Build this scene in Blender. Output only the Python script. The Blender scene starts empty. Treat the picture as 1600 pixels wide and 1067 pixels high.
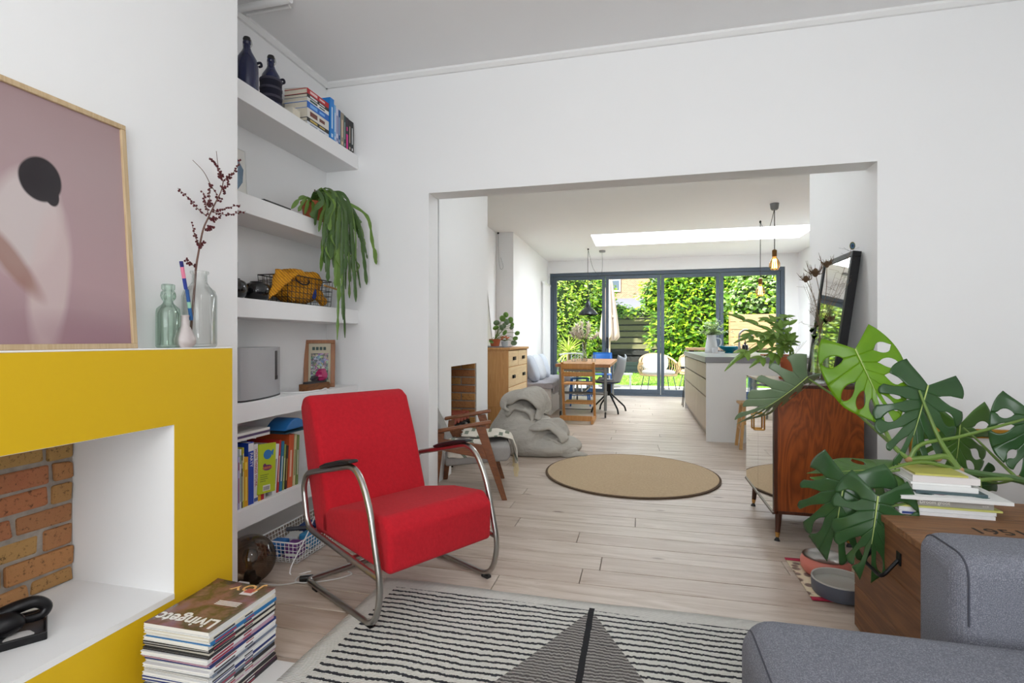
import bpy, math, random
from mathutils import Vector, Matrix, noise
random.seed(7)
SC = bpy.context.scene
COL = SC.collection
PI = math.pi

# ------------------------------------------------------------------ camera
# level camera, yawed 13.75 degrees to the left of the room's long axis (Y)
FPX, CX, CY, H = 817.0, 800.0, 531.0, 1.09
SN = 200 / math.hypot(200, FPX); CS = FPX / math.hypot(200, FPX)
cam = bpy.data.objects.new('camera', bpy.data.cameras.new('camera'))
COL.objects.link(cam)
cam.data.sensor_width = 36.0
cam.data.lens = FPX / 1600 * 36.0
cam.data.shift_y = (CY - 533.5) / 1600.0
cam.data.clip_start = 0.05
cam.location = (0, 0, H)
cam.rotation_euler = (PI / 2, 0, math.asin(SN))
SC.camera = cam

# ------------------------------------------------------------------ world, sun, windows, exposure
SC.view_settings.view_transform = 'Standard'
SC.view_settings.look = 'None'
SC.view_settings.gamma = 1.0
SC.view_settings.use_curve_mapping = False
SC.view_settings.exposure = 0.32
W = bpy.data.worlds.new('sky'); SC.world = W; W.use_nodes = True
_bg = W.node_tree.nodes['Background']
_bg.inputs[0].default_value = (0.82, 0.91, 1.0, 1); _bg.inputs[1].default_value = 2.3


def light(name, kind, loc, energy, color=(1, 1, 1), direction=None, size=None, size_y=None, **kw):
    d = bpy.data.lights.new(name, kind); d.energy = energy; d.color = color
    if kind == 'AREA':
        d.shape = 'RECTANGLE'; d.size = size; d.size_y = size_y or size
    for k, v in kw.items(): setattr(d, k, v)
    o = bpy.data.objects.new(name, d); COL.objects.link(o); o.location = loc
    if direction is not None:
        o.rotation_euler = Vector(direction).to_track_quat('-Z', 'Y').to_euler()
    return o


light('sun', 'SUN', (0, 5, 30), 9.5, (1.0, 0.95, 0.86), (0.42, 0.50, -0.76), angle=0.03)
# daylight entering at the real openings: the bay window behind the camera and the roof light
light('bay_window_daylight', 'AREA', (0.0, -1.93, 1.55), 44, (1.0, 0.99, 0.975), (0, 1, 0), 2.7, 1.9)
light('roof_light_daylight', 'AREA', (0.833, 8.415, 2.93), 112, (0.88, 0.95, 1.0), (0, 0, -1), 3.05, 0.93)

# ------------------------------------------------------------------ helpers
def lin(c):
    c = c / 255.0
    return c / 12.92 if c <= 0.04045 else ((c + 0.055) / 1.055) ** 2.4
def rgb(r, g, b): return (lin(r), lin(g), lin(b), 1.0)

def P(u, v, X=None, Y=None, Z=None, T=None):
    """a point seen at (u, v) of the 1600 x 1067 photo, at a known X, Y, Z or distance"""
    a = (u - CX) / FPX; b = (CY - v) / FPX
    d = Vector((-SN + a * CS, CS + a * SN, b))
    t = X / d.x if X is not None else Y / d.y if Y is not None else T if T is not None else (Z - H) / d.z
    return Vector((0, 0, H)) + d * t

WM = {}                                                            # world matrix of every thing
def thing(name, label, cat, loc=(0, 0, 0), rz=0.0, group=None, rot=None):
    o = bpy.data.objects.new(name, None); COL.objects.link(o)
    o.empty_display_size = 0.1
    o.location = loc
    o.rotation_euler = rot if rot else (0, 0, rz)
    m = Matrix.Translation(Vector(loc)) @ o.rotation_euler.to_matrix().to_4x4()
    WM[o.name] = m
    o['label'] = label; o['category'] = cat
    if group: o['group'] = group
    return o
def tag(o, label, cat, group=None):
    o['label'] = label; o['category'] = cat
    if group: o['group'] = group
    return o
def struct(o):
    o['kind'] = 'structure'; return o
def copy_tree(o, parent=None):
    c = o.copy(); COL.objects.link(c); c.parent = parent
    for ch in [x for x in o.children]: copy_tree(ch, c)
    if o.name in WM: WM[c.name] = WM[o.name].copy()
    return c

def frame_of(fwd, up):
    f = Vector(fwd).normalized(); u = Vector(up); u = (u - f * u.dot(f))
    u = u.normalized() if u.length > 1e-6 else f.orthogonal().normalized()
    s = f.cross(u)
    return f, s, u

class MB:
    """collects shapes; build() links them as ONE mesh object"""
    def __init__(self): self.v = []; self.f = []
    def add(self, vs, fs):
        n = len(self.v); self.v += [Vector(p) for p in vs]; self.f += [tuple(i + n for i in f) for f in fs]; return self
    def box(self, x0, x1, y0, y1, z0, z1):
        return self.add([(x0, y0, z0), (x1, y0, z0), (x1, y1, z0), (x0, y1, z0), (x0, y0, z1), (x1, y0, z1), (x1, y1, z1), (x0, y1, z1)],
                        [(0, 3, 2, 1), (4, 5, 6, 7), (0, 1, 5, 4), (1, 2, 6, 5), (2, 3, 7, 6), (3, 0, 4, 7)])
    def obb(self, c, a, b, d):
        c, a, b, d = map(Vector, (c, a, b, d))
        if a.cross(b).dot(d) < 0: a = -a
        vs = [c - a - b - d, c + a - b - d, c + a + b - d, c - a + b - d, c - a - b + d, c + a - b + d, c + a + b + d, c - a + b + d]
        return self.add(vs, [(0, 3, 2, 1), (4, 5, 6, 7), (0, 1, 5, 4), (1, 2, 6, 5), (2, 3, 7, 6), (3, 0, 4, 7)])
    def bar(self, p, q, w, h, up=(0, 0, 1)):
        """rectangular bar from p to q, w wide (sideways), h high"""
        p, q = Vector(p), Vector(q); f, s, u = frame_of(q - p, up)
        return self.obb((p + q) / 2, (q - p) / 2, s * w / 2, u * h / 2)
    def prism(self, poly, off):
        off = Vector(off); n = len(poly); vs = [Vector(p) for p in poly]; vs += [p + off for p in vs]
        fs = [tuple(range(n - 1, -1, -1)), tuple(range(n, 2 * n))] + [(i, (i + 1) % n, (i + 1) % n + n, i + n) for i in range(n)]
        return self.add(vs, fs)
    def tube(self, pts, r, n=8, closed=False, cap=True):
        pts = [Vector(p) for p in pts]; m = len(pts); R = r if isinstance(r, (list, tuple)) else [r] * m
        vs = []; fs = []; prev = None
        for i, p in enumerate(pts):
            a = pts[(i - 1) % m] if (closed or i > 0) else p; b = pts[(i + 1) % m] if (closed or i < m - 1) else p
            t = (b - a)
            t = t.normalized() if t.length > 1e-9 else Vector((0, 0, 1))
            if prev is None: u = t.orthogonal().normalized()
            else:
                u = prev - t * prev.dot(t); u = u.normalized() if u.length > 1e-6 else t.orthogonal().normalized()
            prev = u; w = t.cross(u)
            for k in range(n):
                an = 2 * PI * k / n; vs.append(p + (u * math.cos(an) + w * math.sin(an)) * R[i])
        for i in range(m if closed else m - 1):
            j = (i + 1) % m
            for k in range(n):
                l = (k + 1) % n; fs.append((i * n + k, i * n + l, j * n + l, j * n + k))
        if cap and not closed:
            fs.append(tuple(range(n - 1, -1, -1))); fs.append(tuple((m - 1) * n + k for k in range(n)))
        return self.add(vs, fs)
    def lathe(self, prof, c=(0, 0, 0), n=24, closed=False, sx=1.0, sy=1.0, cap=True):
        c = Vector(c); vs = []; fs = []; m = len(prof)
        for r, z in prof:
            for k in range(n):
                a = 2 * PI * k / n; vs.append(c + Vector((r * sx * math.cos(a), r * sy * math.sin(a), z)))
        for i in range(m if closed else m - 1):
            j = (i + 1) % m
            for k in range(n):
                l = (k + 1) % n; fs.append((i * n + k, i * n + l, j * n + l, j * n + k))
        if not closed and cap:
            if prof[0][0] > 1e-5: fs.append(tuple(range(n - 1, -1, -1)))
            if prof[-1][0] > 1e-5: fs.append(tuple((m - 1) * n + k for k in range(n)))
        return self.add(vs, fs)
    def ball(self, c, rx, ry=None, rz=None, nu=16, nv=10, p=1.0):
        ry = ry or rx; rz = rz or rx; c = Vector(c); vs = []; fs = []
        sg = lambda x: math.copysign(abs(x) ** p, x)
        for i in range(nv + 1):
            th = -PI / 2 + PI * i / nv
            for k in range(nu):
                a = 2 * PI * k / nu
                vs.append(c + Vector((rx * sg(math.cos(th)) * sg(math.cos(a)), ry * sg(math.cos(th)) * sg(math.sin(a)), rz * sg(math.sin(th)))))
        for i in range(nv):
            for k in range(nu):
                l = (k + 1) % nu; fs.append((i * nu + k, i * nu + l, (i + 1) * nu + l, (i + 1) * nu + k))
        return self.add(vs, fs)
    def grid(self, fn, nu, nv, wrap=False):
        vs = [fn(i / (nu if wrap else nu - 1), j / (nv - 1)) for j in range(nv) for i in range(nu)]
        fs = []
        for j in range(nv - 1):
            for i in range(nu if wrap else nu - 1):
                k = (i + 1) % nu; fs.append((j * nu + i, j * nu + k, (j + 1) * nu + k, (j + 1) * nu + i))
        return self.add(vs, fs)
    def xform(self, m):
        self.v = [m @ p for p in self.v]; return self
    def build(self, name, mat, parent=None, world=True, smooth=False, angle=40, bevel=0, seg=2, solid=0, subsurf=0):
        vs = self.v
        loc = Vector((0, 0, 0))
        if parent is not None and world:
            top = parent; inv = None
            inv = WM[parent.name].inverted() if parent.name in WM else Matrix.Identity(4)
            vs = [inv @ p for p in vs]
        elif parent is None and vs:
            xs = [p.x for p in vs]; ys = [p.y for p in vs]; zs = [p.z for p in vs]
            loc = Vector(((min(xs) + max(xs)) / 2, (min(ys) + max(ys)) / 2, min(zs)))
            vs = [p - loc for p in vs]
        me = bpy.data.meshes.new(name); me.from_pydata([tuple(p) for p in vs], [], self.f)
        me.update()
        if mat: me.materials.append(mat)
        if smooth:
            me.polygons.foreach_set('use_smooth', [True] * len(me.polygons))
            if angle < 180: me.set_sharp_from_angle(angle=math.radians(angle))
        o = bpy.data.objects.new(name, me); COL.objects.link(o)
        o.location = loc
        if parent is None: WM[o.name] = Matrix.Translation(loc)
        else:
            o.parent = parent
            WM[o.name] = WM.get(parent.name, Matrix.Identity(4)).copy() if world else WM.get(parent.name, Matrix.Identity(4)).copy()
        if solid:
            s = o.modifiers.new('thickness', 'SOLIDIFY'); s.thickness = solid; s.offset = 0
        if bevel:
            b = o.modifiers.new('bevel', 'BEVEL'); b.width = bevel; b.segments = seg; b.limit_method = 'ANGLE'; b.angle_limit = math.radians(35)
            if seg > 2:
                me.polygons.foreach_set('use_smooth', [True] * len(me.polygons))
                b.harden_normals = False
        if subsurf:
            s = o.modifiers.new('subdivision', 'SUBSURF'); s.levels = subsurf; s.render_levels = subsurf
        return o

def arc(c, a, b, t0, t1, n):
    """points on an ellipse arc: centre c, half axes a, b (vectors), angles t0..t1"""
    c, a, b = Vector(c), Vector(a), Vector(b)
    return [c + a * math.cos(t0 + (t1 - t0) * i / (n - 1)) + b * math.sin(t0 + (t1 - t0) * i / (n - 1)) for i in range(n)]
def smooth_path(pts, n=6, closed=False):
    """Catmull-Rom through pts"""
    pts = [Vector(p) for p in pts]; m = len(pts); out = []
    for i in range(m if closed else m - 1):
        p1, p2 = pts[i], pts[(i + 1) % m]
        p0 = pts[i - 1] if (i > 0 or closed) else p1 * 2 - p2
        p3 = pts[(i + 2) % m] if (closed or i + 2 < m) else p2 * 2 - p1
        for k in range(n):
            t = k / n
            out.append(0.5 * ((2 * p1) + (p2 - p0) * t + (2 * p0 - 5 * p1 + 4 * p2 - p3) * t * t + (3 * p1 - p0 - 3 * p2 + p3) * t ** 3))
    if not closed: out.append(pts[-1])
    return out
def fillet(pts, r, n=5):
    """polyline with rounded corners"""
    pts = [Vector(p) for p in pts]; out = [pts[0]]
    for i in range(1, len(pts) - 1):
        a, b, c = pts[i - 1], pts[i], pts[i + 1]
        rr = min(r if not isinstance(r, (list, tuple)) else r[i], (a - b).length * .48, (c - b).length * .48)
        p = b + (a - b).normalized() * rr; q = b + (c - b).normalized() * rr
        for k in range(n + 1):
            t = k / n; out.append(p * (1 - t) ** 2 + b * 2 * t * (1 - t) + q * t * t)
    return out + [pts[-1]]

# ------------------------------------------------------------------ materials (all procedural)
MATS = {}
class NT:
    def __init__(self, name):
        self.m = bpy.data.materials.new(name); self.m.use_nodes = True; self.t = self.m.node_tree
        self.b = self.t.nodes['Principled BSDF']; self.out = self.t.nodes['Material Output']
    def n(self, kind, ins=None, **kw):
        nd = self.t.nodes.new(kind)
        for k, v in kw.items(): setattr(nd, k, v)
        for k, v in (ins or {}).items(): self.s(nd.inputs[k], v)
        return nd
    def s(self, sock, v):
        if isinstance(v, bpy.types.NodeSocket): self.t.links.new(v, sock)
        elif isinstance(v, bpy.types.Node): self.t.links.new(v.outputs[0], sock)
        else: sock.default_value = v
    def math(self, op, a, b=0.0, c=0.0):
        nd = self.n('ShaderNodeMath', operation=op); self.s(nd.inputs[0], a); self.s(nd.inputs[1], b); self.s(nd.inputs[2], c); return nd.outputs[0]
    def mix(self, f, a, b):
        nd = self.n('ShaderNodeMix', data_type='RGBA'); self.s(nd.inputs[0], f); self.s(nd.inputs[6], a); self.s(nd.inputs[7], b); return nd.outputs[2]
    def ramp(self, f, stops, mode='LINEAR'):
        nd = self.n('ShaderNodeValToRGB'); self.s(nd.inputs[0], f); cr = nd.color_ramp; cr.interpolation = mode
        while len(cr.elements) < len(stops): cr.elements.new(0.5)
        for e, (p, c) in zip(cr.elements, stops): e.position = p; e.color = c if len(c) == 4 else (*c, 1)
        return nd.outputs[0]
    def coord(self, which='Object', scale=(1, 1, 1), rot=(0, 0, 0), loc=(0, 0, 0)):
        tc = self.n('ShaderNodeTexCoord'); mp = self.n('ShaderNodeMapping'); self.t.links.new(tc.outputs[which], mp.inputs[0])
        mp.inputs[1].default_value = loc; mp.inputs[2].default_value = rot; mp.inputs[3].default_value = scale; return mp.outputs[0]
    def noise(self, vec, scale=5.0, detail=3.0, rough=0.5, dist=0.0):
        nd = self.n('ShaderNodeTexNoise'); self.s(nd.inputs['Vector'], vec); nd.inputs['Scale'].default_value = scale
        nd.inputs['Detail'].default_value = detail; nd.inputs['Roughness'].default_value = rough; nd.inputs['Distortion'].default_value = dist
        return nd.outputs[0]
    def bump(self, h, strength=0.3, dist=0.01):
        nd = self.n('ShaderNodeBump'); self.s(nd.inputs['Height'], h); nd.inputs['Strength'].default_value = strength; nd.inputs['Distance'].default_value = dist
        self.t.links.new(nd.outputs[0], self.b.inputs['Normal'])
    def set(self, color=None, rough=None, metal=None, **kw):
        if color is not None: self.s(self.b.inputs['Base Color'], color)
        if rough is not None: self.s(self.b.inputs['Roughness'], rough)
        if metal is not None: self.s(self.b.inputs['Metallic'], metal)
        for k, v in kw.items(): self.s(self.b.inputs[k.replace('_', ' ')], v)
        return self.m
def sc(c, k): return (min(1, c[0] * k), min(1, c[1] * k), min(1, c[2] * k), 1)

def plain(name, c, rough=0.6, metal=0.0, var=0.06, scale=8.0, bump=0.0, **kw):
    if name in MATS: return MATS[name]
    t = NT(name); v = t.coord(); nz = t.noise(v, scale, 4)
    t.set(t.mix(nz, sc(c, 1 - var), sc(c, 1 + var)), rough, metal, **kw)
    if bump: t.bump(nz, bump, 0.005)
    MATS[name] = t.m; return t.m
def wood(name, c1, c2, axis=0, rough=0.45, scale=3.0, dark=None, coord='Object', ring=9.0, spread=1.0):
    if name in MATS: return MATS[name]
    t = NT(name); s = [14.0 * spread] * 3; s[axis] = 1.0
    v = t.coord(coord, tuple(s)); oi = t.n('ShaderNodeObjectInfo')
    off = t.n('ShaderNodeVectorMath', operation='ADD'); t.s(off.inputs[0], v)
    cmb = t.n('ShaderNodeCombineXYZ'); sh = t.math('MULTIPLY', oi.outputs['Random'], 40.0)
    for i in range(3): t.s(cmb.inputs[i], sh)
    t.s(off.inputs[1], cmb.outputs[0])
    n1 = t.noise(off.outputs[0], scale * 0.35, 4, 0.55, 1.2); n2 = t.noise(off.outputs[0], scale * 3, 3, 0.6)
    wv = t.math('FRACT', t.math('MULTIPLY', n1, ring))
    wv = t.math('ABSOLUTE', t.math('SUBTRACT', t.math('MULTIPLY', wv, 2), 1))
    f = t.math('ADD', t.math('MULTIPLY', wv, 0.6), t.math('MULTIPLY', n2, 0.4))
    col = t.mix(f, c1, c2)
    col = t.mix(t.math('MULTIPLY', t.math('SUBTRACT', oi.outputs['Random'], 0.5), 0.35), col, dark or sc(c1, 0.7))
    t.set(col, rough); t.bump(f, 0.12, 0.002)
    MATS[name] = t.m; return t.m
def fabric(name, c, c2=None, scale=260.0, rough=0.9, mixscale=30.0, bump=0.25, fleck=None):
    if name in MATS: return MATS[name]
    t = NT(name); v = t.coord(); nz = t.noise(v, mixscale, 3, 0.6)
    wx = t.n('ShaderNodeTexWave', {'Vector': v, 'Scale': scale / 6.28}, wave_type='BANDS', bands_direction='X')
    wy = t.n('ShaderNodeTexWave', {'Vector': v, 'Scale': scale / 6.28}, wave_type='BANDS', bands_direction='Y')
    wz = t.n('ShaderNodeTexWave', {'Vector': v, 'Scale': scale / 6.28}, wave_type='BANDS', bands_direction='Z')
    h = t.math('ADD', t.math('ADD', wx.outputs[1], wy.outputs[1]), wz.outputs[1])
    col = t.mix(nz, sc(c, 0.88), c2 or sc(c, 1.1))
    if fleck:
        fl = t.noise(t.coord('Object', (1, 1, 1)), 420, 2, 0.7)
        col = t.mix(t.math('MULTIPLY', t.ramp(fl, [(0.45, (0, 0, 0)), (0.7, (1, 1, 1))]), 0.8), col, fleck)
    t.set(col, rough); t.b.inputs['Sheen Weight'].default_value = 0.04; t.b.inputs['Specular IOR Level'].default_value = 0.25; t.bump(h, bump, 0.002)
    MATS[name] = t.m; return t.m
def glass(name, tint=(1, 1, 1, 1), edge=(0.75, 0.8, 0.78, 1), gloss=0.10, rough=0.02, refl=0.6):
    """thin clear glass: see-through, tinted, more mirror-like and denser at grazing angles"""
    if name in MATS: return MATS[name]
    t = NT(name); lw = t.n('ShaderNodeLayerWeight'); lw.inputs[0].default_value = 0.35
    tr = t.n('ShaderNodeBsdfTransparent'); t.s(tr.inputs[0], t.mix(lw.outputs['Facing'], tint, edge))
    gl = t.n('ShaderNodeBsdfGlossy'); gl.inputs['Roughness'].default_value = rough
    fac = t.math('ADD', t.math('MULTIPLY', lw.outputs['Fresnel'], refl), gloss * 0.3 * min(1, refl * 2))
    mx = t.n('ShaderNodeMixShader'); t.s(mx.inputs[0], fac); t.s(mx.inputs[1], tr); t.s(mx.inputs[2], gl)
    t.t.links.new(mx.outputs[0], t.out.inputs[0]); MATS[name] = t.m; return t.m
def leafm(name, c1, c2, rough=0.45, vein=None, trans=0.25):
    if name in MATS: return MATS[name]
    t = NT(name); v = t.coord(); nz = t.noise(v, 9, 3); oi = t.n('ShaderNodeObjectInfo')
    col = t.mix(nz, c1, c2)
    t.set(col, rough)
    t.b.inputs['Subsurface Weight'].default_value = 0.0
    if trans:
        tl = t.n('ShaderNodeBsdfTranslucent'); t.s(tl.inputs[0], t.mix(0.5, col, (0.35, 0.6, 0.05, 1)))
        mx = t.n('ShaderNodeMixShader'); mx.inputs[0].default_value = trans
        t.t.links.new(t.b.outputs[0], mx.inputs[1]); t.t.links.new(tl.outputs[0], mx.inputs[2]); t.t.links.new(mx.outputs[0], t.out.inputs[0])
    MATS[name] = t.m; return t.m
def emit(name, c, strength):
    if name in MATS: return MATS[name]
    t = NT(name); t.set((0.02, 0.02, 0.02, 1), 0.4); t.s(t.b.inputs['Emission Color'], c); t.b.inputs['Emission Strength'].default_value = strength
    MATS[name] = t.m; return t.m

def letters(text, size, origin, right, up, mat, parent, name='lettering', align='LEFT', extrude=0.0004, stretch=1.0, bold=0.0):
    """flat printed letters on a surface"""
    cu = bpy.data.curves.new('letters', 'FONT'); cu.body = text; cu.size = size; cu.align_x = align; cu.extrude = extrude; cu.offset = bold
    cu.resolution_u = 2
    tmp = bpy.data.objects.new('letters', cu); COL.objects.link(tmp)
    dg = bpy.context.evaluated_depsgraph_get(); me = bpy.data.meshes.new_from_object(tmp.evaluated_get(dg))
    bpy.data.objects.remove(tmp); bpy.data.curves.remove(cu)
    r = Vector(right).normalized(); u = Vector(up).normalized(); n = r.cross(u)
    o0 = Vector(origin); inv = WM[parent.name].inverted()
    for vt in me.vertices:
        x, y, z = vt.co; vt.co = inv @ (o0 + r * x * stretch + u * y + n * z)
    me.materials.clear(); me.materials.append(mat); me.name = name
    o = bpy.data.objects.new(name, me); COL.objects.link(o); o.parent = parent
    return o

WHITE = plain('white_paint', rgb(243, 243, 243), 0.8, var=0.012, scale=3)
WGLOSS = plain('white_gloss_paint', rgb(242, 242, 241), 0.35, var=0.01)
STEEL = plain('brushed_steel', rgb(178, 176, 172), 0.28, 1.0, var=0.04, scale=40)
BLACK = plain('black_plastic', rgb(22, 22, 24), 0.4, var=0.1)
BLACKM = plain('black_metal', rgb(26, 26, 28), 0.45, 0.6, var=0.1)
PAPER = plain('paper', rgb(224, 216, 198), 0.85, var=0.05, scale=60)
PAPERW = plain('white_paper', rgb(236, 234, 228), 0.8, var=0.03, scale=60)
TERRA = plain('terracotta', rgb(176, 92, 56), 0.8, var=0.12, scale=14, bump=0.1)
CLEAR = glass('clear_glass', (0.985, 0.99, 0.985, 1), (0.80, 0.84, 0.83, 1), .06, refl=.35)
SOIL = plain('potting_soil', rgb(52, 38, 30), 0.95, var=0.4, scale=60, bump=0.6)

# ================================================================== the setting
def floor_material():
    t = NT('whitewashed_pine'); oi = t.n('ShaderNodeObjectInfo'); R = oi.outputs['Random']
    v = t.coord('Object', (1.0, 9.0, 1.0)); off = t.n('ShaderNodeVectorMath', operation='ADD'); t.s(off.inputs[0], v)
    cm = t.n('ShaderNodeCombineXYZ'); sh = t.math('MULTIPLY', R, 60.0); t.s(cm.inputs[0], sh); t.s(cm.inputs[1], sh); t.s(off.inputs[1], cm.outputs[0])
    g = t.noise(off.outputs[0], 2.2, 6, 0.62, 0.8); g2 = t.noise(off.outputs[0], 9, 5, 0.65)
    big = t.noise(off.outputs[0], 0.8, 2, 0.5)
    col = t.ramp(g, [(0.25, rgb(140, 116, 98)), (0.42, rgb(180, 162, 146)), (0.62, rgb(204, 190, 178)), (0.8, rgb(160, 136, 118))])
    col = t.mix(t.math('MULTIPLY', g2, 0.25), col, rgb(216, 204, 190))
    col = t.mix(t.math('MULTIPLY', t.math('SUBTRACT', R, 0.35), 0.45), col, rgb(146, 118, 98))
    # knots
    vk = t.coord('Object', (1.6, 4.5, 1.0)); ok = t.n('ShaderNodeVectorMath', operation='ADD'); t.s(ok.inputs[0], vk); t.s(ok.inputs[1], cm.outputs[0])
    vo = t.n('ShaderNodeTexVoronoi', {'Vector': ok.outputs[0], 'Scale': 1.3})
    kn = t.ramp(vo.outputs[0], [(0.04, (1, 1, 1)), (0.095, (0, 0, 0))])
    col = t.mix(t.math('MULTIPLY', kn, 0.75), col, rgb(92, 62, 44))
    t.set(col, t.math('ADD', 0.30, t.math('MULTIPLY', g, 0.22))); t.bump(g2, 0.08, 0.002)
    t.b.inputs['Specular IOR Level'].default_value = 0.6
    return t.m
FLOORM = floor_material()
floor = struct(MB().box(-2.2, 2.95, -2.1, 10.62, -0.12, -0.022).build('floor', plain('dark_underfloor', rgb(58, 42, 32), 0.9)))
rnd = random.Random(3)
y = -2.05; pitch = 0.157; row = 0
while y < 10.45:
    y1 = min(y + pitch, 10.46)
    x0, x1 = (-2.04, 1.94) if y1 < 3.3 else ((-2.05, 1.2) if y1 < 4.2 else (-2.05, 2.78))
    cuts = []; x = x0 + rnd.uniform(0.7, 2.4)
    while x < x1 - 0.6:
        cuts.append(x); x += rnd.uniform(1.9, 3.2)
    edges = [x0] + cuts + [x1]
    for a, b in zip(edges, edges[1:]):
        dz = rnd.uniform(-0.0012, 0.0)
        MB().box(a + .0016, b - .0016, y + .0022, y1 - .0022, -0.022, dz).build('plank', FLOORM, floor, bevel=0.0015, seg=1)
    y += pitch; row += 1

def wall(name, *boxes, mat=None, bevel=0.0):
    m = MB()
    for b in boxes: m.box(*b)
    return struct(m.build(name, mat or WHITE, bevel=bevel))

CEIL1, CEIL2, XB = 2.803, 2.67, -1.62
YP0, YP1 = 3.112, 3.264
wall('wall_left', (-2.16, -2.044, -2.1, YP0, 0, CEIL1))
FO = (0.45, 1.418, 0.249, 0.809)                                  # hearth opening: y0 y1 z0 z1
wall('wall_left_chimney', (-2.044, XB, -0.3, FO[0] - .02, 0, CEIL1), (-2.044, XB, FO[1] + .02, 1.834, 0, CEIL1),
     (-2.044, XB, FO[0] - .02, FO[1] + .02, FO[3] + .02, CEIL1), (-2.044, XB, FO[0] - .02, FO[1] + .02, 0, FO[2] - .02))
wall('wall_partition', (-2.044, -1.308, YP0, YP1, 0, CEIL1), (1.206, 2.05, YP0, YP1, 0, CEIL1), (-1.308, 1.206, YP0, YP1, 2.025, CEIL1))
wall('wall_right', (1.95, 2.05, -2.1, YP0, 0, CEIL1))
wall('wall_rear', (-2.16, -1.4, -2.1, -2.0, 0, CEIL1), (1.4, 2.05, -2.1, -2.0, 0, CEIL1), (-1.4, 1.4, -2.1, -2.0, 0, 0.55), (-1.4, 1.4, -2.1, -2.0, 2.55, CEIL1))
w = MB().box(-1.4, 1.4, -2.06, -2.0, 0.55, 0.6).box(-1.4, 1.4, -2.06, -2.0, 2.5, 2.55)
for x in (-1.4, -0.47, 0.43, 1.36): w.box(x, x + .045, -2.06, -2.0, 0.6, 2.5)
win = struct(w.build('window_1', WGLOSS))
MB().box(-1.4, 1.4, -2.05, -2.045, 0.6, 2.5).build('pane', glass('window_glass', (0.97, 0.98, 0.98, 1), (0.8, 0.85, 0.85, 1), 0.1), win)
wall('ceiling', (-2.16, 2.05, -2.1, YP1, CEIL1, CEIL1 + .15))
# the slim coving around the front room's ceiling
tr = MB()
def cove(m, p, q, inward, s=0.032):
    p, q = Vector(p), Vector(q); i = Vector(inward) * s; d = Vector((0, 0, -s))
    m.prism([p, p + i, p + i + d * .45, p + i * .45 + d, p + d], q - p)
cove(tr, (-2.044, 1.834, CEIL1), (-2.044, YP0, CEIL1), (1, 0, 0)); struct(tr.build('trim_1', WGLOSS))
tr = MB(); cove(tr, (-2.044, YP0, CEIL1), (1.95, YP0, CEIL1), (0, -1, 0)); struct(tr.build('trim_2', WGLOSS))
tr = MB(); tr.tube([(-2.0, 2.28, CEIL1 - .006), (-1.70, 2.28, CEIL1 - .006)], 0.02, 10); tr.tube([(-2.0, 2.33, CEIL1 - .004), (-1.74, 2.33, CEIL1 - .004)], 0.012, 8)
struct(tr.build('trim_3', WGLOSS, smooth=True))
# skirting in the alcove
sk = MB().box(-2.044, -2.026, 1.834, YP0, 0, 0.10).box(-2.044, -2.02, 1.834, YP0, 0.10, 0.125); struct(sk.build('baseboard_left', WGLOSS, bevel=.004))
struct(MB().box(XB - .02, XB + .03, 1.836, 1.87, 0, 0.075).build('baseboard_chimney', WGLOSS, bevel=.004))
struct(MB().box(1.45, 1.95, YP0 - .018, YP0, 0, 0.14).build('baseboard_right', WGLOSS, bevel=.004))

# middle room and kitchen
XC = -1.495; G = (4.02, 4.71, 0.0, 0.872)
wlm = wall('wall_left_middle_chimney', (-2.16, -2.06, YP1, 3.76, 0, CEIL2), (-2.16, XC, 3.76, G[0], 0, CEIL2), (-2.16, XC, G[1], 5.07, 0, CEIL2), (-2.16, XC, G[0], G[1], G[3], CEIL2), (-2.16, XC - .40, G[0], G[1], 0, G[3]))
wall('wall_left_middle', (-2.16, -2.06, 5.07, 7.455, 0, CEIL2))
wall('wall_left_kitchen', (-2.16, -1.805, 7.455, 10.62, 0, CEIL2))
wall('wall_right_middle', (1.206, 1.35, YP1, 4.234, 0, CEIL2), (1.35, 2.79, 4.13, 4.234, 0, CEIL2))
wall('wall_right_kitchen', (2.79, 2.9, 4.13, 10.62, 0, CEIL2))
wall('wall_back', (-1.805, 2.79, 10.44, 10.62, 2.43, CEIL2), (-1.805, -1.77, 10.44, 10.62, 0, 2.43), (2.57, 2.79, 10.44, 10.62, 0, 2.43))
SKY = (-0.72, 2.385, 7.93, 8.9)
wall('ceiling_kitchen', (-2.16, 2.9, YP1, SKY[2], CEIL2, CEIL2 + .3), (-2.16, 2.9, SKY[3], 10.62, CEIL2, CEIL2 + .3), (-2.16, SKY[0], SKY[2], SKY[3], CEIL2, CEIL2 + .3), (SKY[1], 2.9, SKY[2], SKY[3], CEIL2, CEIL2 + .3))
sk = struct(MB().box(SKY[0] - .05, SKY[1] + .05, SKY[2] - .05, SKY[2], CEIL2 + .3, CEIL2 + .36).box(SKY[0] - .05, SKY[1] + .05, SKY[3], SKY[3] + .05, CEIL2 + .3, CEIL2 + .36)
            .box(SKY[0] - .05, SKY[0], SKY[2], SKY[3], CEIL2 + .3, CEIL2 + .36).box(SKY[1], SKY[1] + .05, SKY[2], SKY[3], CEIL2 + .3, CEIL2 + .36).build('window_2', WGLOSS))
MB().box(SKY[0], SKY[1], SKY[2], SKY[3], CEIL2 + .32, CEIL2 + .335).build('pane', plain('opal_glass', rgb(240, 242, 244), 0.3, var=0.0), sk)

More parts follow.
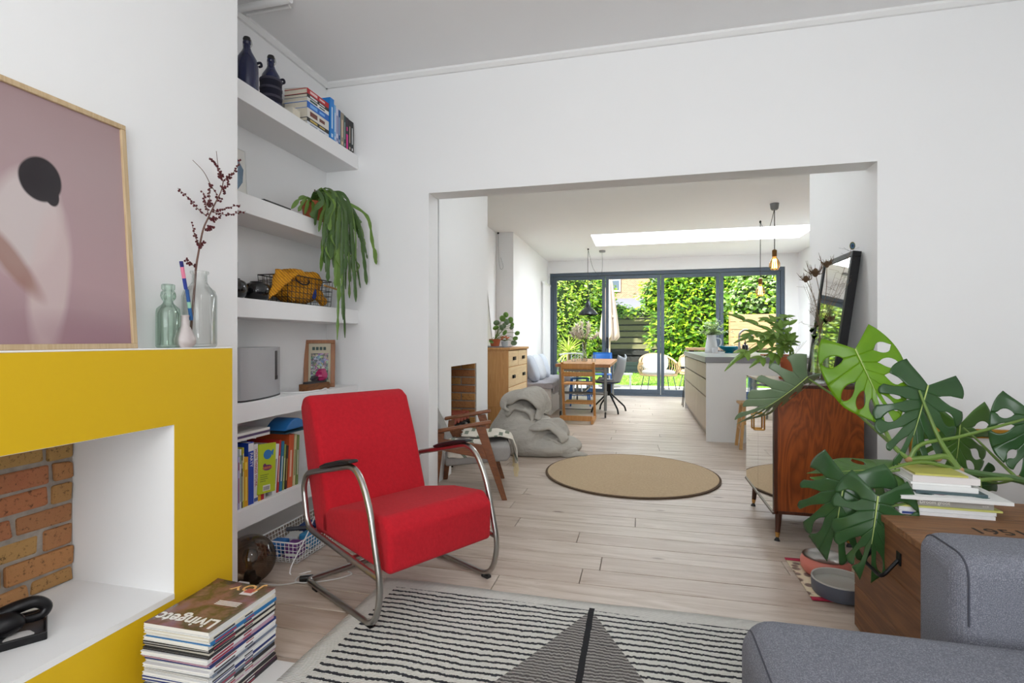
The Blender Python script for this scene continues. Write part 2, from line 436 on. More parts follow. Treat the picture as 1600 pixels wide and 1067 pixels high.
# folding glass doors in the back wall
GREYF = plain('anthracite_frame', rgb(76, 88, 102), 0.45, 0.15, var=0.05)
PANE = glass('door_glass', (0.99, 1.0, 0.995, 1), (0.95, 0.97, 0.96, 1), 0.02, 0.0, refl=0.07)
YD0, YD1 = 10.46, 10.53
door = MB().box(-1.762, 2.562, YD0, YD1, 2.36, 2.425).box(-1.762, 2.562, YD0, YD1, 0.0, 0.03).box(-1.762, -1.70, YD0, YD1, 0.03, 2.36).box(2.50, 2.562, YD0, YD1, 0.03, 2.36)
door = struct(door.build('door_1', GREYF, bevel=.004))
xs = [-1.70, -0.665, 0.387, 1.457, 2.50]
for i in range(4):
    a, b = xs[i] + .004, xs[i + 1] - .004; y0, y1 = YD0 + .008, YD1 - .008; st = 0.062
    leaf = MB().box(a, a + st, y0, y1, .035, 2.355).box(b - st, b, y0, y1, .035, 2.355).box(a + st, b - st, y0, y1, .035, .125).box(a + st, b - st, y0, y1, 2.285, 2.355)
    lf = leaf.build('door_leaf', GREYF, door, bevel=.004)
    MB().box(a + st, b - st, YD0 + .03, YD0 + .04, .125, 2.285).build('pane', PANE, lf)
    if i == 1:
        MB().box(a + .02, a + .045, y0 - .012, y0, .92, 1.14).tube([(a + .032, y0 - .01, 1.08), (a + .032, y0 - .05, 1.08), (a + .032, y0 - .05, 0.96)], .009, 8).build('handle', BLACKM, lf)

# vertical column radiator beside the doors
rad = thing('column_radiator', 'tall white vertical column radiator beside the glass doors', 'radiator', (-1.75, 10.2, 0.15))
for k in range(9):
    yy = 9.66 + k * .078
    MB().tube([(-1.755, yy, 0.2), (-1.755, yy, 2.16)], .021, 10).build('column', WGLOSS, rad, smooth=True)
for z in (0.2, 2.16): MB().box(-1.78, -1.73, 9.62, 10.33, z - .02, z + .03).build('header_rail', WGLOSS, rad, bevel=.01, seg=3)
for z in (0.4, 1.9): MB().box(-1.805, -1.76, 10.14, 10.19, z, z + .03).build('bracket', WGLOSS, rad)

# added fill globes, unseen above the frame, brighten the front and middle rooms
FILL1 = emit('fill_globe_front', (0.97, 0.985, 1.0, 1), 20.0)
FILL2 = emit('fill_globe_middle', (0.90, 0.96, 1.0, 1), 28.0)
for (x, y, z, mo, lab) in ((0.1, 0.45, CEIL1, FILL1, 'added unseen fill globe under the front room ceiling'), (-.05, 4.15, CEIL2, FILL2, 'added unseen fill globe under the middle room ceiling')):
    lm0 = thing('added_fill_globe', lab, 'fill lamp', (x, y, z - .36))
    dr = .66 if y < 1 else .24
    MB().ball((x, y, z - dr), .12, .12, .12, 24, 16).build('globe', mo, lm0, smooth=True)
    MB().lathe([(.001, -.03), (.05, -.028), (.06, 0)], c=(x, y, z), n=20).build('ceiling_rose', WGLOSS, lm0, smooth=True); MB().tube([(x, y, z - dr + .11), (x, y, z - .02)], .008, 8).build('stem', WGLOSS, lm0)

# light switch plate on the kitchen wall
so = thing('wall_socket', 'grey double wall socket on white kitchen wall right of the doors', 'socket', (2.68, 10.43, 1.08))
MB().box(2.61, 2.75, 10.43, 10.44, 1.08, 1.165).build('plate', plain('grey_plate', rgb(190, 190, 190), .4), so, bevel=.003)
for x in (2.63, 2.69): MB().box(x, x + .04, 10.426, 10.43, 1.10, 1.145).build('outlet', plain('outlet_grey', rgb(150, 150, 150), .4), so)

# ------------------------------------------------------------------ brick work
def brick_material(name, cols, mort=False):
    t = NT(name); oi = t.n('ShaderNodeObjectInfo'); v = t.coord()
    n1 = t.noise(v, 14, 5, 0.65); n2 = t.noise(v, 70, 4, 0.7)
    base = t.ramp(oi.outputs['Random'], [(i / (len(cols) - 1), c) for i, c in enumerate(cols)])
    col = t.mix(t.math('MULTIPLY', n1, 0.6), base, rgb(172, 132, 84))
    col = t.mix(t.math('MULTIPLY', t.ramp(n2, [(0.56, (0, 0, 0)), (0.66, (1, 1, 1))]), 0.7), col, rgb(52, 36, 28))
    t.set(col, 0.92); t.bump(n1, 0.7, 0.012); return t.m
BRICK = brick_material('old_brick', [rgb(172, 92, 66), rgb(190, 124, 90), rgb(180, 142, 82), rgb(164, 96, 70), rgb(174, 132, 76), rgb(182, 100, 72)])
BRICK2 = brick_material('old_brick_dark', [rgb(150, 86, 50), rgb(170, 116, 62), rgb(176, 130, 70), rgb(146, 92, 56)])
MORTAR = plain('rough_mortar', rgb(158, 148, 138), 0.95, var=0.45, scale=34, bump=0.9)
def bricks(parent, x, y0, y1, z0, z1, mat, ph=0.074, L=0.225, seed=1, dep=0.03):
    r = random.Random(seed); z = z0 - 0.02; k = 0
    while z < z1:
        zz0, zz1 = max(z + .006, z0), min(z + ph - .006, z1)
        yy = y0 - (0.12 if k % 2 else 0.02) - r.uniform(0, .03)
        while yy < y1:
            ln = L * r.choice([1, 1, 1, .52]) * r.uniform(.9, 1.08)
            a, b = max(yy + .006, y0), min(yy + ln - .006, y1 - .002)
            if b - a > 0.02 and zz1 - zz0 > .012:
                m = MB().box(x, x + dep + r.uniform(-.006, .006), a, b, zz0, zz1)
                for p in m.v:
                    p.y += r.uniform(-.004, .004) if a > y0 else 0
                    p.z = min(max(p.z + r.uniform(-.005, .005), z0), z1); p.x += r.uniform(-.003, .003)
                m.build('brick', mat, parent, bevel=.007, seg=2)
            yy += ln
        z += ph; k += 1
YELLOW = plain('yellow_paint', rgb(226, 184, 8), 0.62, var=0.02, scale=2)
fp = thing('fireplace', 'bright yellow box mantelpiece with a raised brick-backed recess', 'fireplace', (-1.56, 0.95, 0))
XY = -1.50; yl, yr, zt = 0.2, 1.672, 1.058
MB().box(XB + .001, XY, yl, FO[0], 0, zt).box(XB + .001, XY, FO[1], yr, 0, zt).box(XB + .001, XY, FO[0], FO[1], FO[3], zt).box(XB + .001, XY, FO[0], FO[1], 0, FO[2]).build('surround', YELLOW, fp)
MB().box(XB + .001, XY - .002, yl, yr, zt, zt + .005).build('mantel_shelf', WHITE, fp, bevel=.002)
xb = -1.95; e = .018
MB().box(xb, XY - .0005, FO[1] - .001, FO[1] + e, FO[2] - e, FO[3] + e).box(xb, XY - .0005, FO[0] - e, FO[0] + .001, FO[2] - e, FO[3] + e).box(xb, XY - .0005, FO[0], FO[1], FO[3] - .001, FO[3] + e).box(xb, XY + .0006, FO[0] - .0, FO[1] + .0, FO[2] - e, FO[2] + .001).build('lining', WHITE, fp)
MB().box(xb - .06, xb + .013, FO[0] - e, FO[1] + e, FO[2] - e, FO[3] + e).build('mortar_bed', MORTAR, fp)
bricks(fp, xb, FO[0] + .002, FO[1] - .004, FO[2] + .002, FO[3] - .002, BRICK, seed=4, dep=.022)
# white hearth tiles
ht = thing('hearth', 'white painted hearth tiles on the floor before the yellow mantelpiece', 'hearth', (-1.3, 1.0, 0))
MB().box(-1.498, -1.09, 0.4, 1.53, 0.0, .004).build('bed', plain('dark_grout', rgb(110, 106, 100), .9), ht)
TILE = plain('white_tile', rgb(222, 220, 216), .5, var=.05, scale=20)
for i in range(6):
    for j in range(3): MB().box(-1.498 + j * .136 + .002, -1.498 + (j + 1) * .136 - .002, .4 + i * .188 + .002, .4 + (i + 1) * .188 - .002, .004, .011).build('tile', TILE, ht, bevel=.0015, seg=1)
# second hearth in the middle room
f2 = wlm
MB().box(XC - .40, XC - .375, G[0], G[1], 0, G[3]).box(XC - .375, XC - .005, G[1] - .02, G[1], 0, G[3]).box(XC - .375, XC - .005, G[0], G[0] + .02, 0, G[3]).build('mortar_bed', MORTAR, f2)
bricks(f2, XC - .375, G[0] + .02, G[1] - .02, 0.0, G[3] - .003, BRICK2, seed=9, dep=.02)
# the far return of the opening, bricks laid along X
r = random.Random(5); z = 0.0; k = 0
while z < G[3] - .02:
    for (a, b) in (((XC - .35, XC - .15), (XC - .14, XC - .008)) if k % 2 else ((XC - .35, XC - .25), (XC - .24, XC - .008))):
        MB().box(a, b, G[1] - .036, G[1] - .02, z + .006, min(z + .068, G[3] - .003)).build('brick', BRICK2, f2, bevel=.005, seg=1)
    z += .074; k += 1

# ================================================================== chimney, shelves and what stands on them
# ---- picture leaning on the mantelpiece
def art_material():
    t = NT('pink_blurred_print'); v = t.coord('Object'); sx = t.n('ShaderNodeSeparateXYZ'); t.s(sx.inputs[0], v); yy, zz = sx.outputs[1], sx.outputs[2]
    wob = t.math('MULTIPLY', t.math('SUBTRACT', t.noise(v, 5, 2), 0.5), 0.02)
    def blob(cy, cz, ry, rz, rot=0.0, soft=0.15):
        dy = t.math('ADD', t.math('SUBTRACT', yy, cy), wob); dz = t.math('SUBTRACT', zz, cz); c, s = math.cos(rot), math.sin(rot)
        a = t.math('DIVIDE', t.math('ADD', t.math('MULTIPLY', dy, c), t.math('MULTIPLY', dz, s)), ry)
        b = t.math('DIVIDE', t.math('SUBTRACT', t.math('MULTIPLY', dz, c), t.math('MULTIPLY', dy, s)), rz)
        d = t.math('SQRT', t.math('ADD', t.math('MULTIPLY', a, a), t.math('MULTIPLY', b, b)))
        return t.ramp(d, [(max(0, 1 - soft) * .5, (1, 1, 1)), (min(1, (1 + soft) * .5), (0, 0, 0))]) if False else t.math('SMOOTH_MIN', 1.0, t.math('MAXIMUM', 0.0, t.math('DIVIDE', t.math('SUBTRACT', 1 + soft, d), 2 * soft)), 0.05)
    g = t.ramp(t.math('ADD', t.math('MULTIPLY', zz, 1.2), t.math('MULTIPLY', t.noise(v, 2.2, 2), .25)), [(0.05, rgb(142, 112, 120)), (0.35, rgb(178, 148, 152)), (0.75, rgb(172, 148, 150)), (1.0, rgb(160, 134, 136))])
    col = t.mix(t.math('MULTIPLY', blob(.012, .345, .08, .145, -0.22, .16), .9), g, rgb(204, 192, 190))
    col = t.mix(t.math('MULTIPLY', blob(.062, .19, .05, .20, -0.12, .18), .8), col, rgb(204, 184, 182))
    col = t.mix(t.math('MULTIPLY', blob(-.03, .235, .026, .11, .62, .3), .8), col, rgb(152, 112, 100))
    col = t.mix(blob(.052, .468, .052, .062, -0.1, .05), col, rgb(40, 34, 38))
    col = t.mix(blob(.076, .432, .019, .032, .2, .08), col, rgb(40, 34, 38))
    col = t.mix(t.math('MULTIPLY', blob(.14, .03, .16, .06, -0.1, .5), .5), col, rgb(150, 112, 122))
    t.set(col, 0.22); return t.m
FRW = wood('pale_oak_frame', rgb(206, 182, 146), rgb(184, 156, 118), 2, .5)
zmt = zt + .005
pf = thing('framed_print', 'large pink print of a blurred figure in pale oak frame on the mantelpiece', 'picture', (-1.552, 1.03, zmt), rot=(0, -math.atan2(.05, .71), 0))
hw, hh, fw = .305, .715, .016
for (a, b, c0, c1) in ((-hw, hw, 0, fw), (-hw, hw, hh - fw, hh), (-hw, -hw + fw, fw, hh - fw), (hw - fw, hw, fw, hh - fw)):
    MB().box(-.022, 0, a, b, c0, c1).build('frame_rail', FRW, pf, world=False, bevel=.0015, seg=1)
MB().box(-.018, -.008, -hw + fw, hw - fw, fw, hh - fw).build('print', art_material(), pf, world=False)

# ---- bottles and the berry branch on the mantelpiece
GREENG = glass('pale_green_glass', (0.91, 0.96, 0.925, 1), (0.66, 0.79, 0.71, 1), .08, refl=.4)
gb = thing('green_bottle', 'old pale green glass bottle with pinched neck beside the picture', 'bottle', (-1.556, 1.447, zmt))
MB().lathe([(.001, .004), (.032, .0), (.036, .006), (.036, .118), (.034, .132), (.024, .142), (.016, .150), (.014, .157), (.02, .166), (.023, .176), (.021, .188), (.016, .195), (.02, .199), (.02, .213), (.016, .216), (.012, .214), (.011, .19), (.012, .16), (.02, .14), (.031, .115), (.031, .01), (.001, .01)], n=28).build('body', GREENG, gb, world=False, smooth=True, angle=60)
for s in (-1, 1): MB().ball((s * .019, .006, .175), .005, .006, .012, 8, 6).build('dimple', GREENG, gb, world=False, smooth=True)
cv = thing('glass_jar_vase', 'wide clear glass bottle vase holding the berry branch', 'vase', (-1.557, 1.578, zmt))
MB().lathe([(.001, .003), (.05, .0), (.056, .008), (.056, .185), (.05, .205), (.032, .222), (.025, .235), (.024, .262), (.031, .27), (.03, .276), (.022, .275), (.021, .24), (.045, .203), (.052, .183), (.052, .012), (.001, .01)], n=32).build('body', CLEAR, cv, world=False, smooth=True, angle=60)
bv = thing('bud_vase', 'small frosted bulb-shaped bud vase in front of the clear jar', 'vase', (-1.528, 1.487, zmt))
MB().lathe([(.001, .0), (.02, .0), (.033, .014), (.034, .03), (.024, .055), (.014, .075), (.012, .105), (.014, .112), (.011, .112), (.001, .10)], n=24).build('body', plain('frosted_glass', rgb(226, 214, 212), .3, var=.04, Transmission_Weight=.35), bv, world=False, smooth=True)
BRANCH = plain('bark', rgb(112, 84, 74), .85, var=.3, scale=60)
BERRY = plain('dark_red_berry', rgb(84, 20, 28), .3, var=.25, scale=60)
br = thing('berry_branch', 'bare branch with dark red berries rising from the clear jar vase', 'branch', (-1.557, 1.578, zmt + .012))
XV = -1.56
bp = lambda u, v, x=XV: P(u, v, X=x)
main = smooth_path([bp(296, 540), bp(303, 460), bp(306, 420), bp(310, 395), bp(317, 360), bp(325, 341), bp(336, 318), bp(345, 300), bp(349, 283)], 5)
main[0] = Vector((-1.56, main[0].y, zmt + .02))
MB().tube(main, [.0045 - .0028 * i / len(main) for i in range(len(main))], 7).build('stem', BRANCH, br, smooth=True)
twigs = [[(323, 338), (308, 325), (295, 310), (278, 294)], [(340, 305), (330, 290), (318, 268), (301, 250)], [(349, 285), (343, 268), (334, 255), (327, 246)], [(345, 280), (341, 262), (338, 236)],
         [(349, 283), (358, 274), (368, 266), (376, 248)], [(330, 330), (345, 328), (358, 324), (376, 320)], [(332, 331), (348, 335), (366, 334), (384, 330)], [(326, 336), (321, 318), (317, 300)], [(329, 322), (327, 305), (329, 292)],
         [(311, 382), (305, 370), (300, 350)], [(325, 342), (336, 343), (345, 338)], [(345, 290), (353, 293), (358, 283)], [(304, 415), (296, 412), (290, 405)], [(310, 385), (316, 382), (319, 378)], [(320, 357), (326, 358), (334, 356)], [(331, 322), (322, 318)]]
rr = random.Random(11)
for k, tw in enumerate(twigs):
    dx = rr.uniform(-.025, .05) if k != 4 else .03
    pts = [bp(u, v, XV + dx * i / max(1, len(tw) - 1)) for i, (u, v) in enumerate(tw)]
    path = smooth_path(pts, 5)
    tg = MB().tube(path, [.0017 - .0009 * i / len(path) for i in range(len(path))], 5).build('twig', BRANCH, br, smooth=True)
    n = max(4, int(len(path) * (1.0 if k not in (1, 3) else .45)))
    bm = MB()
    for j in range(n + 4):
        q = path[min(len(path) - 1, int((.12 + .85 * (j / (n + 4))) * len(path)))]
        if k == 1 and j > n * .6: q = path[len(path) // 3]
        if k == 3: q = path[rr.randrange(0, len(path) // 2)]
        d = Vector((rr.uniform(-1, 1), rr.uniform(-1, 1), rr.uniform(-1, 1))).normalized() * .0052
        bm.ball(q + d, rr.uniform(.0032, .0042), None, None, 7, 5)
    bm.build('berry_cluster', BERRY, tg, smooth=True)
for cpx, npx in (((328, 357), 16), ((341, 311), 12), ((350, 298), 10), ((327, 318), 14), ((331, 342), 12), ((312, 384), 10), ((345, 275), 14), ((357, 277), 10)):
    q = bp(*cpx); bm = MB()
    for j in range(npx): bm.ball(q + Vector((rr.uniform(-.008, .008), rr.uniform(-.011, .011), rr.uniform(-.010, .010))), .004, None, None, 7, 5)
    bm.build('berry_cluster', BERRY, br, smooth=True)
def wrapped(name, label, p, q, cols, r=.0058):
    t = thing(name, label, 'stick', p); d = (q - p) / len(cols)
    for i, c in enumerate(cols):
        MB().tube([p + d * i, p + d * (i + .98)], r, 10).build('band', plain('band_%d_%d_%d' % c, rgb(*c), .6), t)
    return t
wrapped('wrapped_stick', 'lower stick wrapped in blue and mint bands standing in the bud vase', bp(299, 500, -1.528), bp(292, 452, -1.52), [(36, 92, 150), (36, 92, 150), (150, 200, 176), (40, 86, 150), (40, 86, 150)])
wrapped('wrapped_stick', 'upper stick wrapped in navy and pink bands above the bud vase', bp(290.5, 452, -1.512), bp(283, 408, -1.505), [(34, 54, 140), (34, 54, 140), (228, 130, 158), (228, 130, 158), (30, 34, 110)])

# ---- black figure on a tray in the recess
FIG = plain('black_cast_iron', rgb(24, 23, 26), .32, .3, var=.2, scale=30)
zr = FO[2] + .001
ty = thing('iron_tray', 'square dark tray with white ash in the fireplace recess', 'tray', (-1.765, 1.055, zr))
tc = P(24, 985, Z=zr + .02); tr0 = MB(); rzt = 0.42
R2 = Matrix.Rotation(-.607, 3, 'Z')
tc = Vector((-1.765, 1.055, zr))
def tb(m, x0, x1, y0, y1, z0, z1):
    return m.obb(tc + R2 @ Vector(((x0 + x1) / 2, (y0 + y1) / 2, (z0 + z1) / 2)), R2 @ Vector(((x1 - x0) / 2, 0, 0)), R2 @ Vector((0, (y1 - y0) / 2, 0)), Vector((0, 0, (z1 - z0) / 2)))
m = MB(); tb(m, -.085, .085, -.13, .13, 0, .012); m.build('base', plain('slate_tray', rgb(70, 70, 74), .5, var=.3, scale=25), ty, bevel=.003)
for a in ((-.09, -.082, -.135, .135), (.082, .09, -.135, .135), (-.082, .082, -.135, -.127), (-.082, .082, .127, .135)):
    m = MB(); tb(m, a[0], a[1], a[2], a[3], 0, .024); m.build('rim', FIG, ty, bevel=.003)
m = MB().grid(lambda a, b: tc + R2 @ Vector((.045 + .026 * b * math.cos(a * 2 * PI), .075 + .035 * b * math.sin(a * 2 * PI) * (1 + .2 * math.sin(5 * a * PI)), .0135 + .003 * (1 - b * b))), 14, 4, True)
m.build('ash', plain('white_ash', rgb(212, 208, 206), .95, var=.1, scale=60), ty)
fg = thing('iron_figurine', 'black cast figurine of a curled bird with ring tail on the tray', 'figurine', tc + Vector((0, 0, .012)))
o = tc + R2 @ Vector((0, .01, 0)) + Vector((0, 0, .012))
V3 = lambda x, y, z_: o + R2 @ Vector((x, y, 0)) + Vector((0, 0, z_))
def fball(x, y, z_, rx_, ry_, rz_, nm):
    m = MB().ball((0, 0, 0), rx_, ry_, rz_, 20, 12); m.xform(Matrix.Translation(V3(x, y, z_)) @ R2.to_4x4()); m.build(nm, FIG, fg, smooth=True)
fball(0, -.035, .036, .042, .07, .036, 'body'); fball(.022, .03, .032, .036, .05, .032, 'haunch'); fball(.03, -.085, .032, .034, .036, .032, 'head')
tp_ = smooth_path([V3(-.01, .02, .05), V3(-.012, .065, .062), V3(-.012, .10, .064), V3(-.01, .122, .045), V3(-.004, .112, .026), V3(.004, .085, .026), V3(.012, .06, .034)], 6)
MB().tube(tp_, [.020 - .010 * i_ / len(tp_) for i_ in range(len(tp_))], 10).build('tail', FIG, fg, smooth=True)
MB().prism([V3(-.02, -.02, .06), V3(-.025, -.12, .088), V3(-.01, -.06, .052)], R2 @ Vector((.012, 0, 0))).build('wing', FIG, fg)
MB().prism([V3(.0, .03, .058), V3(-.01, -.02, .085), V3(.01, -.01, .052)], R2 @ Vector((.01, 0, 0))).build('wing', FIG, fg)

# ---- five thick white shelves in the alcove
SX, SY0, SY1 = -1.806, 1.836, YP0 - .001
SZ = [2.303, 1.781, 1.287, 0.7925, 0.294]
names = ['topmost white alcove shelf carrying blue bottles and paperbacks', 'second white alcove shelf carrying the trailing cactus', 'middle white alcove shelf carrying the wire basket and black pots',
         'fourth white alcove shelf carrying the silver loudspeaker', 'lowest white alcove shelf packed with upright children books']
for z, l in zip(SZ, names):
    s = MB().box(-2.043, SX, SY0, SY1, z - .091, z).build('alcove_shelf', WHITE, bevel=.002, seg=1); tag(s, l, 'shelf', 'white shelves in the alcove')

def book_geo(t, c, w, l, n, W, L, T, mat, pages=PAPER, title=None, tmat=None, hard=.0022):
    """c centre, w towards the spine, l along the spine, n across the thickness (local axes of the thing)"""
    c, w, l, n = Vector(c), Vector(w), Vector(l), Vector(n); b = hard
    m = MB().obb(c + n * (T / 2 - b / 2), w * W / 2, l * L / 2, n * b / 2).obb(c - n * (T / 2 - b / 2), w * W / 2, l * L / 2, n * b / 2).obb(c + w * (W / 2 - b / 2), w * b / 2, l * L / 2, n * (T / 2 - b))
    m.build('cover', mat, t, world=False)
    ins = .003
    MB().obb(c - w * (ins / 2 + b / 2), w * (W / 2 - ins / 2 - b / 2), l * (L / 2 - ins), n * (T / 2 - b - .0002)).build('pages', pages, t, world=False)
    for (p, q, k) in (title or []):
        MB().obb(c + w * (W / 2 + .0002) + l * ((p + q) / 2 - .5) * L, w * .0004, l * (q - p) / 2 * L, n * T * k / 2).build('title', tmat, t, world=False)
def cm(c, rough=.45): return plain('cover_%d_%d_%d' % c, rgb(*c), rough, var=.05, scale=18)
def vbook(label, y, T, L, W, c, z, x=SX - .022, lean=0.0, title=None, tc=(240, 240, 235), group=None, pages=PAPER, name='book', cat='book'):
    t = thing(name, label, cat, (x - W / 2, y + T / 2, z), rot=(lean, 0, 0), group=group)
    book_geo(t, (0, 0, L / 2), (1, 0, 0), (0, 0, 1), (0, 1, 0), W, L, T, cm(c), pages, title, cm(tc)); return t
def hbook(label, x, yc, z, T, L, W, c, spine=(1, 0, 0), along=(0, 1, 0), title=None, tc=(240, 240, 235), group=None, pages=PAPER, rz=0.0, name='book', cat='book'):
    t = thing(name, label, cat, (x, yc, z), rz, group)
    book_geo(t, (0, 0, T / 2), spine, along, (0, 0, 1), W, L, T, cm(c), pages, title, cm(tc)); return t

# ---- top shelf
z = SZ[0]
NAVY = plain('navy_glass', rgb(24, 32, 72), .12, var=.15, Coat_Weight=.4)
SLEEVE = fabric('dark_sleeve', rgb(34, 34, 48), scale=900)
def swing_bottle(label, y, x, sleeve):
    t = thing('swing_top_bottle', label, 'bottle', (x, y, z), group='swing-top bottles on the top shelf')
    MB().lathe([(.001, 0), (.048, 0), (.051, .006), (.051, .13), (.044, .165), (.024, .2), (.018, .215), (.016, .236), (.019, .24), (.019, .25), (.001, .252)], n=24).build('body', NAVY, t, world=False, smooth=True)
    if sleeve:
        MB().lathe([(.0515, .02), (.0535, .025), (.0535, .14), (.0515, .145)], n=24).build('sleeve', SLEEVE, t, world=False, smooth=True)
        for a in (.05, .095, .14): MB().lathe([(.053, a - .01), (.056, a - .007), (.056, a + .002), (.053, a + .005)], n=24).build('strap', plain('grey_strap', rgb(62, 60, 74), .8), t, world=False)
    cap = MB().lathe([(.001, .252), (.017, .252), (.019, .262), (.015, .272), (.001, .274)], n=16).build('stopper', BLACK, t, world=False, smooth=True)
    for s in (-1, 1):
        MB().tube(smooth_path([(s * .018, 0, .215), (s * .026, .004, .235), (s * .022, 0, .258), (s * .01, 0, .266)], 4), .0018, 6).build('wire_bail', STEEL, t, world=False)
    MB().tube(smooth_path([(.03, .03, .155), (.04, .045, .165), (.045, .047, .15), (.04, .036, .14)], 4), .006, 8).build('carry_loop', SLEEVE, t, world=False, smooth=True)
    return t
swing_bottle('dark blue swing-top bottle nearest the chimney on the top shelf', 2.185, -1.875, False)
swing_bottle('dark blue swing-top bottle with strapped sleeve next to the book pile', 2.357, -1.875, True)
zz = z
for (T, c, tcol, lab, W, off) in [(.030, (222, 226, 232), (150, 160, 180), 'grey-white paperback at the bottom of the flat pile on the top shelf', .15, 0), (.022, (30, 28, 28), (205, 180, 90), 'thin black paperback second from the bottom of the flat pile', .15, .0),
                                  (.053, (226, 222, 212), (110, 60, 50), 'thick white paperback in the flat pile on the top shelf', .155, .0), (.037, (30, 104, 196), (120, 180, 240), 'bright blue paperback in the middle of the flat pile', .15, .0),
                                  (.022, (232, 232, 230), (40, 80, 78), 'thin white hardback with green boards in the flat pile', .20, -.02), (.020, (34, 32, 34), (224, 224, 224), 'thin black paperback just under the red one on the top shelf', .15, 0),
                                  (.030, (190, 26, 36), (240, 200, 200), 'red paperback on top of the flat pile', .15, 0)]:
    hbook(lab, SX - .024 - W / 2, 2.706, zz, T, .21, W, c, title=[(.12, .45, .5), (.55, .8, .35)], tc=tcol, group='flat pile of paperbacks on the top shelf'); zz += T + .0004
hbook('loose grey paper folder lying on the red paperback', SX - .12, 2.69, zz, .012, .16, .13, (206, 204, 200), group='flat pile of paperbacks on the top shelf', rz=.1)
hbook('cream paperback lying behind the navy bottle at the end of the pile', SX - .10, 2.50, z, .05, .16, .07, (226, 220, 206), spine=(0, -1, 0), along=(1, 0, 0))
yy = 2.822
for (T, L, c, tcol, lab) in [(.042, .262, (24, 128, 212), (200, 225, 245), 'tall bright blue book upright beside the flat pile'), (.018, .235, (120, 176, 222), (235, 240, 245), 'thin pale blue paperback upright on the top shelf'),
                             (.026, .225, (206, 206, 228), (60, 80, 150), 'lilac-white paperback upright on the top shelf'), (.022, .225, (20, 84, 146), (180, 205, 230), 'dark blue paperback right of the lilac one'),
                             (.038, .222, (150, 140, 122), (222, 200, 170), 'beige mottled paperback upright on the top shelf'), (.018, .218, (44, 72, 76), (160, 190, 190), 'thin dark teal paperback on the top shelf'),
                             (.034, .215, (42, 30, 40), (216, 40, 140), 'black paperback with hot pink spine panel'), (.026, .212, (28, 28, 30), (210, 190, 170), 'black paperback with cream lettering second from the wall'),
                             (.030, .212, (26, 26, 28), (232, 232, 232), 'black paperback with bold white lettering against the wall')]:
    ti = [(.06, .5, .6), (.6, .72, .35)] if 'pink' in lab else [(.3, .8, .3), (.1, .18, .4)]
    vbook(lab, yy, T, L, .15, c, z, title=ti, tc=tcol, group='upright paperbacks on the top shelf'); yy += T + .0015

# ---- second shelf
z = SZ[1]
fr = thing('small_framed_print', 'small white framed blue geometric print on the second shelf', 'picture', (-2.0, 2.25, z), rot=(0, -.06, 0))
for (a, b, c0, c1) in ((-.1, .1, 0, .01), (-.1, .1, .30, .31), (-.1, -.09, .01, .30), (.09, .1, .01, .30)): MB().box(-.016, 0, a, b, c0, c1).build('frame_rail', WGLOSS, fr, world=False)
MB().box(-.014, -.006, -.09, .09, .01, .30).build('mount', PAPERW, fr, world=False)
t = NT('blue_facets'); vo = t.n('ShaderNodeTexVoronoi', {'Vector': t.coord(), 'Scale': 28.0}, feature='F1'); t.set(t.mix(vo.outputs[1], rgb(52, 78, 104), rgb(140, 168, 190)), .4)
MB().prism([(-.0058, -.06, .14), (-.0058, .0, .05), (-.0058, .065, .13), (-.0058, .075, .2), (-.0058, .03, .255), (-.0058, -.05, .24)], (.0005, 0, 0)).build('facet_shape', t.m, fr, world=False)
tb_ = thing('tablet', 'thin black tablet lying at the front of the second shelf', 'tablet', (-1.87, 2.33, z))
MB().box(-1.93, SX - .002, 2.226, 2.43, z, z + .009).build('case', BLACK, tb_, bevel=.003); MB().box(-1.922, SX - .01, 2.234, 2.422, z + .009, z + .0098).build('screen', plain('dark_screen', rgb(12, 12, 14), .1), tb_)
cp = thing('trailing_cactus', 'trailing flat-stemmed cactus hanging from a terracotta pot on the second shelf', 'plant', (-1.905, 2.77, z))
MB().lathe([(.001, .0), (.052, .0), (.068, .105), (.075, .105), (.077, .13), (.068, .13), (.066, .118), (.001, .115)], n=24).build('pot', TERRA, cp, world=False, smooth=True)
MB().lathe([(.0665, .114), (.001, .121)], n=20).build('soil', SOIL, cp, world=False)
CACT = leafm('cactus_green', rgb(50, 80, 36), rgb(84, 116, 52), .4, trans=.08)
CACT2 = leafm('cactus_light', rgb(78, 116, 46), rgb(126, 156, 70), .4, trans=.08)
def ribbon(path, w, up=(1, -.6, .2), seglen=.09, thick=.003):
    """flat jointed stem: width pinches at every joint, with scalloped edges"""
    m = MB(); L = 0; vs = []; n = len(path)
    for i, p in enumerate(path):
        if i: L += (p - path[i - 1]).length
        t = (path[min(i + 1, n - 1)] - path[max(i - 1, 0)]).normalized(); s = t.cross(Vector(up)); s = s.normalized() if s.length > 1e-4 else Vector((0, 1, 0))
        nn = s.cross(t).normalized(); ph = (L % seglen) / seglen
        ww = w * (.35 + .65 * abs(math.sin(PI * ph)) ** .45) * (1 + .12 * math.sin(L * 260)); 
        if i == n - 1: ww *= .25
        vs += [p - s * ww, p + nn * thick, p + s * ww, p - nn * thick]
    fs = []
    for i in range(n - 1):
        for k in range(4): fs.append((i * 4 + k, i * 4 + (k + 1) % 4, i * 4 + 4 + (k + 1) % 4, i * 4 + 4 + k))
    return m.add(vs, fs)
rr = random.Random(21)
pot0 = Vector((-1.905, 2.77, z + .125))
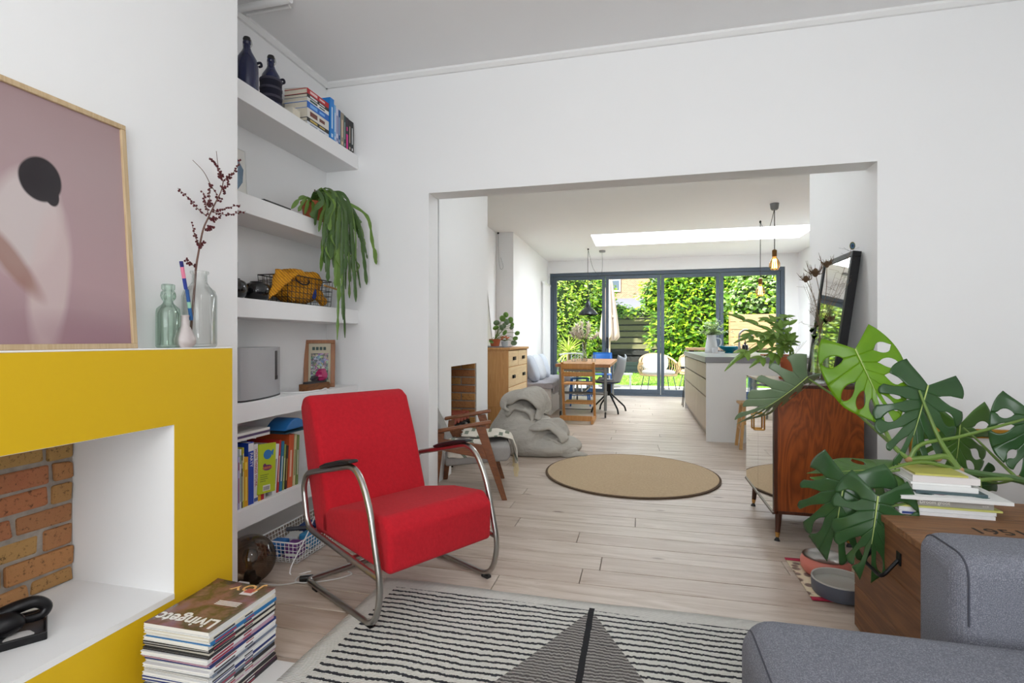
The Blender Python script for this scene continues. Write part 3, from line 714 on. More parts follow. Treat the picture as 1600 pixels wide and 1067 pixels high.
ends = [(501, 424), (507, 411), (509, 425), (531, 436), (517, 405), (540, 452), (546, 466), (556, 472), (539, 528), (527, 531), (563, 450), (573, 445), (588, 413), (574, 404), (565, 347), (556, 405), (551, 420), (521, 418), (498, 362), (504, 385),
        (514, 398), (524, 426), (534, 415), (543, 400), (515, 360), (509, 350), (548, 372), (528, 345), (538, 356), (520, 372), (533, 380), (545, 350), (526, 390), (506, 372), (556, 362), (492, 352), (500, 345), (486, 338), (516, 345), (536, 340), (550, 338), (562, 372), (570, 385), (540, 425), (548, 440), (530, 470), (536, 500), (512, 440), (524, 450)]
for k, (u, v) in enumerate(ends):
    xf = -1.765 + rr.uniform(-.02, .05)
    e = P(u, v, X=xf)
    if e.y > 3.07: e = P(u, v, Y=3.065)
    a = math.atan2(e.y - pot0.y, .12) * .8 + rr.uniform(-.5, .5)
    s = pot0 + Vector((math.cos(a) * .03, math.sin(a) * .04, rr.uniform(-.01, .01)))
    reach = Vector((e.x, pot0.y + (e.y - pot0.y) * rr.uniform(.5, .72), 0))
    top = z + .17 + rr.uniform(-.015, .03) + (.01 if u > 540 else 0)
    if u > 560: top -= .02
    ap = Vector(((s.x + reach.x) / 2, (s.y + reach.y) / 2, top)); sh = Vector((reach.x, reach.y, top - .05 - rr.uniform(0, .03)))
    md = Vector((e.x + rr.uniform(-.012, .012), (sh.y + e.y) / 2 + (e.y - sh.y) * .15, (sh.z + e.z) / 2))
    pts = [s, ap, sh, md, e] if e.z < sh.z - .05 else [s, ap, sh, e]
    path = smooth_path(pts, 9)
    ribbon(path, rr.uniform(.011, .016) * (.65 if v > 480 else 1), (1, rr.uniform(-1, .2), .2), rr.uniform(.08, .13)).build('stem', CACT if k % 3 else CACT2, cp, smooth=True, angle=60)
    if v > 400 and k % 2 == 0:
        j = path[int(len(path) * .8)]; MB()
        ribbon(smooth_path([j, j + Vector((.01, rr.choice((-1, 1)) * .018, -.03)), j + Vector((.012, rr.choice((-1, 1)) * .026, -.075))], 5), .006, (1, -.5, .2), .08).build('stem', CACT2, cp, smooth=True, angle=60)
for (u, v, yy) in ((455, 326, 2.5), (466, 330, 2.55), (476, 335, 2.62), (488, 345, 2.7)):
    e = P(u, v, X=SX - .03); s = pot0 + Vector((.02, -.03, 0))
    ribbon(smooth_path([s, (s + e) / 2 + Vector((0, 0, .05)), e], 8), .011, (1, -.4, .3), .1).build('stem', CACT2, cp, smooth=True, angle=60)
MB().tube([pot0, pot0 + Vector((0, .01, .09))], .004, 6).build('support_stick', plain('brown_stick', rgb(120, 92, 80), .8), cp)

# ---- middle shelf: black pots, wire basket with yellow crochet
z = SZ[2]
GLZ = plain('black_glaze', rgb(16, 17, 22), .14, .25, var=.1, Coat_Weight=.6)
def black_pot(label, y, x):
    t = thing('black_pot', label, 'pot', (x, y, z), group='black glazed pots on the middle shelf')
    MB().lathe([(.001, 0), (.035, 0), (.056, .014), (.069, .04), (.068, .062), (.055, .084), (.034, .093), (.032, .096), (.03, .09), (.001, .085)], n=28).build('body', GLZ, t, world=False, smooth=True, angle=70)
    MB().lathe([(.03, .093), (.033, .098), (.028, .099)], n=24).build('rim', GLZ, t, world=False, smooth=True)
black_pot('round black glazed pot next to the yellow crochet on the middle shelf', 2.277, -1.895); black_pot('round black glazed pot half hidden by the chimney on the middle shelf', 2.12, -1.90)
db = thing('dark_wooden_block', 'dark brown upright wooden block behind the black pots', 'block', (-2.0, 2.17, z))
MB().box(-2.03, -1.98, 2.14, 2.245, z, z + .20).build('block', wood('dark_walnut_block', rgb(74, 54, 44), rgb(52, 38, 32), 2), db, bevel=.003); MB().box(-2.035, -1.975, 2.135, 2.25, z, z + .008).build('foot', BLACK, db)
BX0, BX1, BY0, BY1 = -2.0, -1.83, 2.43, 2.83
bk = thing('wire_basket', 'black wire basket heaped with yellow crochet on the middle shelf', 'basket', (-1.91, 2.63, z))
def wire_cage(parent, x0, x1, y0, y1, z0, z1, step, r, mat, flare=0.0, rim=None):
    fx = lambda x, zz: x + (x - (x0 + x1) / 2) * flare * (zz - z0) / (z1 - z0); fy = lambda y, zz: y + (y - (y0 + y1) / 2) * flare * .5 * (zz - z0) / (z1 - z0)
    P3 = lambda x, y, zz: Vector((fx(x, zz), fy(y, zz), zz))
    for (pts, nm) in (('front', (lambda s: (x1, y0 + s * (y1 - y0)))), ('back', (lambda s: (x0, y0 + s * (y1 - y0)))), ('left', (lambda s: (x0 + s * (x1 - x0), y0))), ('right', (lambda s: (x0 + s * (x1 - x0), y1)))):
        L = (y1 - y0) if pts in ('front', 'back') else (x1 - x0); n = max(2, round(L / step)); m = MB()
        for i in range(n + 1):
            x, y = nm(i / n); m.tube([P3(x, y, z0), P3(x, y, z1)], r, 5)
        k = max(2, round((z1 - z0) / step))
        for i in range(k):
            zz = z0 + (z1 - z0) * i / k; a = nm(0); b = nm(1); m.tube([P3(*a, zz), P3(*b, zz)], r, 5)
        m.build('mesh_side', mat, parent)
    m = MB(); n = max(2, round((y1 - y0) / step))
    for i in range(n + 1): yy = y0 + (y1 - y0) * i / n; m.tube([(x0, yy, z0), (x1, yy, z0)], r, 5)
    n = max(2, round((x1 - x0) / step))
    for i in range(n + 1): xx = x0 + (x1 - x0) * i / n; m.tube([(xx, y0, z0), (xx, y1, z0)], r, 5)
    m.build('mesh_base', mat, parent)
    MB().tube(fillet([P3(x0, y0, z1), P3(x1, y0, z1), P3(x1, y1, z1), P3(x0, y1, z1), P3(x0, y0, z1)], .02), rim or r * 1.8, 7).build('rim', mat, parent, smooth=True)
wire_cage(bk, BX0, BX1, BY0, BY1, z + .004, z + .155, .032, .0016, BLACKM, .1, .003)
MB().tube(arc((BX1 + .004, 2.55, z + .14), (0, .06, 0), (.012, 0, -.03), 0, PI, 12), .004, 8).build('handle', BLACKM, bk, smooth=True)
t = NT('mustard_crochet'); v = t.coord(); wv = t.n('ShaderNodeTexWave', {'Vector': t.coord('Object', (1, 1, 1), (0.5, 0.9, 0)), 'Scale': 26.0, 'Distortion': 2.0, 'Detail': 1.0}); nz = t.noise(v, 40, 3)
t.set(t.mix(t.math('ADD', t.math('MULTIPLY', wv.outputs[1], .55), t.math('MULTIPLY', nz, .4)), rgb(176, 104, 10), rgb(244, 176, 34)), .95); t.bump(wv.outputs[1], .8, .008); CROCHET = t.m
yb = thing('crochet_blanket', 'mustard yellow crochet blanket spilling over the black wire basket', 'blanket', (-1.91, 2.63, z + .02))
def lump(c, rx, ry, rz, seed, amp=.22, nu=28, nv=16):
    m = MB(); m.ball((0, 0, 0), 1, 1, 1, nu, nv)
    for p in m.v:
        n = noise.noise(p * 1.7 + Vector((seed * 3.1, 0, 0))) * amp + noise.noise(p * 4.5 + Vector((0, seed, 0))) * amp * .4; p *= 1 + n
        p.x = p.x * rx + c[0]; p.y = p.y * ry + c[1]; p.z = p.z * rz + c[2]
    return m
lump((-1.915, 2.62, z + .10), .082, .185, .09, 1).build('heap', CROCHET, yb, smooth=True, angle=180)
lump((-1.90, 2.72, z + .155), .07, .085, .05, 2).build('fold', CROCHET, yb, smooth=True, angle=180)
lump((-1.90, 2.57, z + .16), .075, .10, .045, 5).build('fold', CROCHET, yb, smooth=True, angle=180)
for i, (yy, zz, r_) in enumerate(((2.59, .06, .035), (2.51, .04, .03), (2.75, .06, .036), (2.66, .11, .03), (2.79, .03, .028))):
    lump((-1.858, yy, z + zz + .005), .024, r_, r_, 7 + i, .12, 18, 12).build('knitted_flower', CROCHET, yb, smooth=True, angle=180)
fa, fb, fc, fd = P(466, 428, X=-1.80), P(430, 421, X=-1.86), P(419, 468, X=-1.812), P(437, 455, X=-1.80)
fd = fa * .45 + fc * .55
MB().grid(lambda a, b: (fb * (1 - a) + fa * a) * (1 - b) + (fc * (1 - a) + fd * a) * b + Vector((.012 * math.sin(PI * a) * math.sin(PI * b) + .004 * math.sin(14 * b), 0, .004 * math.sin(9 * a))), 12, 14).build('corner_flap', CROCHET, yb, smooth=True, angle=180, solid=.008)
MB().tube([P(507, 446, X=-1.80), P(529, 453, X=-1.84)], .006, 8).build('knitting_needle', plain('needle_wood', rgb(190, 140, 60), .5), yb)
tag(lump((-1.845, 2.685, z + .075), .012, .016, .038, 3, .15, 14, 10).build('blue_toy', plain('cobalt_felt', rgb(28, 62, 150), .8), None, smooth=True, angle=180), 'small cobalt blue felt piece tucked in the yellow crochet', 'toy')

# ---- fourth shelf: loudspeaker, framed picture, wooden stand
z = SZ[3]
sp = thing('loudspeaker', 'silver grey loudspeaker with curved front and black strip on the fourth shelf', 'speaker', (-1.912, 2.29, z), .24)
SPM = plain('speaker_mesh', rgb(178, 178, 180), .5, .35, var=.05, scale=300, bump=.15)
prof = [(-.06, -.21), (.02, -.21)] + [(.02 + .045 * math.cos(a), .21 * math.sin(a)) for a in [(-PI / 2 + PI * i / 14) for i in range(1, 14)]] + [(.02, .21), (-.06, .21)]
MB().prism([(x, y, .008) for x, y in prof], (0, 0, .252)).build('body', SPM, sp, world=False, smooth=True, angle=30)
MB().prism([(x * 1.02, y * 1.01, 0) for x, y in prof], (0, 0, .008)).build('base_plate', BLACK, sp, world=False)
def onface(y, dx=.0008): return .02 + .045 * math.sqrt(max(0, 1 - (y / .21) ** 2)) + dx
MB().grid(lambda a, b: Vector((onface(.082 + .034 * a), .082 + .034 * a, .09 + .15 * b)), 5, 4).build('display_strip', plain('dark_strip', rgb(38, 38, 40), .3), sp, world=False, solid=.001)
MB().grid(lambda a, b: Vector((onface(.08 + .04 * a, .0012), .08 + .04 * a, .088 + .02 * b)), 5, 3).build('button', BLACK, sp, world=False, solid=.001)
fp2 = thing('wooden_picture_frame', 'small brown wooden frame with colourful group picture on the fourth shelf', 'picture', (-1.955, 2.90, z), rot=(-.16, 0, .50))
FW2 = wood('brown_frame', rgb(166, 108, 62), rgb(138, 84, 46), 2, .45)
for (a, b, c0, c1) in ((-.092, .092, 0, .022), (-.092, .092, .278, .30), (-.092, -.066, .022, .278), (.066, .092, .022, .278)): MB().box(a, b, -.012, .012, c0, c1).build('frame_rail', FW2, fp2, world=False, bevel=.002, seg=1)
t = NT('busy_group_print'); v = t.coord(); vo = t.n('ShaderNodeTexVoronoi', {'Vector': v, 'Scale': 55.0}); n2 = t.noise(v, 70, 4, .8)
t.set(t.mix(t.ramp(n2, [(.45, (0, 0, 0)), (.55, (1, 1, 1))]), t.mix(.55, vo.outputs[1], rgb(90, 110, 100)), rgb(28, 28, 34)), .3)
MB().box(-.066, .066, -.004, .006, .022, .278).build('mount', plain('mount_tan', rgb(196, 188, 164), .6), fp2, world=False)
MB().box(-.052, .052, -.006, -.004, .045, .215).build('print', t.m, fp2, world=False)
for k in range(4): MB().box(-.045 + k * .022, -.029 + k * .022, -.006, -.004, .235, .255).build('printed_title', plain('title_dark', rgb(44, 70, 66), .5), fp2, world=False)
MB().box(-.05, .05, .012, .022, 0, .12).build('stand', BLACK, fp2, world=False)
ws = thing('wooden_stand', 'rough wooden block holding a slate strip in front of the picture frame', 'stand', (-1.89, 2.76, z))
MB().box(-1.915, -1.855, 2.64, 2.86, z, z + .04).build('block', wood('rough_oak', rgb(138, 88, 44), rgb(92, 56, 30), 1, .7), ws, bevel=.003)
MB().box(-1.90, -1.87, 2.66, 2.85, z + .04, z + .052).build('slate', plain('slate_strip', rgb(56, 56, 60), .6, var=.3, scale=60), ws)
tag(lump((-1.885, 2.82, z + .085), .028, .045, .036, 4, .35, 18, 12).build('pink_crystal', plain('magenta_crystal', rgb(172, 32, 96), .25, var=.3, scale=40), None, smooth=True, angle=25), 'magenta pink crystal lump on the wooden stand', 'crystal')
tag(lump((-1.885, 2.745, z + .068), .018, .03, .017, 9, .4, 14, 10).build('dark_stone', plain('dark_quartz', rgb(52, 50, 54), .3, var=.5, scale=60), None, smooth=True, angle=25), 'small dark glittering stone beside the pink crystal', 'stone')
tag(MB().tube(smooth_path([(-1.94, 2.50, z + .004), (-1.87, 2.55, z + .004), (-1.83, 2.62, z + .004), (-1.815, 2.70, z + .004), (-1.80, 2.76, z - .02), (-1.80, 2.75, .45), (-1.803, 2.70, .36), (-1.80, 2.74, .31), (-1.79, 2.73, .12), (-1.72, 2.55, .16), (-1.60, 2.27, .125), (-1.585, 2.12, .004), (-1.50, 2.16, .004)], 6), .003, 6).build('speaker_cable', WGLOSS, None, smooth=True), 'white cable hanging from the loudspeaker shelf over the wire tray', 'cable')

# ---- lowest shelf: children's books
z = SZ[4]
g5 = 'children books on the lowest shelf'
yy = 2.035
for (T, L, W, c, tcol, lab) in [(.012, .30, .2, (120, 150, 190), (210, 180, 120), 'tall blue-grey book hidden deepest by the chimney on the lowest shelf'), (.010, .25, .2, (150, 80, 120), (220, 190, 210), 'thin plum book beside the chimney edge'), (.012, .31, .22, (96, 140, 176), (226, 206, 140), 'tall thin pale blue book at the chimney edge'),
                                (.011, .245, .2, (178, 168, 206), (150, 60, 80), 'thin lilac book second from the chimney edge'), (.010, .28, .21, (226, 228, 224), (80, 150, 90), 'thin white book with green mark near the chimney'),
                                (.007, .25, .2, (46, 54, 64), (200, 200, 200), 'very thin dark book near the chimney'), (.008, .285, .21, (204, 196, 60), (240, 236, 200), 'thin lime-yellow book near the chimney'), (.026, .235, .18, (224, 164, 18), (250, 220, 90), 'short orange-yellow book on the lowest shelf')]:
    vbook(lab, yy, T, L, W, c, z, title=[(.12, .6, .4), (.75, .9, .5)], tc=tcol, group=g5); yy += T + .001
b1 = vbook('large blue hardback with white lettering on the lowest shelf', yy, .036, .30, .22, (26, 66, 176), z, title=[(.86, .985, .96)], tc=(232, 232, 234), group=g5); yy += .037
b2 = vbook('white hardback with red vertical lettering beside the blue one', yy, .028, .285, .22, (224, 222, 224), z, title=[(.02, .08, .9)], tc=(70, 90, 150), group=g5)
letters('HOW THINGS WORK', .024, (SX - .0216, yy + .007, z + .262), (0, 0, -1), (0, 1, 0), cm((168, 48, 48)), b2, stretch=.78); yy += .03
letters('PARTY', .026, (SX - .0216, yy - .055, z + .25), (0, 0, -1), (0, 1, 0), cm((235, 235, 238)), b1, stretch=.9)
vbook('short yellow book behind the lime green one', yy, .018, .10, .16, (232, 182, 20), z, group=g5, title=[(.3, .7, .5)], tc=(250, 250, 240)); vbook('short red book behind the lime green one', yy + .02, .02, .095, .16, (186, 30, 44), z, group=g5, title=[(.3, .7, .5)], tc=(240, 240, 240))
vbook('short grey book behind the lime green one', yy + .042, .012, .10, .16, (196, 196, 196), z, group=g5)
# lime book turned to show its cover
lm = thing('book', 'lime green picture book turned cover outwards on the lowest shelf', 'book', (SX - .014, yy + .052, z + .028), rot=(-.09, -.05, 0), group=g5)
MB().box(-.012, .0, -.062, .062, 0, .245).build('cover', cm((190, 208, 28)), lm, world=False, bevel=.002); MB().box(-.010, -.002, -.060, .0635, .003, .242).build('pages', PAPERW, lm, world=False)
def disc(cy, cz, ry, rz, n=16, x=.0002): return [(x, cy + ry * math.cos(2 * PI * i / n), cz + rz * math.sin(2 * PI * i / n)) for i in range(n)]
MB().prism(disc(0, .19, .03, .024), (.0005, 0, 0)).prism([(.0002, .02, .2), (.0002, .045, .215), (.0002, .04, .18)], (.0005, 0, 0)).build('blue_emblem', cm((40, 120, 190)), lm, world=False)
MB().prism(disc(.0, .125, .034, .014), (.0005, 0, 0)).prism(disc(-.02, .135, .012, .012), (.0005, 0, 0)).build('striped_emblem', cm((120, 50, 110)), lm, world=False)
for k in range(5): MB().prism([(.0008, -.03 + k * .014, .119), (.0008, -.022 + k * .014, .119), (.0008, -.022 + k * .014, .131), (.0008, -.03 + k * .014, .131)], (.0004, 0, 0)).build('stripe', cm((226, 130, 50)), lm, world=False)
for k, (w0, zz) in enumerate(((.06, .09), (.05, .08), (.055, .07), (.04, .06))): MB().box(0, .0005, -.05, -.05 + w0, zz, zz + .0028).build('printed_line', cm((90, 110, 30)), lm, world=False)
MB().box(0, .0006, -.03, .022, .012, .04).build('barcode_panel', PAPERW, lm, world=False)
for k in range(9): MB().box(.0006, .0009, -.026 + k * .005, -.0238 + k * .005, .015, .034).build('barcode_line', BLACK, lm, world=False)
yy += .055
vbook('olive box file standing behind the lime book', yy - .05, .05, .275, .12, (168, 172, 90), z, x=SX - .10, group=g5)
for (T, L, W, c, tcol, lab, ln) in [(.030, .255, .2, (232, 232, 234), (150, 150, 160), 'white leaning booklet right of the lime book', -.10), (.014, .27, .2, (190, 40, 40), (230, 220, 210), 'red book behind the white leaning booklet', -.08), (.020, .26, .2, (40, 120, 160), (210, 220, 220), 'teal blue book leaning on the lowest shelf', -.08),
                                    (.012, .24, .2, (150, 160, 80), (230, 230, 200), 'thin olive book leaning on the lowest shelf', -.07), (.014, .23, .2, (58, 44, 40), (200, 170, 90), 'dark patterned book leaning on the lowest shelf', -.07), (.040, .285, .22, (214, 92, 46), (240, 200, 170), 'thick orange book leaning near the red armchair', -.06),
                                    (.018, .28, .22, (216, 206, 160), (120, 120, 80), 'cream book leaning beside the thick orange one', -.06), (.02, .27, .22, (120, 140, 70), (220, 220, 200), 'moss green book leaning beside the cream one', -.05)]:
    vbook(lab, yy + .055, T, L, W, c, z, x=SX - .03, lean=ln * -1 if False else ln, title=[(.2, .7, .35)], tc=tcol, group=g5); yy += T + .006
for k in range(3): hbook(['white notebook lying lowest across the tops of the upright books', 'purple notebook lying between two white ones on the upright books', 'white notebook lying topmost across the upright books'][k], -1.932, 2.195, z + .313 + k * .0125, .012, .23, .175, ((228, 226, 224), (90, 70, 110), (236, 234, 230))[k], group='notebooks laid across the upright books', name='notebook', cat='notebook', pages=PAPERW)
bc = thing('plastic_case', 'blue rounded plastic case lying on top of the leaning books', 'case', (-1.87, 2.50, z + .30))
BLUEP = plain('blue_plastic', rgb(38, 110, 176), .4)
MB().prism([(-1.95, 2.40 + .19 * i / 10, z + .30 + .085 * math.sin(PI * (.08 + .84 * i / 10)) ** .8 - .015) for i in range(11)], (.13, 0, 0)).build('shell', BLUEP, bc, bevel=.006, seg=3)
MB().box(-1.955, -1.815, 2.395, 2.60, z + .297, z + .303).build('lid_edge', cm((28, 70, 90)), bc)

# ---- on the floor below the shelves
gl = thing('globe_lamp', 'smoked brown glass globe lamp on the floor at the chimney corner', 'lamp', (-1.70, 2.0, 0))
SMOKE = glass('smoked_glass', (0.60, 0.49, 0.39, 1), (0.26, 0.19, 0.14, 1), .14, refl=.4)
MB().lathe([(.03, .004)] + [(.108 * math.sin(a), .106 - .106 * math.cos(a)) for a in [(.29 + (PI - .29 - .3) * i / 18) for i in range(19)]], n=32).build('globe', SMOKE, gl, world=False, smooth=True, angle=180)
MB().lathe([(.001, .0), (.045, .0), (.045, .012), (.03, .016), (.022, .05), (.018, .052), (.001, .052)], n=20).build('base', plain('dark_bronze', rgb(70, 56, 44), .35, .8), gl, world=False, smooth=True)
MB().lathe([(.012, .052), (.014, .075), (.03, .105), (.032, .122), (.024, .145), (.001, .152)], n=18).build('bulb', glass('bulb_glass', (.85, .8, .7, 1), (.5, .45, .38, 1), .2), gl, world=False, smooth=True)
MB().tube(smooth_path([(.05, 0, .004), (.13, .0, .004), (.20, .04, .004), (.24, .10, .004), (.22, .13, .004), (.18, .10, .004), (.20, .05, .004), (.27, .06, .004), (.36, .12, .004), (.40, .18, .004), (.37, .20, .004)], 6), .003, 6).build('cable', plain('grey_cable', rgb(206, 204, 200), .5), gl, world=False, smooth=True)
MB().obb((.235, .075, .012), (.026, .014, 0), (-.007, .012, 0), (0, 0, .011)).build('inline_switch', BLACK, gl, world=False, bevel=.004, seg=3)
wt = thing('white_wire_tray', 'white wire tray of children paints under the lowest shelf', 'basket', (-1.725, 2.48, 0))
wire_cage(wt, -1.83, -1.62, 2.22, 2.74, .004, .105, .022, .0016, WGLOSS, .12, .0035)
PC = [(40, 110, 180), (226, 226, 222), (38, 66, 130), (210, 190, 40), (110, 60, 130), (60, 140, 190), (200, 90, 60), (60, 60, 66)]
kinds = ['blue', 'white', 'navy', 'lime', 'purple', 'sky blue', 'orange', 'dark grey']
rr = random.Random(33); k = 0
for i in range(2):
    for j in range(4):
        x, y_ = -1.775 + i * .095, 2.285 + j * .125; c = PC[k]
        t = thing('paint_packet', kinds[k] + ' paint packet lying in the white wire tray', 'packet', (x, y_, .012), rr.uniform(-.5, .5), group='paint packets in the wire tray')
        MB().box(-.035, .035, -.045, .045, 0, .045 + rr.uniform(0, .03)).build('box', cm(c), t, world=False, bevel=.006); MB().box(-.025, .03, -.0455, .0455, .012, .026).build('label_band', cm((236, 236, 230)), t, world=False); k += 1
for k, (c, nm) in enumerate((((220, 190, 60), 'yellow'), ((40, 40, 44), 'black'))):
    t = thing('paint_tube', nm + ' capped paint tube lying on the packets in the tray', 'tube', (-1.74 + k * .04, 2.40 + k * .16, .09), .5 + k)
    MB().tube([(-.06, 0, .012), (.04, 0, .012)], .011, 10).build('barrel', cm((60, 62, 70)), t, world=False); MB().tube([(.04, 0, .012), (.065, 0, .012)], .012, 10).build('cap', cm(c), t, world=False)

# ---- pile of magazines
rr = random.Random(5)
zz = .0115; N = 27; mg = 'tall pile of magazines by the mantelpiece'
SPC = [(240, 238, 232), (216, 214, 210), (40, 40, 44), (34, 52, 120), (190, 150, 170), (236, 236, 236), (120, 130, 150), (226, 220, 206), (40, 120, 180), (70, 40, 60), (206, 200, 196)]
SPN = ['white', 'pale grey', 'black', 'navy', 'dusty pink', 'bright white', 'slate', 'cream', 'blue', 'plum', 'warm grey']
order = [2, 9, 7, 2, 0, 4, 10, 2, 6, 0, 3, 5, 1, 6, 5, 0, 3, 4, 5, 2, 7, 2, 0, 8, 7, 5]
ordn = ['bottom', '2nd', '3rd', '4th', '5th', '6th', '7th', '8th', '9th', '10th', '11th', '12th', '13th', '14th', '15th', '16th', '17th', '18th', '19th', '20th', '21st', '22nd', '23rd', '24th', '25th', '26th']
for k in range(26):
    T = rr.choice([.007, .0085, .0095, .011]); ci = order[k]
    lab = ('%s-spined magazine at the bottom of the tall pile' % SPN[ci]) if k == 0 else '%s-spined magazine, %s from the bottom of the tall pile' % (SPN[ci], ordn[k])
    hbook(lab, -1.307 + rr.uniform(-.004, .004), 1.38 + rr.uniform(-.005, .005), zz, T, .28 + rr.uniform(-.006, .006), .232, SPC[ci], title=[(.06, .35, .5), (.5, .62, .4)], tc=rr.choice([(230, 230, 228), (60, 60, 70), (170, 60, 80)]), group=mg, pages=PAPERW, rz=rr.uniform(-.02, .02), name='magazine', cat='magazine'); zz += T + .0003
t = NT('garden_cover_photo'); v = t.coord(); n1 = t.noise(v, 9, 4, .6); n2 = t.noise(v, 40, 4, .7)
col = t.ramp(n1, [(.3, rgb(150, 118, 134)), (.45, rgb(146, 104, 92)), (.55, rgb(88, 84, 40)), (.68, rgb(160, 120, 110))]); t.set(t.mix(t.math('MULTIPLY', n2, .5), col, rgb(96, 64, 58)), .25); COVERPH = t.m
top = thing('magazine', 'magazine with garden photo cover and white title on top of the tall pile', 'magazine', (-1.307, 1.38, zz), 0.0, group=mg)
top_z = zz
MB().grid(lambda a, b: Vector((-.116 + .232 * a, -.14 + .28 * b, .0095 + .007 * (1 - a) ** 3 * b ** 6)), 14, 10).build('cover', COVERPH, top, world=False, smooth=True, angle=180, solid=.0008)
MB().box(-.115, .114, -.139, .139, 0, .0088).build('pages', PAPERW, top, world=False)
LW = plain('title_white', rgb(240, 238, 232), .5)
letters('Livingetc', .066, (-1.307 + .103, 1.38 - .078, top_z + .0104), (-1, 0, 0), (0, -1, 0), LW, top, stretch=.92, bold=.0012)
letters('JOY', .060, (-1.307 + .075, 1.38 + .135, top_z + .0102), (-1, 0, 0), (0, -1, 0), plain('title_orange', rgb(226, 176, 110), .5), top, bold=.001)
for k in range(4): MB().box(.0, .085, .0 + k * .007, .003 + k * .007, .0100, .0103).build('printed_line', LW, top, world=False)
MB().box(.03, .075, .072, .105, .0100, .0104).build('white_panel', cm((226, 220, 220)), top, world=False); MB().box(.035, .065, .085, .112, .0105, .0108).build('red_panel', cm((186, 84, 70)), top, world=False)

# ================================================================== front-room furniture
# ---- red armchair on a bent steel tube frame
fx, fy = .862, -.506
RC = Vector((-.965, 1.775, 0)); FW = Vector((fx, fy, 0)); SD = Vector((.506, .862, 0)); WID = .60
def rc(f, s, z): return RC + FW * f + SD * s + Vector((0, 0, z))
RED = fabric('red_wool', rgb(186, 22, 36), rgb(206, 32, 46), scale=700, mixscale=60, bump=.35)
ac = thing('red_armchair', 'red upholstered armchair on a bent steel tube frame', 'armchair', rc(-.3, .3, 0))
ZF = .014
prof = [(-.52, .02), (-.02, .014), (.055, .12), (.02, .28), (-.05, .55), (-.20, .59), (-.545, .50), (-.60, .45), (-.555, .26), (-.47, .22), (.028, .205)]
for s, nm in ((0.0, 'near'), (WID, 'far')):
    base = fillet([rc(a, s, b) for a, b in prof[:7]], [0, 0, .07, .2, .2, .13, 0], 7)[:-1]
    up = fillet([rc(a, s, b) for a, b in prof[4:]], [0, .13, .06, .05, .07, .05, 0], 6)
    path = fillet([rc(a, s, b) for a, b in [(-.52, ZF), (.0, ZF), (.05, .16), (-.035, .47), (-.13, .60), (-.56, .495), (-.60, .43), (-.555, .25), (.032, .207)]], [0, .075, .18, .13, .10, .05, .09, .06, 0], 8)
    MB().tube(path, .0125, 12).build('side_tube', STEEL, ac, smooth=True, angle=60)
    MB().prism([rc(-.17, s - .022, .600), rc(-.40, s - .022, .543), rc(-.41, s - .022, .553), rc(-.36, s - .022, .573), rc(-.24, s - .022, .605), rc(-.155, s - .022, .618), rc(-.145, s - .022, .608)], SD * .044).build('armrest_pad', BLACK, ac, bevel=.008, seg=3)
    for f in (-.03, -.47): MB().obb(rc(f, s, .006), FW * .02, SD * .012, (0, 0, .006)).build('foot_glide', BLACK, ac)
MB().tube(fillet([rc(-.50, 0, ZF), rc(-.56, 0, ZF), rc(-.56, WID, ZF), rc(-.50, WID, ZF)], .06, 6), .0125, 12).build('rear_floor_tube', STEEL, ac, smooth=True, angle=60)
MB().tube([rc(-.20, .0, .210), rc(-.20, WID, .210)], .010, 10).build('cross_tube', STEEL, ac, smooth=True)
def cushion(prof, s0, s1, name, bev=.035):
    m = MB().prism([rc(a, s0, b) for a, b in prof], SD * (s1 - s0)); return m.build(name, RED, ac, bevel=bev, seg=5, smooth=True, angle=180)
cushion([(-.50, .225), (.045, .205), (.052, .37), (.0, .418), (-.20, .40), (-.42, .355), (-.50, .34)], .035, WID - .035, 'seat', .022)
cushion([(-.555, .215), (-.42, .235), (-.44, .36), (-.52, .60), (-.60, .80), (-.645, .832), (-.70, .82), (-.722, .77), (-.655, .50)], .035, WID - .035, 'backrest', .022)

# ---- striped wool rug
t = NT('striped_rug'); v = t.coord('Object'); sx = t.n('ShaderNodeSeparateXYZ'); t.s(sx.inputs[0], v); X_, Y_ = sx.outputs[0], sx.outputs[1]
wob = t.math('MULTIPLY', t.math('SUBTRACT', t.noise(v, 3.0, 2), .5), .05); fine = t.math('MULTIPLY', t.math('SUBTRACT', t.noise(t.coord('Object', (1, .3, 1)), 90, 2), .5), .016)
ys = t.math('ADD', t.math('ADD', Y_, wob), fine); st = t.math('FRACT', t.math('DIVIDE', ys, .0345)); line = t.math('LESS_THAN', st, .34)
st2 = t.math('LESS_THAN', t.math('FRACT', t.math('DIVIDE', ys, .0172)), .55)
RX0, RX1, RY0, RY1 = -1.12, .76, -.4, 2.172
rx = lambda x: x - (RX0 + RX1) / 2; ry = lambda y: y - (RY0 + RY1) / 2
tri_w = t.math('MULTIPLY', t.math('SUBTRACT', ry(2.10), Y_), .50); ax = t.math('ABSOLUTE', t.math('SUBTRACT', X_, rx(-.185)))
intri = t.math('MULTIPLY', t.math('LESS_THAN', t.math('ADD', ax, t.math('MULTIPLY', fine, .6)), tri_w), 1.0)
inside = t.math('MULTIPLY', t.math('GREATER_THAN', X_, rx(RX0 + .085)), t.math('LESS_THAN', Y_, ry(RY1 - .075)))
cream = t.mix(t.noise(v, 60, 4, .7), rgb(196, 194, 188), rgb(224, 222, 216))
col = t.mix(t.math('MULTIPLY', t.math('MULTIPLY', line, inside), t.math('SUBTRACT', 1.0, intri)), cream, rgb(44, 46, 52))
tri = t.mix(st2, rgb(158, 154, 150), t.mix(t.noise(v, 25, 2), rgb(62, 62, 66), rgb(104, 98, 94)))
col = t.mix(t.math('MULTIPLY', intri, inside), col, tri)
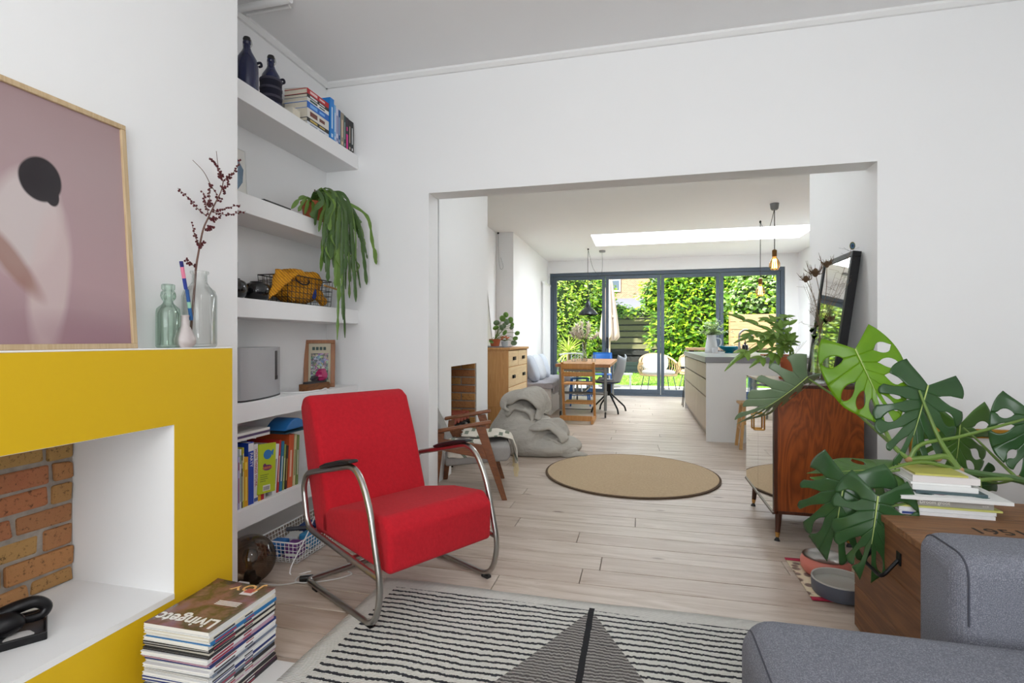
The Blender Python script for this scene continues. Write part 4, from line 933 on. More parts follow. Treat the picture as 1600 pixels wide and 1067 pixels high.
vline = t.math('MULTIPLY', t.math('LESS_THAN', t.math('ADD', ax, t.math('MULTIPLY', fine, .5)), .011), t.math('LESS_THAN', Y_, ry(2.115)))
col = t.mix(vline, col, rgb(24, 24, 28)); t.set(col, .95)
hgt = t.n('ShaderNodeTexWave', {'Vector': v, 'Scale': 46.0, 'Distortion': 1.0}, bands_direction='Y'); t.bump(hgt.outputs[1], .5, .006)
m = MB()
def rugz(a, b):
    x = RX0 + (RX1 - RX0) * a; y = RY0 + (RY1 - RY0) * b
    return Vector((x + .006 * math.sin(9 * b) * (1 - a), y + .008 * math.sin(11 * a) * b, .0075 + .0035 * noise.noise(Vector((x * 3, y * 4, 0))) + .0018 * noise.noise(Vector((x * 9, y * 9, 2)))))
m.grid(rugz, 60, 70); n = len(m.v)
o = m.build('striped_rug', t.m, None, smooth=True, angle=180, solid=.006); o.location.z = o.location.z
# keep object coordinates centred on the rug
tag(o, 'cream woven rug with thin black stripes and a grey triangle', 'rug')

# ---- round jute rug
t = NT('jute_braid'); v = t.coord(); nz = t.noise(v, 60, 4, .7); nb = t.noise(v, 4, 2)
t.set(t.mix(nz, rgb(164, 140, 110), rgb(204, 180, 146)), .95); t.bump(nz, .3, .004)
pr = [(.001, .012)]; R = .675; n = 30
for i in range(n):
    r0, r1 = R * i / n, R * (i + 1) / n
    pr += [(r0 + (r1 - r0) * .12, .0136), (r0 + (r1 - r0) * .5, .0155), (r1 - (r1 - r0) * .12, .0136)]
pr += [(R, .0)]
jr = thing('jute_rug', 'round braided jute rug on the whitewashed floorboards', 'rug', (-.075, 4.36, 0), rot=(0, 0, .1))
MB().lathe(pr, n=72).build('braid', t.m, jr, world=False, smooth=True, angle=180)
MB().lathe([(R, .0), (R + .012, .002), (R + .014, .010), (R + .003, .014), (R - .004, .012)], n=72, cap=False).build('edge_binding', plain('dark_jute', rgb(84, 64, 46), .95, var=.2, scale=40), jr, world=False, smooth=True)

# ---- grey sofa in the foreground
SOFA = fabric('blue_grey_tweed', rgb(98, 100, 112), rgb(116, 118, 128), scale=800, mixscale=90, bump=.4, fleck=rgb(160, 162, 170))
sf = thing('sofa', 'blue-grey tweed sofa with rounded arm in the right foreground', 'sofa', (1.0, .3, 0))
MB().box(.235, 1.70, -1.05, 1.405, .10, .425).build('seat', SOFA, sf, bevel=.075, seg=6, smooth=True, angle=180)
MB().box(.712, 1.75, 1.412, 1.62, .10, .592).build('arm', SOFA, sf, bevel=.05, seg=6, smooth=True, angle=180)
MB().box(1.42, 1.80, -1.05, 1.40, .30, .78).build('backrest', SOFA, sf, bevel=.07, seg=5, smooth=True, angle=180)
SEAM = plain('seam_thread', rgb(66, 68, 78), .9)
def rrpath(x, y0, y1, z0, z1, r): return fillet([(x, y0, z0), (x, y0, z1), (x, y1, z1), (x, y1, z0)], r, 6)
MB().tube(fillet([(.256, 1.405 - .02, .13), (.256, 1.405 - .022, .402), (.258, -.9, .402)], .07, 6), .0022, 6).build('seam', SEAM, sf, smooth=True)
MB().tube(fillet([(.735, 1.4185, .43), (.735, 1.4185, .586), (.735, 1.613, .586), (.735, 1.613, .2)], .055, 7), .0022, 6).build('seam', SEAM, sf, smooth=True)
for (x, y) in ((.35, -.9), (1.6, -.9), (.35, 1.28), (1.6, 1.5)): MB().tube([(x, y, 0), (x, y, .11)], [.018, .024], 10).build('leg', wood('sofa_leg_wood', rgb(120, 84, 54), rgb(96, 64, 40), 2), sf)

# ---- old wooden trunk behind the sofa
TRW = wood('old_pine_trunk', rgb(150, 106, 68), rgb(100, 66, 42), 0, .6, 3, ring=5)
TRS = wood('old_pine_trunk_side', rgb(136, 90, 54), rgb(92, 58, 36), 1, .6, 3, ring=5)
TX0, TX1, TY0, TY1, TZ = .79, 1.88, 1.64, 2.235, .506
tk = thing('blanket_chest', 'old dark pine blanket chest with iron handle behind the sofa', 'chest', (1.33, 1.94, 0))
for i in range(3): MB().box(TX0, TX0 + .02, TY0, TY1, .012 + i * .158, .012 + (i + 1) * .158 - .0015).build('side_board', TRS, tk, bevel=.002, seg=1)
for i in range(3): MB().box(TX1 - .02, TX1, TY0, TY1, .012 + i * .158, .012 + (i + 1) * .158 - .0015).build('side_board', TRS, tk, bevel=.002, seg=1)
for yy in (TY0, TY1 - .02):
    for i in range(3): MB().box(TX0 + .02, TX1 - .02, yy, yy + .02, .012 + i * .158, .012 + (i + 1) * .158 - .0015).build('front_board', TRW, tk, bevel=.002, seg=1)
MB().box(TX0 + .02, TX1 - .02, TY0 + .02, TY1 - .02, 0, .02).build('bottom_board', TRW, tk)
for i in range(3):
    w_ = (TY1 - TY0 + .02) / 3; MB().box(TX0 - .008, TX1 + .008, TY0 - .01 + i * w_ + .0008, TY0 - .01 + (i + 1) * w_ - .0008, TZ - .022, TZ).build('lid_board', TRW, tk, bevel=.003, seg=2)
hm = MB().tube(fillet([(TX0 - .004, 1.88, .40), (TX0 - .05, 1.88, .34), (TX0 - .05, 2.02, .34), (TX0 - .004, 2.02, .40)], .025, 5), .006, 8); hm.build('iron_handle', BLACKM, tk, smooth=True)
for yy in (1.88, 2.02): MB().box(TX0 - .005, TX0, yy - .014, yy + .014, .385, .425).build('handle_plate', BLACKM, tk, bevel=.002)
letters('1951', .07, (.985, 1.868, TZ + .0006), (1, .04, 0), (-.04, 1, 0), plain('black_stencil', rgb(34, 28, 26), .8, var=.4, scale=40), tk, stretch=1.1)

# ---- books on the trunk
gk = 'white books piled on the wooden trunk'
zz = TZ; xb0 = .985
for (T, L, W, c, dx, dy, lab, ti, tcl) in [(.011, .268, .225, (232, 232, 234), 0, 0, 'lowest white book with blue mark in the pile on the trunk', [(.03, .2, .7)], (60, 76, 140)), (.012, .272, .22, (226, 226, 228), .004, .004, 'second white book from the trunk lid', None, None),
                                          (.006, .292, .22, (206, 208, 120), .010, .002, 'thin lime-edged magazine in the trunk pile', None, None), (.024, .275, .215, (172, 170, 166), -.002, .006, 'grey-spined book with white title in the trunk pile', None, None), (.011, .31, .25, (228, 228, 226), .02, -.004, 'wide white picture book with botanical cover in the trunk pile', None, None)]:
    b = hbook(lab, xb0 + dx, 2.128 + dy, zz, T, L, W, c, spine=(0, -1, 0), along=(1, 0, 0), title=ti, tc=tcl or (255, 255, 255), group=gk, pages=PAPERW, rz=-.03)
    if 'grey-spined' in lab:
        letters('Droom groot', .0155, (xb0 - .075, 2.0262 + .0005, zz + .0075), (1, -.03, 0), (0, 0, 1), LW, b, bold=.0003)
        letters('CONNY', .0065, (xb0 - .118, 2.0274 + .0005, zz + .009), (1, -.03, 0), (0, 0, 1), LW, b); letters('SNOR', .0065, (xb0 + .10, 2.0209 + .0005, zz + .008), (1, -.03, 0), (0, 0, 1), LW, b)
    if 'botanical' in lab:
        rr = random.Random(4)
        for k in range(14):
            cx_, cy_ = rr.uniform(-.12, .12), rr.uniform(-.10, .02); MB().prism([(cx_ + .018 * math.cos(a) * (1 + .4 * math.sin(3 * a)), cy_ + .008 * math.sin(a), T + .0001) for a in [2 * PI * i / 10 for i in range(10)]], (0, 0, .0004)).build('printed_leaf', cm([(60, 96, 92), (150, 130, 140), (110, 120, 80)][k % 3]), b, world=False)
    zz += T + .0004
for (T, L, W, c, dx, lab) in [(.008, .20, .19, (74, 92, 96), .01, 'thin slate blue book under the small white books'), (.018, .185, .17, (226, 226, 224), -.004, 'small white book at the bottom of the upper trunk pile'), (.007, .17, .165, (238, 238, 236), -.016, 'thin white booklet in the upper trunk pile'),
                              (.022, .19, .165, (222, 216, 214), .0, 'thick small white book in the upper trunk pile'), (.006, .15, .15, (190, 186, 96), -.01, 'olive notebook topmost of the trunk pile')]:
    hbook(lab, xb0 + .02 + dx, 2.138, zz, T, L, W, c, spine=(0, -1, 0), along=(1, 0, 0), group=gk, pages=PAPERW, rz=-.06); zz += T + .0004

# ---- gilt frame leaning on the wall behind the trunk
GILT = plain('worn_gilt', rgb(176, 128, 40), .38, .7, var=.25, scale=30)
gf = thing('gilt_frame', 'large gilt picture frame leaning on the wall behind the trunk', 'picture', (1.64, 3.02, 0), rot=(-.10, 0, 0))
for (a, b, c0, c1) in ((-.31, .31, 0, .045), (-.31, .31, .605, .65), (-.31, -.265, .045, .605), (.265, .31, .045, .605)): MB().box(a, b, -.03, 0, c0, c1).build('frame_rail', GILT, gf, world=False, bevel=.008, seg=3)
MB().box(-.265, .265, -.012, -.002, .045, .605).build('canvas', plain('pale_canvas', rgb(216, 214, 212), .6, var=.06, scale=6), gf, world=False)

# ---- swiss cheese plant
MLEAF = {}
def leafy(name, c1, c2, rough=.3, trans=.2): return leafm(name, c1, c2, rough, trans=trans)
M_BRIGHT = leafy('monstera_bright', rgb(98, 150, 22), rgb(140, 186, 36), .3, .4); M_DARK = leafy('monstera_dark', rgb(38, 70, 40), rgb(60, 98, 52), .22, .12)
M_MID = leafy('monstera_mid', rgb(66, 104, 46), rgb(92, 132, 58), .3, .2); M_PALE = leafy('monstera_underside', rgb(96, 122, 88), rgb(140, 158, 128), .35, .2)
VEIN = plain('leaf_vein', rgb(176, 196, 110), .5)
def monstera_leaf(parent, base, tip, normal, wid, mat, fold=.25, droop=.25, curl=.2, seed=0, slit=1.0, holes=.35):
    """blade laid out along its lateral veins: lobes part from each other towards the margin (slits) or part and rejoin (holes)"""
    base, tip = Vector(base), Vector(tip); L = (tip - base).length / .88; f, s, n = frame_of(tip - base, normal); r = random.Random(seed)
    lobes, S, Q = 6, 16, 7; m = MB()
    def pt(vv, ss, side):
        th = math.radians(132 - 122 * vv ** .62); Rr = wid * .60 * (.80 + .42 * math.sin(PI * min(1, .10 + .72 * vv))) * (1 - .55 * max(0, vv - .55))
        x = vv ** 1.1 * L * .80; X = x + ss * Rr * math.cos(th) + ss * L * .20 * vv ** 4; Yl = side * ss * Rr * math.sin(th)
        zz = -fold * abs(Yl) * .5 - droop * L * (X / L) * abs(X / L) * .5 - curl * Yl * Yl / max(wid, .01) + .035 * wid * math.sin(4 * ss + vv * 11 + seed) * ss
        return base + f * X + s * Yl + n * zz
    for side in (-1, 1):
        cut = []
        for i in range(lobes + 1):
            if i == 0 or i == lobes: cut.append(None)
            elif r.random() < holes: i0 = r.uniform(.34, .5); cut.append((i0, r.uniform(.82, .92), .34))
            elif r.random() < .18: cut.append(None)
            else: cut.append((r.uniform(.36, .55), 9, .30 * slit))
        def g(c, ss):
            if c is None or ss <= c[0]: return 0.0
            if c[1] > 1: return c[2] * min(1, ((ss - c[0]) / .3)) ** .6
            return 0.0 if ss >= c[1] else c[2] * math.sin(PI * (ss - c[0]) / (c[1] - c[0])) ** .6
        for i in range(lobes):
            vs = []
            for q in range(Q + 1):
                for k in range(S + 1):
                    ss = k / S; ga, gb = g(cut[i], ss), g(cut[i + 1], ss); qq = ga + (1 - ga - gb) * q / Q
                    edge = 1 - .06 * (2 * q / Q - 1) ** 2 * (1 if (cut[i] and cut[i][1] > 1) or (cut[i + 1] and cut[i + 1][1] > 1) else 0)
                    vs.append(pt((i + qq) / lobes, ss * edge, side))
            m.add(vs, [(q * (S + 1) + k, q * (S + 1) + k + 1, (q + 1) * (S + 1) + k + 1, (q + 1) * (S + 1) + k) for q in range(Q) for k in range(S)])
    lf = m.build('leaf', mat, parent, smooth=True, angle=180, solid=.0012)
    MB().tube([pt(v_ / 10, 0, 1) + n * .0015 for v_ in range(11)], [.0028 * (1 - .07 * v_) for v_ in range(11)], 6).build('midrib', VEIN, lf, smooth=True)
    return lf
mp = thing('swiss_cheese_plant', 'sprawling swiss cheese plant arching over the trunk and books', 'plant', (1.66, 2.44, 0))
MB().lathe([(.001, 0), (.12, 0), (.155, .26), (.165, .27), (.165, .30), (.15, .30), (.145, .27), (.001, .265)], c=(1.66, 2.44, 0), n=28).build('pot', TERRA, mp, smooth=True)
MB().lathe([(.147, .268), (.001, .275)], c=(1.66, 2.44, 0), n=24).build('soil', SOIL, mp)
STEM = plain('plant_stem', rgb(104, 132, 58), .4, var=.25, scale=20); STEMD = plain('plant_stem_dark', rgb(74, 104, 58), .4, var=.25, scale=20); NODE = plain('stem_node', rgb(168, 130, 92), .7, var=.3, scale=40)
def stalk(pts, r0, r1, mat=STEM, n=8):
    p = smooth_path(pts, 7); MB().tube(p, [r0 + (r1 - r0) * i / (len(p) - 1) for i in range(len(p))], n).build('stalk', mat, mp, smooth=True)
pp = lambda u, v, t_: P(u, v, T=t_)
trunk0 = [Vector((1.64, 2.42, .27)), Vector((1.50, 2.34, .50)), pp(1600, 752, 1.86), pp(1540, 742, 1.86), pp(1500, 735, 1.87)]
stalk(trunk0, .016, .011, STEMD)
hub = pp(1500, 735, 1.87); hub2 = pp(1420, 718, 1.92); hub3 = pp(1590, 748, 1.86)
stalk([hub, pp(1480, 714, 1.89), pp(1450, 716, 1.9), hub2], .011, .010, STEM)
for q in (hub, hub2, pp(1465, 716, 1.9), hub3): MB().ball(q, .014, .013, .012, 10, 8).build('node', NODE, mp, smooth=True)
# leaf 1: bright, upper left
stalk([hub2, pp(1395, 695, 1.95), pp(1374, 650, 2.0), pp(1356, 598, 2.03), pp(1344, 562, 2.06)], .009, .004)
monstera_leaf(mp, pp(1336, 545, 2.06), pp(1372, 620, 2.0), (-.1, -1, .35), .215, M_BRIGHT, .12, .05, .15, 1, .7, .8)
# leaf 2: dark, right of it
stalk([hub, pp(1470, 690, 1.9), pp(1450, 645, 1.93), pp(1436, 610, 1.97)], .009, .004)
monstera_leaf(mp, pp(1450, 602, 1.97), pp(1426, 688, 1.93), (.1, -1, .2), .225, M_DARK, .12, .05, .15, 2, .9)
# leaf 3: behind, right
stalk([hub3, pp(1555, 715, 1.95), pp(1530, 690, 2.0), pp(1505, 668, 2.05)], .006, .003)
monstera_leaf(mp, pp(1500, 662, 2.10), pp(1496, 722, 2.12), (.2, -1, .5), .23, M_MID, .1, .1, .2, 3)
# leaf 4: seen from the edge, over the cabinet corner
stalk([hub2, pp(1380, 682, 2.05), pp(1320, 630, 2.3), pp(1264, 592, 2.5)], .008, .004)
monstera_leaf(mp, pp(1262, 588, 2.52), pp(1196, 648, 2.56), (.75, -.35, .42), .20, M_PALE, .75, .35, .3, 4, .9)
# leaf 5: light, low, pointing left
stalk([hub, pp(1450, 732, 1.88), pp(1400, 735, 1.9), pp(1362, 745, 1.92)], .008, .003)
monstera_leaf(mp, pp(1385, 735, 1.92), pp(1308, 733, 1.97), (0, -.4, 1), .17, M_MID, .1, .2, .2, 5, .9)
# leaf 6a, 6b: dark drooping pair in front of the trunk's side
stalk([hub3, pp(1520, 752, 1.8), pp(1440, 780, 1.76), pp(1375, 795, 1.77)], .008, .003, STEM)
stalk([hub, pp(1440, 722, 1.86), pp(1380, 735, 1.84), pp(1325, 752, 1.86)], .008, .003, STEM)
monstera_leaf(mp, pp(1322, 745, 1.86), pp(1304, 818, 1.83), (-.55, -.9, .25), .24, M_DARK, .55, .5, .35, 6)
monstera_leaf(mp, pp(1372, 775, 1.76), pp(1362, 858, 1.73), (-.25, -1, .2), .19, M_DARK, .45, .25, .25, 7)
# leaf 7: cut by the frame on the right, leaf 8: behind the books
stalk([hub2, pp(1440, 694, 1.92), pp(1500, 682, 1.9), pp(1575, 662, 1.88), pp(1600, 655, 1.88)], .008, .004)
monstera_leaf(mp, pp(1608, 640, 1.88), pp(1610, 715, 1.86), (0, -1, .3), .17, M_DARK, .12, .1, .2, 8)
stalk([hub3, pp(1560, 755, 1.95), pp(1540, 752, 2.05)], .005, .003)
monstera_leaf(mp, pp(1530, 745, 2.08), pp(1538, 792, 2.10), (.1, -1, .3), .13, M_DARK, .2, .1, .2, 9)

# ---- pet bowls on a mat
mt = thing('pet_mat', 'red and cream flowered mat under the two pet bowls', 'mat', (.93, 2.64, 0))
t = NT('flowered_cloth'); v = t.coord(); vo = t.n('ShaderNodeTexVoronoi', {'Vector': v, 'Scale': 22.0}); n1 = t.noise(v, 16, 4, .6)
col = t.mix(t.ramp(vo.outputs[0], [(.35, (1, 1, 1)), (.5, (0, 0, 0))]), rgb(214, 198, 168), t.mix(n1, rgb(124, 52, 84), rgb(120, 130, 96))); t.set(t.mix(t.ramp(n1, [(.55, (0, 0, 0)), (.65, (1, 1, 1))]), col, rgb(196, 150, 140)), .9)
MB().grid(lambda a, b: Vector((.70 + .46 * a, 2.45 + .375 * b, .004 + .0015 * math.sin(9 * a + 3 * b))), 10, 10).build('cloth', t.m, mt, smooth=True, angle=180, solid=.003)
for (y0, y1) in ((2.42, 2.45), (2.825, 2.857)): MB().grid(lambda a, b: Vector((.70 + .46 * a, y0 + (y1 - y0) * b, .004 + .0015 * math.sin(9 * a))), 10, 3).build('border', plain('crimson_border', rgb(164, 34, 62), .9), mt, smooth=True, angle=180, solid=.003)
pb = thing('pink_pet_bowl', 'pink pet bowl with stainless steel insert on the mat', 'pet bowl', (.839, 2.715, .007))
MB().lathe([(.001, .0), (.088, .0), (.102, .02), (.104, .05), (.095, .072), (.09, .074), (.088, .05), (.08, .02), (.001, .012)], n=36).build('shell', plain('coral_plastic', rgb(222, 132, 118), .45), pb, world=False, smooth=True)
MB().lathe([(.096, .076), (.09, .078), (.083, .055), (.06, .034), (.001, .031)], n=36, cap=False).build('steel_insert', STEEL, pb, world=False, smooth=True, angle=180)
wb = thing('grey_pet_bowl', 'grey ceramic pet bowl of water with pale rim nearest the sofa', 'pet bowl', (.827, 2.498, .007))
MB().lathe([(.001, 0), (.098, 0), (.106, .012), (.108, .062)], n=36, cap=False).build('shell', plain('slate_glaze', rgb(94, 100, 114), .4, var=.1), wb, world=False, smooth=True)
MB().lathe([(.108, .062), (.106, .068), (.101, .066), (.098, .02), (.001, .016)], n=36, cap=False).build('glazed_inside', plain('pale_glaze', rgb(190, 188, 182), .25), wb, world=False, smooth=True)
MB().lathe([(.0995, .042), (.001, .042)], n=36, cap=False).build('water', plain('bowl_water', rgb(176, 174, 166), .05, var=.02, Coat_Weight=.5), wb, world=False)

# ---- walnut cabinet with mirrored doors
WAL = wood('figured_walnut', rgb(164, 84, 36), rgb(96, 46, 22), 2, .32, 2.6, ring=11, spread=.55); WALD = wood('dark_walnut', rgb(86, 46, 26), rgb(60, 32, 20), 2, .35)
kx0, kx1, ky0, ky1, kz0, kz1 = .69, 1.115, 3.03, 3.78, .165, .852
cb = thing('walnut_cabinet', 'walnut cabinet with mirrored doors on tapered brass-tipped legs', 'cabinet', (.9, 3.4, 0))
MB().box(kx0 + .02, kx1, ky0 + .001, ky0 + .018, kz0 + .018, kz1 - .018).build('side_panel', WAL, cb); MB().box(kx0 + .02, kx1, ky1 - .018, ky1, kz0 + .018, kz1 - .018).build('side_panel', WAL, cb)
MB().box(kx0 + .01, kx1, ky0, ky1, kz1 - .018, kz1).build('top_panel', WALD, cb, bevel=.003); MB().box(kx0 + .01, kx1, ky0, ky1, kz0, kz0 + .018).build('bottom_panel', WALD, cb, bevel=.003)
MB().box(kx1 - .012, kx1, ky0 + .018, ky1 - .018, kz0 + .018, kz1 - .018).build('back_panel', WALD, cb)
MB().box(kx0 + .002, kx0 + .02, ky0, ky0 + .016, kz0, kz1).build('edge_lipping', WALD, cb); MB().box(kx0 + .002, kx0 + .02, ky1 - .016, ky1, kz0, kz1).build('edge_lipping', WALD, cb)
MIR = plain('silvered_mirror', rgb(226, 224, 222), .03, 1.0, var=.01)
ym = (ky0 + ky1) / 2; BRASS = plain('polished_brass', rgb(196, 150, 84), .2, 1.0)
for a, b in ((ky0 + .017, ym - .001), (ym + .001, ky1 - .017)):
    d = MB().box(kx0 - .001, kx0 + .018, a, b, kz0 + .004, kz1 - .004).build('door', MIR, cb)
    hy = b - .03 if b < ky1 - .1 else a + .03
    MB().tube(fillet([(kx0 - .001, hy, .555), (kx0 - .03, hy, .555), (kx0 - .03, hy, .65), (kx0 - .001, hy, .65)], .006, 3), .005, 8).build('handle', BRASS, d, smooth=True)
MB().box(kx0 - .006, kx0 + .004, ky0, ky1, kz0 - .002, kz0 + .010).build('lower_trim', plain('dull_pewter', rgb(110, 100, 92), .35, .7), cb)
for (x, y, sx_, sy_) in ((.735, 3.115, -1, -1), (.735, 3.70, -1, 1), (1.06, 3.115, 1, -1), (1.06, 3.70, 1, 1)):
    a = Vector((x, y, kz0)); b = Vector((x + .012 * sx_, y + .015 * sy_, 0)); l = MB().tube([a, a * .28 + b * .72], [.019, .0125], 12).build('leg', WALD, cb, smooth=True)
    MB().tube([a * .28 + b * .72, a * .12 + b * .88], [.013, .0095], 12).build('ferrule', BRASS, l, smooth=True); MB().tube([a * .12 + b * .88, b], [.006, .016], 12).build('foot', BLACK, l, smooth=True)

# ---- on the cabinet
mi = thing('leaning_mirror', 'black framed mirror leaning on the wall above the walnut cabinet', 'mirror', (1.075, 3.525, kz1), rot=(0, .135, 0))
for (a, b, c0, c1) in ((-.245, .245, 0, .03), (-.245, .245, .71, .74), (-.245, -.215, .03, .71), (.215, .245, .03, .71)): MB().box(-.022, .022, a, b, c0, c1).build('frame_rail', BLACKM, mi, world=False, bevel=.002)
MB().box(-.016, -.012, -.215, .215, .03, .71).build('mirror_glass', MIR, mi, world=False)
vs = thing('dried_flower_bottle', 'clear glass bottle vase of dried stems on the walnut cabinet', 'vase', (.975, 3.24, kz1))
MB().lathe([(.001, .004), (.042, 0), (.046, .006), (.046, .17), (.042, .20), (.024, .235), (.015, .25), (.014, .285), (.018, .292), (.015, .296), (.012, .29), (.012, .25), (.022, .23), (.039, .198), (.043, .17), (.043, .01), (.001, .009)], n=30).build('body', CLEAR, vs, world=False, smooth=True, angle=60)
DRY = plain('dried_stem', rgb(112, 92, 70), .9, var=.3, scale=50); DRYH = plain('dried_head', rgb(92, 70, 48), .9, var=.35, scale=60)
neck = Vector((.975, 3.24, kz1 + .28)); rr = random.Random(8)
heads = [((1259, 436), 1.5), ((1274, 426), 1.9), ((1292, 413), 1.5), ((1297, 498), 1.3)]
for k, ((u, v), s_) in enumerate(heads):
    fl = thing('dried_seed_head', ['spiky dried seed head leaning furthest left in the bottle', 'largest dried seed head in the middle of the bottle', 'dried seed head nearest the mirror top', 'lowest dried seed head in front of the mirror glass'][k], 'dried flower', (.975 + rr.uniform(-.02, .02), 3.24 + rr.uniform(-.02, .02), kz1 + .012), group='dried seed heads in the bottle')
    e = P(u, v, Y=3.22 - .01 * k); b0 = WM[fl.name].translation
    MB().tube(smooth_path([b0, neck + Vector((rr.uniform(-.005, .005), rr.uniform(-.005, .005), 0)), (neck + e) / 2 + Vector((.012, 0, .02)), e], 6), .0016, 6).build('stem', DRY, fl, smooth=True)
    hd = MB().ball(e, .0085 * s_, .0085 * s_, .013 * s_, 12, 8).build('seed_pod', DRYH, fl, smooth=True)
    sp_ = MB()
    for j in range(22):
        a = 2 * PI * j / 22 + rr.uniform(-.2, .2); d1 = Vector((math.cos(a), math.sin(a), rr.uniform(-.3, .7))) * rr.uniform(.012, .018) * s_; sp_.tube(smooth_path([e - Vector((0, 0, .012)), e + d1, e + d1 * rr.uniform(.9, 1.9) + Vector((0, 0, rr.uniform(.0, .028) * s_))], 4), [.0022] * 4 + [.0015] * 3 + [.0009, .0006], 4)
    sp_.build('bract', DRYH, fl)
wp = thing('dried_grass_sprays', 'wispy dried grass sprays fanning out of the bottle vase', 'dried grass', (.975, 3.24, kz1 + .012))
m = MB()
for j in range(26):
    u, v = rr.uniform(1250, 1330), rr.uniform(425, 520); e = P(u, v, Y=3.2 + rr.uniform(-.03, .03)); mid = (neck + e) / 2 + Vector((0, 0, rr.uniform(0, .03)))
    path = smooth_path([Vector((.975, 3.24, kz1 + .02)) + Vector((rr.uniform(-.03, .03), rr.uniform(-.03, .03), 0)), neck, mid, e], 5); m.tube(path, .0007, 4)
    for q in range(3): b = path[rr.randrange(8, len(path))]; m.tube(smooth_path([b, b + Vector((rr.uniform(-.02, .02), 0, .01)), b + Vector((rr.uniform(-.05, .05), rr.uniform(-.02, .02), rr.uniform(-.01, .04)))], 3), .0005, 4)
m.build('sprays', DRY, wp)['kind'] = 'stuff'
m = MB()
for (u, v) in ((1268, 520), (1276, 512), (1290, 505), (1272, 530)):
    c = P(u, v, Y=3.21)
    for j in range(4): m.add([c, c + Vector((.012, 0, .012)), c + Vector((rr.uniform(-.02, .02), 0, .03)), c + Vector((-.012, 0, .012))], [(0, 1, 2, 3)])
m.build('green_leaves', M_MID, wp)
ft = thing('peacock_feather', 'peacock feather with blue-green eye rising above the black mirror frame', 'feather', (.985, 3.25, kz1 + .02))
e = P(1332, 384, Y=3.24); stem = smooth_path([Vector((.985, 3.25, kz1 + .02)), neck, (neck + e) / 2 + Vector((.0, 0, -.01)), e], 8)
MB().tube(stem, .0012, 5).build('shaft', DRY, ft, smooth=True)
def feye(rx_, rz_, off, col, nm):
    m = MB(); c = e + Vector((0, off, 0)); m.prism([c + Vector((rx_ * math.cos(a), 0, rz_ * math.sin(a))) for a in [2 * PI * i / 18 for i in range(18)]], (0, .0008, 0)); m.build(nm, plain(nm, rgb(*col), .4), ft)
feye(.014, .022, 0, (96, 92, 50), 'feather_vane'); feye(.0095, .015, -.0012, (30, 92, 120), 'feather_eye_ring'); feye(.005, .008, -.0024, (22, 30, 70), 'feather_eye')
m = MB()
for j in range(46):
    b = stem[min(len(stem) - 1, int(len(stem) * rr.uniform(.42, 1.0)))]; sd = rr.choice((-1, 1)); m.tube(smooth_path([b, b + Vector((sd * .02, 0, .012)), b + Vector((sd * rr.uniform(.03, .06), rr.uniform(-.01, .01), rr.uniform(.0, .03)))], 3), .0005, 4)
m.build('barbs', plain('feather_barb', rgb(70, 62, 52), .7), ft)['kind'] = 'stuff'
# terracotta pot with the lobed fern
fe = thing('potted_fern', 'green lobed fern in a terracotta pot on the walnut cabinet', 'plant', (.90, 3.50, kz1))
MB().lathe([(.001, 0), (.07, 0), (.075, .012), (.07, .014), (.001, .008)], n=24).build('saucer', TERRA, fe, world=False, smooth=True)
MB().lathe([(.001, .012), (.05, .012), (.068, .105), (.076, .105), (.078, .135), (.068, .135), (.066, .12), (.001, .118)], n=28).build('pot', TERRA, fe, world=False, smooth=True)
MB().lathe([(.0665, .117), (.001, .124)], n=20).build('soil', SOIL, fe, world=False)
FERN = leafm('fern_green', rgb(108, 148, 56), rgb(160, 192, 92), .4, trans=.4)
def blade(m, base, tip, w, up=(0, 0, 1), bend=.1, n=6):
    base, tip = Vector(base), Vector(tip); f, s, nn = frame_of(tip - base, up); L = (tip - base).length; vs = []
    for i in range(n + 1):
        a = i / n; ww = w * math.sin(PI * min(.98, .08 + .92 * a) ** .8) ** .7 + .0006; c = base + (tip - base) * a - nn * bend * L * a * a
        vs += [c - s * ww + nn * ww * .25, c, c + s * ww + nn * ww * .25]
    fs = []
    for i in range(n): fs += [(3 * i, 3 * i + 1, 3 * i + 4, 3 * i + 3), (3 * i + 1, 3 * i + 2, 3 * i + 5, 3 * i + 4)]
    m.add(vs, fs)
c0 = Vector((.90, 3.50, kz1 + .125)); rr = random.Random(12)
fr_ends = [((1142, 491), 3.0), ((1190, 497), 3.25), ((1206, 500), 3.45), ((1168, 521), 3.05), ((1156, 531), 3.1), ((1144, 566), 2.95), ((1178, 568), 3.1), ((1213, 512), 3.3), ((1226, 497), 3.5), ((1236, 538), 3.4), ((1205, 566), 3.2), ((1192, 540), 3.1), ((1222, 530), 3.3)]
